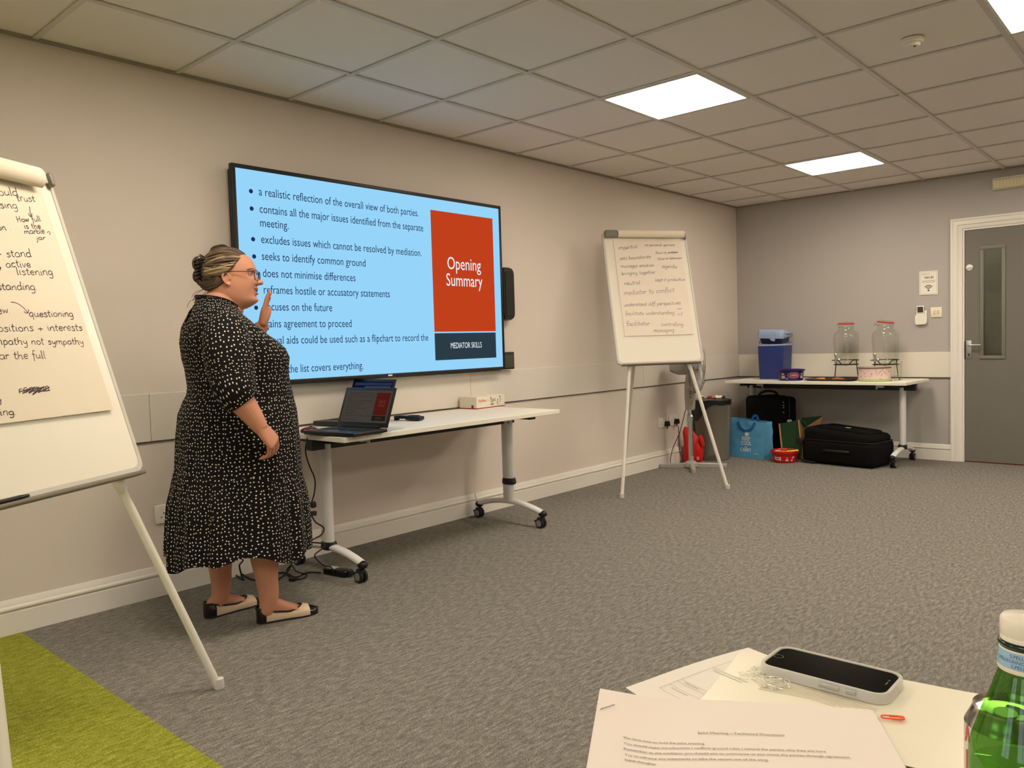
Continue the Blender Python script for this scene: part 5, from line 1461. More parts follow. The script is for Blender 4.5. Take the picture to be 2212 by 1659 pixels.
for rr_, zz, th_ in ((R + .002, zc + .012, .0055), (.05, zc + .058, .004), (.14, zc + .055, .0025)):
    tube(bm, [(rr_ * math.cos(a), rr_ * math.sin(a), zz) for a in [2 * PI * k / 56 for k in range(56)]], th_, 6, loop=True, M=Mf)
for k in range(72):
    a = 2 * PI * k / 72; c, s = math.cos(a), math.sin(a)
    tube(bm, [(.045 * c, .045 * s, zc + .058), (.17 * c, .17 * s, zc + .052), (.214 * c, .214 * s, zc + .034), (R * c, R * s, zc + .01)], .0018, 4, M=Mf)
lathe(bm, [(.05, .056 + zc), (.044, .066 + zc), (0, .069 + zc)], seg=24, M=Mf)
obj('front_guard', bm, M_fs, t, 50)
bm = nb(); lathe(bm, [(.03, -.005), (.034, .03), (.028, .06), (0, .068)], seg=20, M=Mf @ Matrix.Translation((0, 0, .02))); hubo = obj('blade_hub', bm, M_fs, t)
for k in range(3):
    bm = nb(); a0 = 2 * PI * k / 3 + .5; g = []
    for i in range(8):
        r = .025 + .17 * i / 7; row = []
        hw = .35 + .38 * math.sin(PI * min(i / 7, .85))
        for j in range(9):
            a = a0 + hw * (j / 4 - 1); row.append((r * math.cos(a), r * math.sin(a), .055 + .028 * (j / 4 - 1) * (1 - .25 * i / 7)))
        g.append(row)
    loft(bm, [[p for p in r] + [(p[0], p[1], p[2] - .003) for p in r[::-1]] for r in g], M=Mf); obj('blade', bm, mat('fan blade grey', (150, 150, 148), .35), hubo, 50)
# ------------------------------------------------------------------ waste bin and red bag in the corner
def bent(bm, amp, sc, seed=0.0, zmin=None):
    for v in bm.verts:
        n = noise.noise_vector(v.co * sc + V((seed, seed * 2, 0))) * amp
        if zmin is not None and v.co.z < zmin: n.z = 0
        v.co += n
BX, BY = 6.66, -0.185
t = thing('waste_bin', 'tall grey waste bin lined with a black sack in the corner', 'bin', (BX, BY, 0))
MBIN = frame((BX, BY, 0), (.48, -.875, 0), (.875, .48, 0))
bm = nb(); lathe(bm, [(.14, .0), (.147, .006), (.166, .53), (.171, .535), (.171, .55), (.165, .552), (.161, .54), (.14, .02), (0, .02)], (0, 0, 0), 48, sy=.78, M=MBIN); obj('bin_body', bm, mat('bin grey', (112, 108, 98), .5), t, 40)
bm = nb(); prism(bm, [(.055 * math.cos(a), .055 * math.sin(a)) for a in [PI * k / 12 for k in range(13)]], .105, .1165, M=frame((BX, BY, .002), (.48, -.875, 0), (0, 0, 1))); obj('foot_recess', bm, M_dark, t, 0)
bm = nb(); rr = []
for i, (r, z) in enumerate(((.150, .50), (.174, .545), (.177, .558), (.1745, .548), (.1735, .52), (.171, .505))):
    row = []
    for k in range(60):
        a = 2 * PI * k / 60; w = noise.noise(V((math.cos(a) * 3, math.sin(a) * 3, i * .3)))
        dz = (-.16 * max(0, math.cos(a - 3.55)) ** 4 if i == 5 else 0) + (.010 * w if i < 5 else .02 * w)
        row.append(MBIN @ V(((r + .003 * w) * math.cos(a), .79 * (r + .003 * w) * math.sin(a), z + dz)))
    rr.append(row)
loft(bm, rr, cap0=False, cap1=False); obj('bin_liner', bm, mat('bin liner black', (24, 22, 22), .35), t, 180)
M_rub = [mat('rubbish red', (176, 34, 36), .4), mat('rubbish cream', (232, 220, 190), .6), mat('rubbish kraft', (186, 150, 96), .7), mat('rubbish dark', (44, 44, 36), .5)]
RB = [(-.10, -.09, .05, .07, 1, 'cream paper cup in the bin behind the easel leg'), (-.02, -.08, .055, .075, 0, 'crumpled red wrapper on top of the grey bin'), (.06, -.08, .05, .08, 1, 'white paper plate edge poking out of the bin'), (.10, -.03, .04, .075, 3, 'dark wrapper at the right of the bin rubbish'), (-.13, -.01, .05, .05, 2, 'brown paper wrapper at the left of the bin rubbish')]
for k, (a, b, s, dz, mi, lab) in enumerate(RB):
    px, py = BX + .5 * a * 1.0 - .86 * 0 + .0, BY
    a *= .95; b *= .6; s *= .78; tx, ty = (.48 * a + .875 * b), (-.875 * a + .48 * b)
    bm = nb(); bmesh.ops.create_icosphere(bm, subdivisions=3, radius=s * .85); bmesh.ops.scale(bm, vec=V((1.1, .75, .5)), verts=bm.verts); bent(bm, s * .8, 26, k * 3.1)
    bmesh.ops.translate(bm, vec=V((BX + tx, BY + ty, .50 + dz)), verts=bm.verts)
    tag(obj('wrapper', bm, M_rub[mi], None, 30), lab, 'rubbish', 'rubbish in the grey bin')
t = thing('carrier_bag', 'crumpled bright red carrier bag on the floor behind the fan pole', 'bag', (6.36, -.12, 0))
bm = nb()
for i, (w, d, z, o) in enumerate(((.10, .05, 0, 0),)):
    pass
rr = []
for i, (w, d, z, dx) in enumerate(((.10, .05, .003, 0), (.115, .065, .03, 0), (.12, .07, .10, .005), (.105, .06, .17, 0), (.085, .045, .23, -.02), (.06, .03, .275, -.045), (.03, .012, .32, -.06))):
    rr.append([(dx + w * math.copysign(abs(math.cos(a)) ** .7, math.cos(a)), d * math.copysign(abs(math.sin(a)) ** .7, math.sin(a)), z) for a in [2 * PI * k / 36 for k in range(36)]])
loft(bm, rr); bmesh.ops.subdivide_edges(bm, edges=bm.edges, cuts=1, use_grid_fill=True); bent(bm, .016, 14, 1.0, .01)
for v in bm.verts: v.co.z = max(v.co.z, .002)
Mx = frame((6.40, -.125, 0), (.48, -.875, 0), (.875, .48, 0)) @ Matrix.Diagonal((.78, .8, 1, 1)); bm.transform(Mx); M_red = mat('red polythene', (206, 30, 28), .35); obj('bag_body', bm, M_red, t, 40)
bm = nb(); rr = []
for (x, y, z, w) in ((.03, -.05, .15, .03), (.06, -.055, .21, .025), (.075, -.05, .245, .03), (.10, -.055, .20, .035), (.115, -.05, .15, .03)):
    rr.append([(x + w * math.cos(a) * .6, y + .012 * math.sin(a), z + w * math.cos(a) * .5) for a in [2 * PI * k / 12 for k in range(12)]])
loft(bm, rr, M=Mx); obj('handle_loop', bm, M_red, t, 40)
bm = nb(); box(bm, (.055, -.0845, .045), (.028, .002, .03), M=Mx); obj('print_patch', bm, mat('bag print', (226, 150, 140), .5), t, 0)

# ------------------------------------------------------------------ bags below the far table
M_blue = mat('blue woven bag', (88, 156, 200), .32, bump=.5, bscale=45, var=.10, vscale=16)
P0, P1 = V((6.905, -.215, 0)), V((6.83, -.60, 0))
exb = (P1 - P0).normalized(); eyb = V((-exb.y, exb.x, 0)); wb = (P1 - P0).length
Mg = frame(P0, exb, eyb)
t = thing('shopping_bag', 'bright blue shopping bag printed KEEP COOL AND CARRY on the floor', 'bag', M=Mg)
bm = nb()
dep = .16; hb = .345
gn = 16
def bagface(y0, y1, tl, tr):
    g = []
    for i in range(gn + 1):
        w = i / gn
        row = []
        for j in range(gn + 1):
            u = j / gn; z = w * (tl + (tr - tl) * u)
            y = y0 + (y1 - y0) * w + (.010 * noise.noise(V((u * 5, w * 5, y0 * 9))) + .006 * noise.noise(V((u * 11, w * 8, y0 * 9 + 4)))) * min(1, w * 3)
            row.append(bm.verts.new(Mg @ V((u * wb + .006 * (w - .5) + (.012 * w if u > .5 else .016 * w), y, z + .002))))
        g.append(row)
    for a, b in zip(g[:-1], g[1:]):
        for j in range(gn): bm.faces.new((a[j], a[j + 1], b[j + 1], b[j]))
    return g
ga = bagface(0, .035, .365, .335); gb = bagface(dep, dep - .04, .36, .34)
for j in (0, gn):
    for i in range(gn):
        try:
            mid0, mid1 = (ga[i][j].co + gb[i][j].co) / 2, (ga[i + 1][j].co + gb[i + 1][j].co) / 2
            inn = exb * (.03 * (i / gn) * (1 if j == 0 else -1)); inn1 = exb * (.03 * ((i + 1) / gn) * (1 if j == 0 else -1))
            m0, m1 = bm.verts.new(mid0 + inn), bm.verts.new(mid1 + inn1)
            bm.faces.new((ga[i][j], m0, m1, ga[i + 1][j])); bm.faces.new((m0, gb[i][j], gb[i + 1][j], m1))
        except ValueError: pass
for j in range(gn): bm.faces.new((ga[0][j], ga[0][j + 1], gb[0][j + 1], gb[0][j]))
bmesh.ops.remove_doubles(bm, verts=bm.verts, dist=.0004); obj('bag_body', bm, M_blue, t, 60)
M_strap = mat('blue strap', (28, 100, 166), .5)
for nm, yy, zz, pts in (('front', .02, 0, [(.10, .33), (.115, .30), (.145, .265), (.20, .25), (.245, .27), (.275, .31), (.285, .335)]), ('back', .10, 0, [(.19, .33), (.205, .365), (.22, .385), (.24, .388), (.255, .37), (.265, .34)])):
    bm = nb(); prv = None
    pp = smooth_path([V((x, (-.004 + .035 * z / .345 - .004) if nm == 'front' else dep - .05, z)) for x, z in pts], 5); rr = []
    for i, p in enumerate(pp):
        d = (pp[min(i + 1, len(pp) - 1)] - pp[max(i - 1, 0)]).normalized(); nrm = V((-d.z, 0, d.x)) * .0125
        rr.append([p + nrm + V((0, -.002, 0)), p - nrm + V((0, -.002, 0)), p - nrm + V((0, .002, 0)), p + nrm + V((0, .002, 0))])
    loft(bm, rr, M=Mg); obj('handle', bm, M_strap, t, 50)
bm = nb(); M_bw = mat('bag print white', (226, 236, 240), .5)
def bagm(x, z): return Mg @ frame((x, -.0085 + .035 * z / .345, z), (1, 0, 0), (0, .1, 1))
for s, x, z, w, sz in (('KEEP', .20, .165, .088, .05), ('COOL', .202, .122, .108, .05), ('AND', .202, .098, .032, .016), ('CARRY', .202, .062, .12, .046)):
    text_geo(bm, s, bagm(x, z), width=w, size=sz, align='CENTER', bold=.02)
cm = bagm(.205, .212)
prism(bm, [(-.018, 0), (.018, 0), (.026, .022), (.013, .014), (.009, .027), (0, .016), (-.009, .027), (-.013, .014), (-.026, .022)], 0, .0006, M=cm)
for x, y in ((-.026, .024), (-.009, .029), (.009, .029), (.026, .024), (0, .034)): prism(bm, [(x + .0032 * math.cos(a), y + .0032 * math.sin(a)) for a in [2 * PI * k / 10 for k in range(10)]], 0, .0006, M=cm)
box(bm, (0, -.004, .0003), (.036, .004, .0006), M=cm); box(bm, (0, .031, .0003), (.002, .012, .0006), M=cm)
obj('print', bm, M_bw, t, 0)
bm = nb(); text_geo(bm, 'KEEP COOL', bagm(.30, .045), width=.05, size=.016); obj('small_print', bm, M_bw, t, 0)

M_case = mat('black luggage fabric', (9, 8, 8), .85, spec=.2, bump=.2, bscale=600)
M_trimc = mat('luggage trim', (17, 16, 15), .5)
M_zip = mat('luggage zip metal', (150, 148, 142), .35, .8)
Ms = frame((7.227, -.655, 0), (.78, -.626, 0), (.626, .78, 0))     # local x along front, y back
t = thing('suitcase', 'black upright suitcase standing under the far table behind the blue bag', 'suitcase', M=Ms)
bm = nb(); box(bm, (-.13, .13, .29), (.34, .25, .545), M=Ms, r=.045, seg=4); obj('shell', bm, M_case, t, 40)
Mside = Ms
bm = nb(); box(bm, (.075, .14, .285), (.09, .24, .52), M=Ms, r=.035, seg=4); sd_ = obj('front_pocket', bm, M_case, t, 40)
bm = nb(); tube(bm, smooth_path([V((.122, .03, .37)), V((.123, .06, .405)), V((.123, .12, .43)), V((.122, .2, .44))], 5), .003, 6, M=Ms); obj('pocket_zip', bm, M_zip, sd_)
bm = nb()
for z in (.50, .47, .45, .405): cyl(bm, (-.03, .004, z), (-.03, .0, z), .006, seg=8, M=Ms)
obj('studs', bm, M_zip, t)
bm = nb(); tube(bm, smooth_path([V((-.22, .12, .555)), V((-.19, .12, .59)), V((-.12, .12, .605)), V((-.05, .12, .59)), V((-.02, .12, .555))], 6), .012, 10, M=Ms, sx=1.6); obj('top_handle', bm, M_trimc, t, 60)
bm = nb(); tube(bm, [V((.03, .005, .06)), V((.03, .005, .53))], .005, 6, M=Ms); obj('piping', bm, M_trimc, t)
bm = nb(); box(bm, (.025, -.006, .30), (.045, .004, .07), M=Ms, r=.002); box(bm, (.028, -.007, .215), (.03, .004, .08), M=Ms, r=.002); obj('luggage_tag', bm, mat('tag white', (200, 196, 188), .5), t, 0)
bm = nb(); box(bm, (.062, .01, .215), (.018, .006, .05), M=Ms, r=.002); obj('strap_tab', bm, mat('tab red', (110, 32, 26), .6), t, 0)
bm = nb()
for x in (-.26, .05):
    for y in (.04, .22): lathe(bm, [(.012, 0.002), (.022, .004), (.022, .02), (.012, .024)], (x, y, 0), 14, M=Ms)
obj('feet', bm, M_blkr, t)

Q0, Q1, Q2 = V((6.865, -.93, 0)), V((6.775, -1.575, 0)), V((7.14, -1.575, 0))
exs = (Q1 - Q0).normalized(); Ml_ = frame(Q0, exs, V((-exs.y, exs.x, 0))); ws = .65; ds = .40
t = thing('suitcase', 'large black suitcase lying flat under the far table with a green tag', 'suitcase', M=Ml_)
bm = nb(); box(bm, (ws / 2, ds / 2, .115), (ws, ds, .222), M=Ml_, r=.05, seg=4); obj('shell', bm, M_case, t, 40)
bm = nb(); rr = []
for z, q in ((.215, 1.0), (.235, 1.02), (.255, 1.0), (.268, .95), (.27, .9)):
    rr.append([(ws / 2 + x * q - .005, ds / 2 + y * q, z + .045 * (1 - (x + .31) / .62) * (0 if z < .22 else 1)) for x, y in rrect(.62, .37, .06, 6)])
loft(bm, rr, M=Ml_); lidp = obj('lid_panel', bm, M_case, t, 40)
bm = nb(); rr = []
for z, q in ((.262, 1.0), (.282, .98), (.288, .92)):
    rr.append([(ws / 2 + x * q + .02, ds / 2 + y * q + .01, z + .045 * (1 - (x + .3) / .62)) for x, y in rrect(.48, .27, .05, 6)])
loft(bm, rr, M=Ml_); obj('lid_pocket', bm, M_case, lidp, 40)
bm = nb()
for z, s in ((.212, 1.0),):
    tube(bm, [V((ws / 2 + x, ds / 2 + y, z)) for x, y in rrect(ws - .012, ds - .012, .05, 6)], .004, 6, loop=True, M=Ml_)
tube(bm, smooth_path([V((.14, -.004, .015)), V((.07, -.008, .018)), V((.01, -.004, .03)), V((-.004, .01, .09)), V((-.004, .02, .19))], 6), .009, 8, M=Ml_); obj('piping', bm, M_trimc, t)
bm = nb(); tube(bm, smooth_path([V((.22, -.004, .125)), V((.24, -.02, .13)), V((.33, -.024, .13)), V((.42, -.02, .13)), V((.44, -.004, .125))], 6), .012, 10, M=Ml_); obj('side_handle', bm, M_trimc, t, 60)
bm = nb(); box(bm, (.36, .15, .318), (.045, .02, .006), M=Ml_, r=.002); obj('green_tag', bm, mat('green tag', (156, 196, 90), .5), t, 0)['label'] = 'small bright green tag'
for y in (.05, .35):
    bm = nb(); lathe(bm, [(.03, -.014), (.034, -.01), (.034, .01), (.03, .014), (.01, .014)], seg=22, M=Ml_ @ frame((-.012, y - .05, .19 if y < .2 else .05), (1, 0, 0), (0, 0, 1), (0, -1, 0))); obj('wheel', bm, M_blk, t)

# green and jute bag
Gp = V((7.02, -.665, 0)); exg = V((.02, -.999, 0)).normalized(); Mj = frame(Gp, exg, V((.999, .02, 0)))
t = thing('jute_bag', 'dark green shopping bag with tan jute sides behind the red tub', 'bag', M=Mj)
M_gr = mat('green canvas', (24, 62, 30), .8, bump=.3, bscale=300); M_ju = mat('jute tan', (178, 140, 88), .85, bump=.4, bscale=260)
bm = nb()
def sheet(bm, p00, p10, p11, p01, th_=.003, n=10, amp=.006, M=None, mi=0, sd=0.0):
    p00, p10, p11, p01 = V(p00), V(p10), V(p11), V(p01)
    nn = (p10 - p00).cross(p01 - p00).normalized(); g = []
    for i in range(n + 1):
        row = []
        for j in range(n + 1):
            a, b = j / n, i / n
            p = p00.lerp(p10, a).lerp(p01.lerp(p11, a), b); p = p + nn * (amp * noise.noise(V((a * 3 + sd, b * 3, sd))))
            row.append(p)
        g.append(row)
    for s in (0, 1):
        vs = [[bm.verts.new((M @ (p - nn * th_ * s)) if M is not None else (p - nn * th_ * s)) for p in row] for row in g]
        for a, b in zip(vs[:-1], vs[1:]):
            for j in range(n):
                f = bm.faces.new((a[j], a[j + 1], b[j + 1], b[j])); f.material_index = mi
        if s == 0: v0 = vs
    ed = lambda V_: [V_[0][j] for j in range(n)] + [V_[i][n] for i in range(n)] + [V_[n][n - j] for j in range(n)] + [V_[n - i][0] for i in range(n)]
    e0, e1_ = ed(v0), ed(vs)
    for i in range(len(e0)):
        j = (i + 1) % len(e0)
        f = bm.faces.new((e0[i], e0[j], e1_[j], e1_[i])); f.material_index = mi
sheet(bm, (.05, -.03, .003), (.23, -.02, .003), (.185, .0, .36), (.0, .02, .315), M=Mj, sd=.3); obj('front_panel', bm, M_gr, t, 50)
bm = nb(); sheet(bm, (.23, -.02, .003), (.225, .07, .003), (.205, .085, .275), (.187, .0, .362), M=Mj, amp=.008, sd=2.3); sheet(bm, (.225, .07, .003), (.235, .17, .003), (.335, .20, .385), (.205, .085, .275), M=Mj, amp=.008, sd=2.9); obj('jute_side', bm, M_ju, t, 50)
bm = nb(); sheet(bm, (.05, .17, .003), (.235, .17, .003), (.335, .203, .385), (.14, .20, .36), M=Mj, sd=4.3); obj('rear_panel', bm, M_gr, t, 50)
bm = nb(); tube(bm, smooth_path([V((.048, -.034, .005)), V((.03, -.02, .15)), V((-.001, .017, .316))], 6), .007, 8, M=Mj, sx=1.4); tube(bm, smooth_path([V((.23, -.024, .005)), V((.205, -.018, .2)), V((.185, -.005, .362))], 6), .006, 8, M=Mj); obj('jute_binding', bm, M_ju, t)
bm = nb(); tube(bm, smooth_path([V((.20, .01, .35)), V((.235, .02, .33)), V((.25, .03, .27)), V((.26, .03, .20)), V((.225, .02, .12))], 6), .009, 8, M=Mj, sx=1.5); obj('handle', bm, M_gr, t)
bm = nb(); sheet(bm, (.05, -.03, .003), (.23, -.02, .003), (.235, .17, .003), (.05, .17, .003), M=Mj, amp=0); obj('bag_base', bm, M_ju, t, 0)

# red tub of chocolates
UX, UY = 6.85, -.79
t = thing('sweet_tub', 'round red tub of chocolates on the floor in front of the green bag', 'tub', (UX, UY, 0))
bm = nb(); M_tub = mat('tub red', (190, 22, 26), .25)
TP = [(.105, .003), (.11, .006), (.118, .075), (.13, .08), (.132, .10), (.128, .103), (.122, .095), (.112, .012), (0, .012)]
lathe(bm, TP, (UX, UY, 0), 48, sy=.92); obj('tub_body', bm, M_tub, t)
vd = V((UX, UY + 3.67, 0)).normalized(); vr = V((vd.y, -vd.x, 0))
def wrap(bm, pts2, z0, R, mi, Rz=0.0, off=.0008):
    """flat shapes wrapped onto the viewer's side of a tub: pts2 in (arc, height)."""
    vs = []
    for a, z in pts2:
        r = R + Rz * z + off; ang = a / R
        d = -vd * math.cos(ang) + vr * math.sin(ang)
        vs.append(bm.verts.new(V((wrap.c[0] + d.x * r, wrap.c[1] + d.y * r * wrap.sy, z0 + z))))
    f = bm.faces.new(vs); f.material_index = mi
wrap.c = (UX, UY); wrap.sy = .92
bm = nb()
def strip(x0, x1, y0, y1, mi, n=6, **k):
    for i in range(n):
        a, b = x0 + (x1 - x0) * i / n, x0 + (x1 - x0) * (i + 1) / n
        wrap(bm, [(a, y0), (b, y0), (b, y1), (a, y1)], mi=mi, **k)
K = dict(z0=.0, R=.1105, Rz=.118)
strip(-.085, -.035, .026, .052, 0, off=.0012, **K); strip(-.09, -.085, .03, .058, 0, 1, off=.0012, **K); strip(-.035, -.03, .022, .056, 0, 1, off=.0012, **K)
strip(-.078, -.042, .034, .043, 1, off=.0018, **K)
for x, y, w, h_, mi in ((.01, .02, .026, .012, 2), (.02, .034, .008, .018, 2), (.062, .02, .012, .008, 0), (.068, .03, .008, .008, 0), (.07, .045, .022, .012, 0), (.074, .048, .01, .006, 1)): strip(x, x + w, y, y + h_, mi, 2, off=.0012 + .0006 * (mi == 1), **K)
obj('tub_print', bm, [mat('tub print white', (230, 222, 212), .4), mat('tub print dark', (70, 30, 60), .4), mat('tub print pale', (200, 190, 184), .4)], t, 0)
SW = [((228, 190, 60), 'gold'), ((214, 70, 30), 'orange'), ((40, 110, 60), 'green'), ((190, 30, 40), 'red'), ((232, 226, 200), 'cream'), ((240, 208, 40), 'yellow'), ((120, 60, 30), 'brown'), ((226, 150, 160), 'pink')]
SP = [(-.06, -.03, .10, 4, .02, 'cream wrapped chocolate at the left of the red tub'), (-.03, -.05, .098, 7, .022, 'pink striped chocolate near the front rim of the tub'), (.0, -.045, .112, 1, .026, 'orange wrapped chocolate on top of the heap in the tub'), (-.005, -.085, .098, 0, .02, 'gold chocolate at the front rim of the tub'),
 (.065, -.03, .105, 2, .024, 'green wrapped chocolate at the right of the red tub'), (-.035, .02, .095, 3, .026, 'red chocolate at the back of the red tub'), (.03, .03, .1, 6, .024, 'brown chocolate at the back of the red tub'), (.02, -.015, .095, 3, .026, 'red chocolate in the middle of the red tub'), (-.075, .01, .095, 6, .02, 'brown chocolate at the left rim of the red tub')]
for a, b, z, ci, s, lab in SP:
    p = V((UX, UY, z)) + vr * a + vd * b
    bm = nb(); prism(bm, rrect(s * 1.9, s, s * .35, 3), -s * .32, s * .32, M=frame(p, vr + V((0, 0, .3 * math.sin(a * 90))), vd)); 
    for e in (-1, 1): prism(bm, [(e * s * .95, s * .12), (e * s * 1.5, s * .5), (e * s * 1.5, -s * .5), (e * s * .95, -s * .12)][::e], -.001, .001, M=frame(p, vr + V((0, 0, .3 * math.sin(a * 90))), vd))
    tag(obj('chocolate', bm, mat('foil ' + SW[ci][1], SW[ci][0], .3), None, 30), lab, 'chocolate', 'wrapped chocolates in the red tub')
bm = nb(); p = V((UX, UY, .108)) + vr * .065 - vd * .085; box(bm, (0, 0, 0), (.10, .016, .014), M=frame(p, vr + V((0, 0, .12)), vd), r=.004); tag(obj('chocolate_finger', bm, mat('foil yellow', (240, 208, 40), .3), None, 30), 'long bright yellow chocolate bar across the front rim of the tub', 'chocolate', 'wrapped chocolates in the red tub')

# ------------------------------------------------------------------ things on the far table
CX0, CY0 = 7.165, -.385
t = thing('cool_box', 'blue electric cool box with a pale blue lid on the far table', 'cool box', (7.33, -.51, TZ))
Mk = frame((7.20, -.385, TZ), (.10, -.995, 0), (.995, .10, 0))
bm = nb(); M_cb = mat('cool box blue', (34, 52, 122), .5)
cw, cd, chh = .245, .30, .325
loft(bm, [[(cw / 2 + x * q, cd / 2 + y * q, z) for x, y in rrect(cw, cd, .025, 4)] for z, q in ((.0, .9), (.006, .93), (chh - .012, 1.0), (chh - .012, .995), (chh - .002, .995))], M=Mk); obj('tub', bm, M_cb, t, 40)
M_lb = mat('cool box pale blue', (150, 168, 206), .45)
bm = nb(); loft(bm, [[(cw / 2 + x * q, cd / 2 + y * q, z) for x, y in rrect(cw, cd, .025, 4)] for z, q in ((chh - .008, 1.01), (chh, 1.015), (chh + .006, .99), (chh + .006, .9))], M=Mk); obj('rim', bm, M_lb, t, 40)
# lid lifted and sitting askew, thicker at the left, sloping down at the right
Mkl = Mk @ Matrix.Translation((cw / 2, cd / 2, chh + .075)) @ Matrix.Rotation(.05, 4, 'Y') @ Matrix.Rotation(.10, 4, 'X')
bm = nb(); rr = []
for z, q in ((0, .97), (.004, 1.0), (.02, 1.01), (.02, .985), (.045, .985), (.075, .95), (.085, .88)):
    rr.append([(x * q - .0, y * q, z * (1 - .0) - (.055 * max(0, min(1, (y * q + .02) / .16)) if z > .03 else 0)) for x, y in rrect(cw + .012, cd + .02, .035, 5)])
loft(bm, rr, M=Mkl); lid = obj('lid', bm, M_lb, t, 40)
bm = nb(); loft(bm, [[(x * q, y * q, z) for x, y in rrect(cw - .03, cd - .03, .03, 4)] for z, q in ((-.055, .86), (-.05, .92), (0.0, 1.0))], M=Mkl); obj('lid_insert', bm, mat('cool box navy', (18, 22, 60), .5), lid, 40)
bm = nb(); hp_ = [(-.03, -.01), (-.03, .04), (-.02, .058), (0, .064), (.02, .058), (.03, .04), (.03, -.025), (-.0, -.025)]; prism(bm, [(x * .8, y) for x, y in hp_], 0, .01, M=Mkl @ frame((.03, -cd / 2 - .012, .005), (1, 0, 0), (0, 0, 1), (0, -1, 0))); obj('lid_catch', bm, M_lb, lid, 30)
bm = nb(); tube(bm, smooth_path([V((.012, .05, chh + .004)), V((.012, .045, chh + .035)), V((.03, .06, chh + .055)), V((.06, .08, chh + .06))], 5), .003, 6, M=Mk); obj('lid_cord', bm, M_blk, t)
bm = nb()
for x in (.045, .075, .105): box(bm, (x, .02, chh + .009), (.014, .012, .006), M=Mk, r=.002)
obj('rim_lugs', bm, M_blk, t)

def tub_frame(cx, cy):
    global vd, vr
    vd = V((cx, cy + 3.67, 0)).normalized(); vr = V((vd.y, -vd.x, 0)); wrap.c = (cx, cy)
px_, py_ = 7.07, -.765
tub_frame(px_, py_)
t = thing('sweet_tub', 'round purple tub beside the cool box on the far table', 'tub', (px_, py_, TZ))
bm = nb(); lathe(bm, [(.098, .0), (.104, .003), (.112, .085), (.122, .088), (.124, .098), (.118, .102), (.112, .098), (.106, .01), (0, .01)], (px_, py_, TZ), 48, sy=1.0); obj('tub_body', bm, mat('tub purple', (40, 16, 84), .3), t)
bm = nb(); wrap.sy = 1.0; K = dict(z0=TZ, R=.1045, Rz=.1)
for k in range(12):
    a0, a1 = -1 + 2 * k / 12, -1 + 2 * (k + 1) / 12
    for mi, sx_1, sy_1, off in ((0, .052, .026, .0014), (1, .045, .019, .002)):
        f = lambda a: math.sqrt(max(0, 1 - a * a))
        wrap(bm, [(.022 + a0 * sx_1, .05 - f(a0) * sy_1), (.022 + a1 * sx_1, .05 - f(a1) * sy_1 + 1e-4), (.022 + a1 * sx_1, .05 + f(a1) * sy_1 + 1e-4), (.022 + a0 * sx_1, .05 + f(a0) * sy_1)], mi=mi, off=off, **K)
for k in range(5): strip(-.006 + k * .013, .002 + k * .013, .04 + .002 * (k % 2), .063 - .003 * abs(k - 2), 3, 1, off=.0028, **K)
for x in (-.086, .084): strip(x, x + .034, .022, .05, 2, 4, off=.0014, **K); strip(x + .006, x + .028, .05, .068, 2, 3, off=.0014, **K); strip(x + .004, x + .03, .046, .054, 4, 3, off=.002, **K)
strip(-.045, -.038, .016, .026, 2, 1, off=.0014, **K); strip(-.033, -.026, .016, .026, 2, 1, off=.0014, **K)
obj('tub_print', bm, [mat('print lilac', (150, 110, 150), .4), mat('print plum', (84, 30, 70), .4), mat('print silver', (176, 170, 176), .4), mat('print gold orange', (226, 140, 70), .4), mat('print black', (30, 20, 30), .4)], t, 0)
# dark tray with pastries
t = thing('tray', 'flat dark serving tray with pastry scraps on the far table', 'tray', (7.13, -1.14, TZ))
Mtr = frame((7.10, -1.115, TZ), (-.04, -.999, 0), (.999, -.04, 0))
bm = nb(); loft(bm, [[(x * q, y * q, z) for x, y in rrect(.44, .24, .07, 6)] for z, q in ((.001, .86), (.003, .9), (.016, 1.0), (.018, 1.0), (.006, .89), (.005, .5))], M=Mtr, cap1=True); obj('tray_body', bm, mat('tray brown black', (48, 36, 32), .3), t, 50)
for x, y, a, b, c, m_, lab in ((-.10, .02, .055, .03, .012, mat('pastry orange', (206, 134, 74), .7), 'flat orange pastry at the left of the dark tray'), (-.02, .03, .06, .03, .014, mat('pastry dark', (62, 40, 34), .7), 'dark cake scrap in the middle of the tray'), (.06, .01, .055, .028, .013, mat('pastry brown', (168, 92, 56), .7), 'brown pastry at the right of the tray under the dispenser')):
    bm = nb(); ball(bm, (x, y, .006 + c * .55), (a, b, c), 18, 8, M=Mtr); bent(bm, .006, 30, x, TZ + .012); 
    for v in bm.verts: v.co.z = max(v.co.z, TZ + .0065)
    tag(obj('pastry', bm, m_, None, 60), lab, 'pastry', 'pastries on the dark tray')

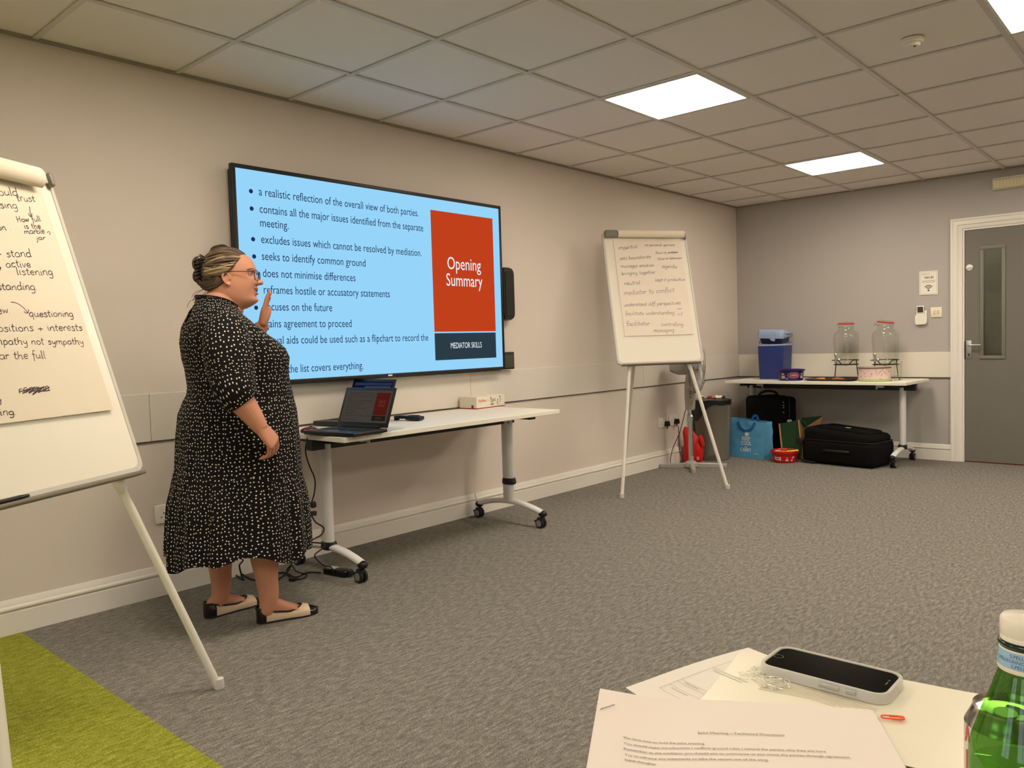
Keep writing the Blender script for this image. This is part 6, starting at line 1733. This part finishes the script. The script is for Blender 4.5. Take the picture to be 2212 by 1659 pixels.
# drinks dispensers on wire stands
M_wire = mat('black wire', (24, 22, 22), .4, .4)
M_rub_r = mat('red rubber seal', (208, 60, 44), .45)
M_jar = mat_thin_glass('dispenser glass', (.93, .94, .915), .9, .03, .24)
M_tap = mat('chrome tap', (220, 220, 220), .12, 1.0)
def dispenser(cx, cy, h0, labs, label, tilt):
    vv = V((cx, cy + 3.67, 0)).normalized(); rr_ = V((vv.y, -vv.x, 0)); M = frame((cx, cy, TZ), rr_, vv)
    sh = .172
    t = thing('dispenser_stand', labs, 'stand', M=M, group='black wire stands under the drink dispensers')
    bm = nb(); r = .105
    tube(bm, [(r * math.cos(a), r * math.sin(a), sh - .04) for a in [2 * PI * k / 40 for k in range(40)]], .004, 6, loop=True, M=M)
    arc = [(-.1 * 1.2, -r * .55, sh), (-.085, -r * .7, sh), (-.06, -r * .95, sh - .01), (-.035, -r - .004, sh - .036), (.0, -r - .006, sh - .042), (.03, -r - .004, sh - .03), (.05, -r * .92, sh - .004), (.075, -r * .72, sh)]
    tube(bm, smooth_path(arc, 4), .004, 6, M=M)
    tube(bm, [(r * math.cos(a), r * math.sin(a), sh) for a in [-.75 + (PI + 1.3) * k / 30 for k in range(31)]], .004, 6, M=M)
    tube(bm, [(-r * .98, 0, sh - .04), (r * .98, 0, sh - .04)], .003, 6, M=M); tube(bm, [(0, -r * .98, sh - .04), (0, r * .98, sh - .04)], .003, 6, M=M)
    obj('ring_frame', bm, M_wire, t, 60)
    for a in (-2.5, -.62, .62, 2.5):
        c, s = math.cos(a), math.sin(a)
        bm = nb(); tube(bm, smooth_path([V((r * c, r * s, sh + .002)), V((r * c * 1.03, r * s * 1.03, sh - .05)), V((r * c * 1.1, r * s * 1.1, .06)), V((r * c * 1.15, r * s * 1.15, .025)), V((r * c * 1.3, r * s * 1.3, .003))], 4), .004, 6, M=M); obj('leg', bm, M_wire, t, 60)
    j = thing('drinks_dispenser', label, 'dispenser', M=M @ Matrix.Translation((0, 0, sh)), group='glass drinks dispensers with red seals')
    z0 = sh - .034
    bm = nb(); R_ = .109
    prof = [(.0, .0), (.075, .0), (.096, .006), (.1, .02), (.104, .10), (R_, .18), (R_, .245), (.105, .268), (.092, .285), (.074, .295), (.066, .302), (.065, .35)]
    lathe(bm, [(a, z0 + b) for a, b in prof], seg=44, M=M, cap1=False)
    obj('jar', bm, M_jar, j, 60)
    Mt2 = M @ Matrix.Translation((0, 0, z0 + .355)) @ Matrix.Rotation(tilt, 4, 'Y')
    bm = nb(); lathe(bm, [(.062, 0), (.07, .002), (.071, .01), (.064, .014)], seg=40, M=Mt2); sl = obj('rubber_seal', bm, M_rub_r, j); sl['label'] = 'red rubber seal'
    bm = nb(); lathe(bm, [(.066, .012), (.066, .018), (.05, .024), (.0, .026)], seg=40, M=Mt2); obj('glass_lid', bm, M_jar, j)
    bm = nb(); tube(bm, smooth_path([V((-.066, -.01, z0 + .335)), V((-.085, -.012, z0 + .335)), V((-.088, 0, z0 + .345)), V((-.075, .012, z0 + .352)), V((-.066, .012, z0 + .335))], 4), .002, 6, M=M)
    tube(bm, [(.068 * math.cos(a), .068 * math.sin(a), z0 + .335) for a in [2 * PI * k / 36 for k in range(36)]], .0018, 6, loop=True, M=M); obj('wire_clasp', bm, M_steel, j)
    tx, ty = -.065, -.082
    bm = nb(); Mp = M @ Matrix.Translation((tx * 1.18, ty * 1.18, z0 + .045))
    cyl(bm, (.016, .02, 0), (-.008, -.018, 0), .011, seg=16, M=Mp); ball(bm, (.016, -.012, -.004), .017, 14, 10, M=Mp); cyl(bm, (-.008, -.016, .02), (-.008, -.016, -.022), .009, seg=14, M=Mp); lathe(bm, [(.006, .02), (.013, .026), (.012, .052), (.006, .056), (0, .056)], (-.008, -.016, 0), 14, M=Mp); obj('tap', bm, M_tap, j, 60)
dispenser(7.37, -1.155, 0, 'black wire stand on the far table, behind the dark tray', 'glass drinks dispenser nearer the cool box, on the left wire stand', 0.02)
dispenser(7.345, -1.50, 0, 'black wire stand on the far table, behind the floral cake tin', 'glass drinks dispenser behind the floral tin, its red seal tilted', 0.12)

kx, ky = 7.075, -1.49
tub_frame(kx, ky)
t = thing('cake_tin', 'round pink floral cake tin with a pale green base on the far table', 'tin', (kx, ky, TZ))
bm = nb(); lathe(bm, [(.128, .018), (.128, .112), (.132, .113), (.132, .118), (.124, .118), (.124, .03), (0, .03)], (kx, ky, TZ), 48); 
m_tin = mat('tin pink floral', (228, 190, 182), .4)
nt = m_tin.node_tree; bs = nt.nodes['Principled BSDF']; tc = nt.nodes.new('ShaderNodeTexCoord'); vo = nt.nodes.new('ShaderNodeTexVoronoi'); vo.inputs['Scale'].default_value = 58
cr = nt.nodes.new('ShaderNodeValToRGB'); ce = cr.color_ramp.elements; ce[0].position = .14; ce[0].color = lin((190, 96, 104)) + (1,); ce[1].position = .36; ce[1].color = lin((232, 206, 200)) + (1,); k_ = ce.new(.25); k_.color = lin((190, 170, 150)) + (1,)
nt.links.new(tc.outputs['Object'], vo.inputs['Vector']); nt.links.new(vo.outputs['Distance'], cr.inputs['Fac']); nt.links.new(cr.outputs['Color'], bs.inputs['Base Color'])
o_ = obj('tin_body', bm, m_tin, t)
bm = nb(); lathe(bm, [(.122, .0), (.130, .002), (.132, .02), (.126, .024)], (kx, ky, TZ), 48); obj('tin_base', bm, mat('tin green', (168, 190, 120), .4), t)
bm = nb(); lathe(bm, [(.132, .112), (.1335, .114), (.1335, .120), (.131, .121)], (kx, ky, TZ), 48, cap0=False, cap1=False); obj('rim', bm, mat('tin rim', (120, 90, 70), .3, .7), t)
t = thing('drinking_glass', 'tall clear drinking glass at the right end of the far table', 'glass', (7.22, -1.635, TZ))
bm = nb(); lathe(bm, [(0, .0), (.03, .0), (.033, .004), (.036, .165), (.034, .165), (.031, .045), (0, .042)], (7.22, -1.635, TZ), 32, cap1=False); obj('tumbler', bm, mat_thin_glass('tumbler glass', (.97, .98, .96), .9, .03, .10), t, 50)
bm = nb(); lathe(bm, [(.0, .004), (.029, .004), (.031, .04), (0, .04)], (7.22, -1.635, TZ), 32); obj('thick_base', bm, mat_thin_glass('tumbler base', (.92, .94, .9), .9, .05, .25), t, 50)
# ------------------------------------------------------------------ foreground table things
def sheet_obj(corners, z, parent=None, name='sheet', m=None, thick=.0004, n=24, lift=None, extra=None, mats=None):
    pass
def paper(bm, o, ex, L, Wd, z, lift=None, nx=26, ny=20, mi=0, th_=.0005):
    """sheet: o corner, ex unit dir of length L; other side = ex rotated +90 deg, width Wd; lift(u, v) metres."""
    ex = V((ex[0], ex[1], 0)).normalized(); ey = V((-ex.y, ex.x, 0)); vs = []
    for s in (0, 1):
        g = []
        for i in range(nx + 1):
            row = []
            for j in range(ny + 1):
                u, v = L * i / nx, Wd * j / ny
                p = V((o[0], o[1], z)) + ex * u + ey * v + V((0, 0, (lift(u, v) if lift else 0) + (th_ if s == 0 else 0)))
                row.append(bm.verts.new(p))
            g.append(row)
        for a, b in zip(g[:-1], g[1:]):
            for j in range(ny):
                f = bm.faces.new((a[j], a[j + 1], b[j + 1], b[j])); f.material_index = mi
        vs.append(g)
    def ed(g): return [g[i][0] for i in range(nx)] + [g[nx][j] for j in range(ny)] + [g[nx - i][ny] for i in range(nx)] + [g[0][ny - j] for j in range(ny)]
    a, b = ed(vs[0]), ed(vs[1])
    for i in range(len(a)):
        j = (i + 1) % len(a)
        f = bm.faces.new((a[i], a[j], b[j], b[i])); f.material_index = mi
    return ex, ey
# printed form at the back, its left edge hanging past the table
fo = V((0.953, -3.218)); fe = V((0.752 - .953, -3.163 + 3.218)).normalized()     # along the far-left edge
t = thing('printed_form', 'white printed form with ruled boxes, partly under the clear wallet', 'paper', (0.86, -3.24, TZ))
bm = nb(); lf = lambda u, v: .003 + .004 * max(0, (.035 - v) / .035) * (u / .21) + .002 * math.sin(u * 18)
ex, ey = paper(bm, fo, (fe.x, fe.y), .21, .24, TZ + .001, lf)
obj('sheet', bm, M_paper, t, 60)
bm = nb(); Mfm = lambda u, v: frame((fo.x + ex.x * u + ey.x * v, fo.y + ex.y * u + ey.y * v, TZ + .0022 + lf(u, v)), (ex.x, ex.y, 0), (ey.x, ey.y, 0))
def rule(u0, u1, v, w=.0005):
    n = 10
    for i in range(n):
        a, b = u0 + (u1 - u0) * i / n, u0 + (u1 - u0) * (i + 1) / n
        quad(bm, [V((fo.x, fo.y, 0)).lerp(V((fo.x, fo.y, 0)), 0) + V((ex.x * uu + ey.x * vv, ex.y * uu + ey.y * vv, TZ + .0026 + lf(uu, vv))) for uu, vv in ((a, v), (b, v), (b, v + w), (a, v + w))], 0)
def rulev(u, v0, v1, w=.0005):
    n = 8
    for i in range(n):
        a, b = v0 + (v1 - v0) * i / n, v0 + (v1 - v0) * (i + 1) / n
        quad(bm, [V((fo.x + ex.x * uu + ey.x * vv, fo.y + ex.y * uu + ey.y * vv, TZ + .0026 + lf(uu, vv))) for uu, vv in ((u, a), (u + w, a), (u + w, b), (u, b))], 0)
rule(.028, .178, .022); 
for u in (.028, .055, .057, .088, .09, .142, .15, .162, .178): rulev(u, .022, .075)
for u, v, w in ((.034, .026, .03), (.062, .026, .03), (.094, .027, .045), (.145, .03, .022), (.166, .03, .025)):
    rulev(u, v, v + w, .0011)
obj('ruled_boxes', bm, mat('form ink', (172, 162, 156), .8), t, 0)
t = thing('folded_paper', 'pale lilac paper corner poking out below the printed form', 'paper', (0.745, -3.215, TZ))
bm = nb(); paper(bm, (0.775, -3.205), (0.735 - .775, -3.19 + 3.205), .05, .10, TZ + .0004, lambda u, v: .0012); obj('sheet', bm, mat('lilac paper', (214, 208, 216), .8), t, 60)
# clear plastic wallet with white papers inside
t = thing('plastic_wallet', 'glossy clear plastic wallet of papers under the phone', 'wallet', (0.88, -3.35, TZ))
wo = V((0.945, -3.235)); we = V((-.985, .17)).normalized()
bm = nb(); lw_ = lambda u, v: .0072 + .0014 * noise.noise(V((u * 14, v * 14, .4)))
paper(bm, (0.842, -3.203), (-.34, -.94), .29, .0, 0) if False else None
we = V((-.45, .0 - .893)); 
exw, eyw = paper(bm, (0.905, -3.222), (-.985, -.17), .17, .30, TZ + .0005, lambda u, v: .0046); obj('inner_papers', bm, mat('wallet paper', (236, 226, 202), .6), t, 60)
bm = nb(); paper(bm, (0.93, -3.219), (-.985, -.17), .20, .31, TZ + .0005, lw_)
pw = obj('wallet_film', bm, mat('wallet film', (238, 232, 212), .34, spec=.5), t, 60)
bm = nb()
rn = random.Random(3)
for k in range(110):
    u, v = rn.uniform(-.01, .05), rn.uniform(-.012, .012)
    p = V((0.868, -3.262, TZ + .009 + rn.uniform(0, .003))) + V((-.2, -.98, 0)) * u + V((-.98, .2, 0)) * v * 1.4
    a = rn.uniform(0, PI); d = V((math.cos(a), math.sin(a), rn.uniform(-.2, .2))) * rn.uniform(.002, .006)
    tube(bm, [p - d, p + d * .2 + V((0, 0, .0006)), p + d], .0005, 5)
obj('crinkled_strip', bm, mat('crinkle film', (246, 242, 232), .12, spec=.8), t, 60)
bm = nb()
for k in range(7):
    p = V((0.862 - k * .0042, -3.285, TZ + .0088)); tube(bm, [p, p + V((.012, -.055, 0)), p + V((.005, -.12, 0))], .00028, 4)
obj('fold_lines', bm, mat('film fold', (206, 196, 184), .3), t, 0)
# stapled document in front
t = thing('stapled_document', 'stapled Joint Meeting document lying nearest the viewer', 'document', (0.75, -3.32, TZ))
do = V((0.706, -3.158)); de = V((0.853 - .704, -3.404 + 3.158)); de = de.normalized(); dl = .287
ldoc = lambda u, v: .010 + .010 * max(0, 1 - u / .06) - .0 * v + .004 * math.sin(u * 9)
bm = nb(); exd, eyd = paper(bm, (do.x - .297 * de.y * -1 * 0, do.y), (de.x, de.y), dl, -.2, TZ, ldoc)
for k in range(2): paper(bm, (do.x - .0008 * (k + 1), do.y), (de.x, de.y), dl, -.2, TZ - .0012 * (k + 1), ldoc)
obj('pages', bm, mat('document paper', (240, 230, 222), .8), t, 60)
def docM(u, v): return frame((do.x + exd.x * u - eyd.x * v, do.y + exd.y * u - eyd.y * v, TZ + .0012 + ldoc(u, v)), (exd.x, exd.y, 0), (eyd.x, eyd.y, 0))
bm = nb()
def unp(u, v):
    P = unz(u, v, TZ + .012); d = V((P.x - do.x, P.y - do.y)); return d.x * exd.x + d.y * exd.y, -(d.x * eyd.x + d.y * eyd.y)
for s, x0, y0, x1, y1, b, sz in (('Joint Meeting \u2013 Facilitated Discussion', 1507, 1590, 1695, 1597, 0, .0064), ('The time now to hold the joint meeting', 1346, 1606, 1522, 1614, 0, .0058), ('You should make introductions / reaffirm ground rules / remind the parties why they are here', 1347, 1618.5, 1785, 1632, 0, .0058),
  ('Remember as the mediator you should aim to summarise as you move the parties through agreement.', 1348, 1630.5, 1839, 1644, 0, .0058), ('Try to reframe any statements to take the venom out of the sting.', 1350, 1643, 1661, 1651, 0, .0058), ('Initial thoughts', 1350, 1654, 1416, 1656, 0, .0058)):
    a, b_ = unp(x0, y0), unp(x1, y1)
    text_geo(bm, s, frame((do.x + exd.x * a[0] - eyd.x * a[1], do.y + exd.y * a[0] - eyd.y * a[1], TZ), (exd.x, exd.y, 0), (eyd.x, eyd.y, 0)) @ rotz(-math.atan2(b_[1] - a[1], b_[0] - a[0])), width=math.hypot(b_[0] - a[0], b_[1] - a[1]), size=sz)
for v in bm.verts:
    q = V((v.co.x - do.x, v.co.y - do.y)); v.co.z = TZ + .0013 + ldoc(q.x * exd.x + q.y * exd.y, 0)
obj('printed_text', bm, mat('document ink', (120, 112, 108), .8), t, 0)
a = unp(1313, 1545); bm = nb(); m0 = docM(*a); tube(bm, [m0 @ V((-.007, -.006, .0008)), m0 @ V((-.0065, -.0056, .0016)), m0 @ V((.0065, .0056, .0016)), m0 @ V((.007, .006, .0008))], .0006, 6); obj('staple', bm, M_chrome, t)
# phone in a clear case
pa, pb, pc = unz(1648, 1473, TZ + .01), unz(1688, 1432, TZ + .01), unz(1935, 1495, TZ + .01)
pe = (pc - pb); pe.z = 0; pe.normalize(); pf = V((-pe.y, pe.x, 0))
pl_, pwid = .146, .074
po = V((.9125, -3.338, TZ + .0158))
Mph = frame(po, pe, pf)
t = thing('mobile_phone', 'black phone in a clear case lying face up on the papers', 'phone', M=Mph)
bm = nb(); body = rrect(.138, .066, .012, 7)
loft(bm, [[(x * q, y * q, z) for x, y in body] for z, q in ((-.0036, .965), (-.0028, .99), (-.001, 1), (.002, 1), (.0034, .992), (.0038, .975))], M=Mph); ph = obj('body', bm, mat('phone edge', (58, 62, 70), .25, .8), t, 50)
bm = nb(); prism(bm, [(x * .985, y * .97) for x, y in body], .0036, .0043, M=Mph); obj('screen', bm, mat('phone glass black', (4, 4, 4), .10, spec=.06), t, 30)
bm = nb(); box(bm, (.0625, 0, .0044), (.0015, .009, .0004), M=Mph); cyl(bm, (.0625, .009, .0042), (.0625, .009, .0046), .0014, seg=10, M=Mph); lathe(bm, [(.0055, .0043), (.0058, .0046), (.005, .0046)], (-.0615, 0, 0), 24, M=Mph, cap0=False, cap1=False); obj('earpiece', bm, mat('phone detail', (60, 60, 62), .4), t, 0)
bm = nb(); case = rrect(.1465, .0745, .0165, 7); inn = rrect(.1385, .0665, .0125, 7)
loft(bm, [[(x, y, z) for x, y in r] for r, z in ((case, -.006), (case, .0015), ([(x * .992, y * .985) for x, y in case], .0052), (inn, .0052), (inn, -.0042), (inn, -.0042))], M=Mph, cap1=True)
obj('clear_case', bm, mat_film('phone case film', (.97, .97, .95), .5, (.95, .94, .88), .16), t, 50)
for a, w in ((.012, .023), (.036, .011)):
    bm = nb(); box(bm, (a, -.0375, .0005), (w, .002, .0052), M=Mph, r=.0009, seg=2); obj('side_button', bm, M_chrome, t)
bm = nb(); box(bm, (.046, .0375, .001), (.012, .002, .005), M=Mph, r=.0009); obj('mute_switch', bm, mat('switch pale', (236, 232, 214), .3), t)
# orange paper clip
pc0 = unz(1928, 1556, TZ + .008)
Mpc = frame((pc0.x, pc0.y, TZ + .0112), (.50, -.87, .0), (.87, .50, .0))
bm = nb(); h1, w1 = .0098, .0036
pts = [(-h1 * .3, w1 * .55), (h1 * .75, w1 * .55), (h1, 0), (h1 * .75, -w1 * .8), (-h1 * .8, -w1 * .8), (-h1 * 1.1, -.0), (-h1 * .8, w1 * .95), (h1 * .9, w1 * .95), (h1 * 1.15, w1 * .0), (h1 * .9, -w1 * 1.1), (-h1 * .2, -w1 * 1.1)]
tube(bm, smooth_path([V((x, y, .0)) for x, y in pts], 5), .0008, 8, M=Mpc); tag(obj('paper_clip', bm, mat('orange clip', (240, 96, 48), .35), None, 60), 'small orange paper clip beside the phone', 'paper clip')
# drinks can and green bottle
def onray(u, v, dist):
    d = _F + _R2 * ((u - 1106) / 1704.57) - _U2 * ((v - 829.5) / 1704.57); d.normalize(); return CAMP + d * dist
CH_ = .101
_cp = unz(2182, 1527, TZ + CH_); cxp, cyp = _cp.x, _cp.y
t = thing('drinks_can', 'open aluminium can with red lettering behind the green bottle', 'can', (cxp, cyp, TZ))
bm = nb(); lathe(bm, [(.024, 0), (.027, .003), (.033, .012), (.033, CH_ - .016), (.031, CH_ - .012), (.0265, CH_ - .002), (.0268, CH_), (.0258, CH_ + .001), (.0245, CH_ - .003), (0, CH_ - .004)], (cxp, cyp, TZ), 48, mis=[1, 1, 0, 1, 1, 1, 1, 1, 1]); cn = obj('can_body', bm, [mat('can white', (228, 216, 202), .3, .3), mat('can aluminium', (206, 200, 190), .22, 1.0)], t, 40)
bm = nb(); lathe(bm, [(.008, 0), (.0085, .0003), (0, .0003)], (cxp + .008, cyp - .004, TZ + CH_ - .0038), 20, sx=1.3); obj('can_opening', bm, M_blk, t)
bm = nb(); lathe(bm, [(.004, 0), (.0085, .0008), (.0085, .0016), (.004, .0016)], (cxp - .008, cyp + .002, TZ + CH_ - .0035), 18, sx=1.2); obj('ring_pull', bm, M_steel, t)
bm = nb(); vd = V((cxp, cyp + 3.67, 0)).normalized(); vr = V((vd.y, -vd.x, 0)); wrap.c = (cxp, cyp); wrap.sy = 1.0
def cantext(s, a0, z0, hgt, adv, mi):
    # tall slanted letters wrapped round the can
    for i, ch in enumerate(s):
        for stk in {'C': [[(.8, .85), (.5, 1), (.15, .7), (.15, .3), (.5, 0), (.85, .15)]], 'L': [[(.2, 1), (.2, 0), (.8, .05)]], 'A': [[(.05, 0), (.5, 1), (.95, 0)], [(.25, .4), (.75, .4)]], 'S': [[(.85, .9), (.4, 1), (.15, .75), (.8, .3), (.5, 0), (.1, .1)]], 'I': [[(.5, 1), (.5, 0)]]}[ch]:
            for (xa, ya), (xb, yb) in zip(stk[:-1], stk[1:]):
                n = 3; wd_ = .0022
                for k in range(n):
                    q0, q1 = k / n, (k + 1) / n
                    A_ = (a0 + adv * i + adv * .8 * (xa + (xb - xa) * q0), hgt * (ya + (yb - ya) * q0)); B_ = (a0 + adv * i + adv * .8 * (xa + (xb - xa) * q1), hgt * (ya + (yb - ya) * q1))
                    dx_, dz_ = B_[0] - A_[0], B_[1] - A_[1]; ln_ = math.hypot(dx_, dz_) or 1; nx_, nz_ = -dz_ / ln_ * wd_ / 2, dx_ / ln_ * wd_ / 2
                    wrap(bm, [(A_[0] + nx_, A_[1] + nz_), (B_[0] + nx_, B_[1] + nz_), (B_[0] - nx_, B_[1] - nz_), (A_[0] - nx_, A_[1] - nz_)], z0, .033, mi, 0, .0004)
cantext('L', -.040, TZ + .022, .042, .013, 0); cantext('A', -.041, TZ + .070, .015, .010, 0); cantext('S', -.039, TZ + .002, .017, .012, 0)
obj('can_lettering', bm, mat('can red', (206, 60, 66), .35), t, 0)
gx, gy = 0.604, -3.5784
t = thing('glass_bottle', 'green glass water bottle with a white cap at the right edge', 'bottle', (gx, gy, TZ))
Mgb = frame((gx, gy, TZ - .0), (1, 0, 0), (0, 1, 0))
M_bot = mat_thin_glass('green bottle glass', (.36, .64, .22), .9, .02, .13)
bm = nb()
op = [(.0, .001), (.029, .0), (.0335, .004), (.0330, .012), (.0332, .122), (.0325, .131), (.0305, .138), (.0250, .155), (.0205, .168), (.0162, .181), (.0150, .185), (.0146, .202)]
lathe(bm, op, seg=56, M=Mgb, cap1=False)
gb_ = obj('glass_body', bm, M_bot, t, 60)
bm = nb(); lathe(bm, [(.0, .004), (.030, .0045), (.0315, .012), (.0317, .1165), (.030, .1175), (0, .1175)], seg=48, M=Mgb); obj('water', bm, mat_thin_glass('bottle water', (.86, .96, .82), .9, .02, .1), t, 60)
bm = nb(); lathe(bm, [(.0158, .1855), (.0162, .1865), (.0160, .1885), (.0152, .1995), (.0148, .2005)], seg=48, M=Mgb, cap0=False, cap1=False, mis=[1, 1, 0, 1]); obj('neck_label', bm, [mat('neck label blue', (150, 186, 214), .45), mat('neck label cream', (232, 220, 200), .45)], t, 60)
bm = nb(); vd = V((gx, gy + 3.67, 0)).normalized(); vr = V((vd.y, -vd.x, 0)); wrap.c = (gx, gy)
def wtext(s, a0, z0, w, h_):
    t2 = nb(); text_geo(t2, s, Matrix.Identity(4), width=w, size=h_)
    for f in t2.faces:
        vs = []
        for v in f.verts:
            r = .0160 - .0727 * (z0 + v.co.y - .1885) + .0002; an = (a0 + v.co.x) / .0155
            d = -vd * math.cos(an) + vr * math.sin(an); vs.append(bm.verts.new(V((gx + d.x * r, gy + d.y * r, TZ + z0 + v.co.y))))
        bm.faces.new(vs)
    t2.free()
wtext('S.PELLEGRINO', -.009, .1960, .020, .0032); wtext('S.PELLEGRINO TERME \u00b7', -.019, .1928, .030, .0030); wtext('S.PELLEGRINO', -.008, .1896, .020, .0032)
obj('neck_lettering', bm, mat('neck label ink', (54, 84, 140), .5), t, 0)
bm = nb(); lathe(bm, [(.0146, .2000), (.0150, .2015), (.0158, .2022), (.0160, .2032), (.0158, .2042), (.0146, .2048)], seg=44, M=Mgb); obj('tamper_ring', bm, mat('dark green glass ring', (14, 40, 26), .2), t, 60)
bm = nb(); lathe(bm, [(.0140, .2050), (.0146, .2053), (.0147, .2080), (.0145, .2083), (.0148, .2086), (.0149, .2165), (.0146, .2192), (.0134, .2208), (.0, .2212)], seg=48, M=Mgb); obj('cap', bm, mat('cap white', (240, 230, 216), .3), t, 60)
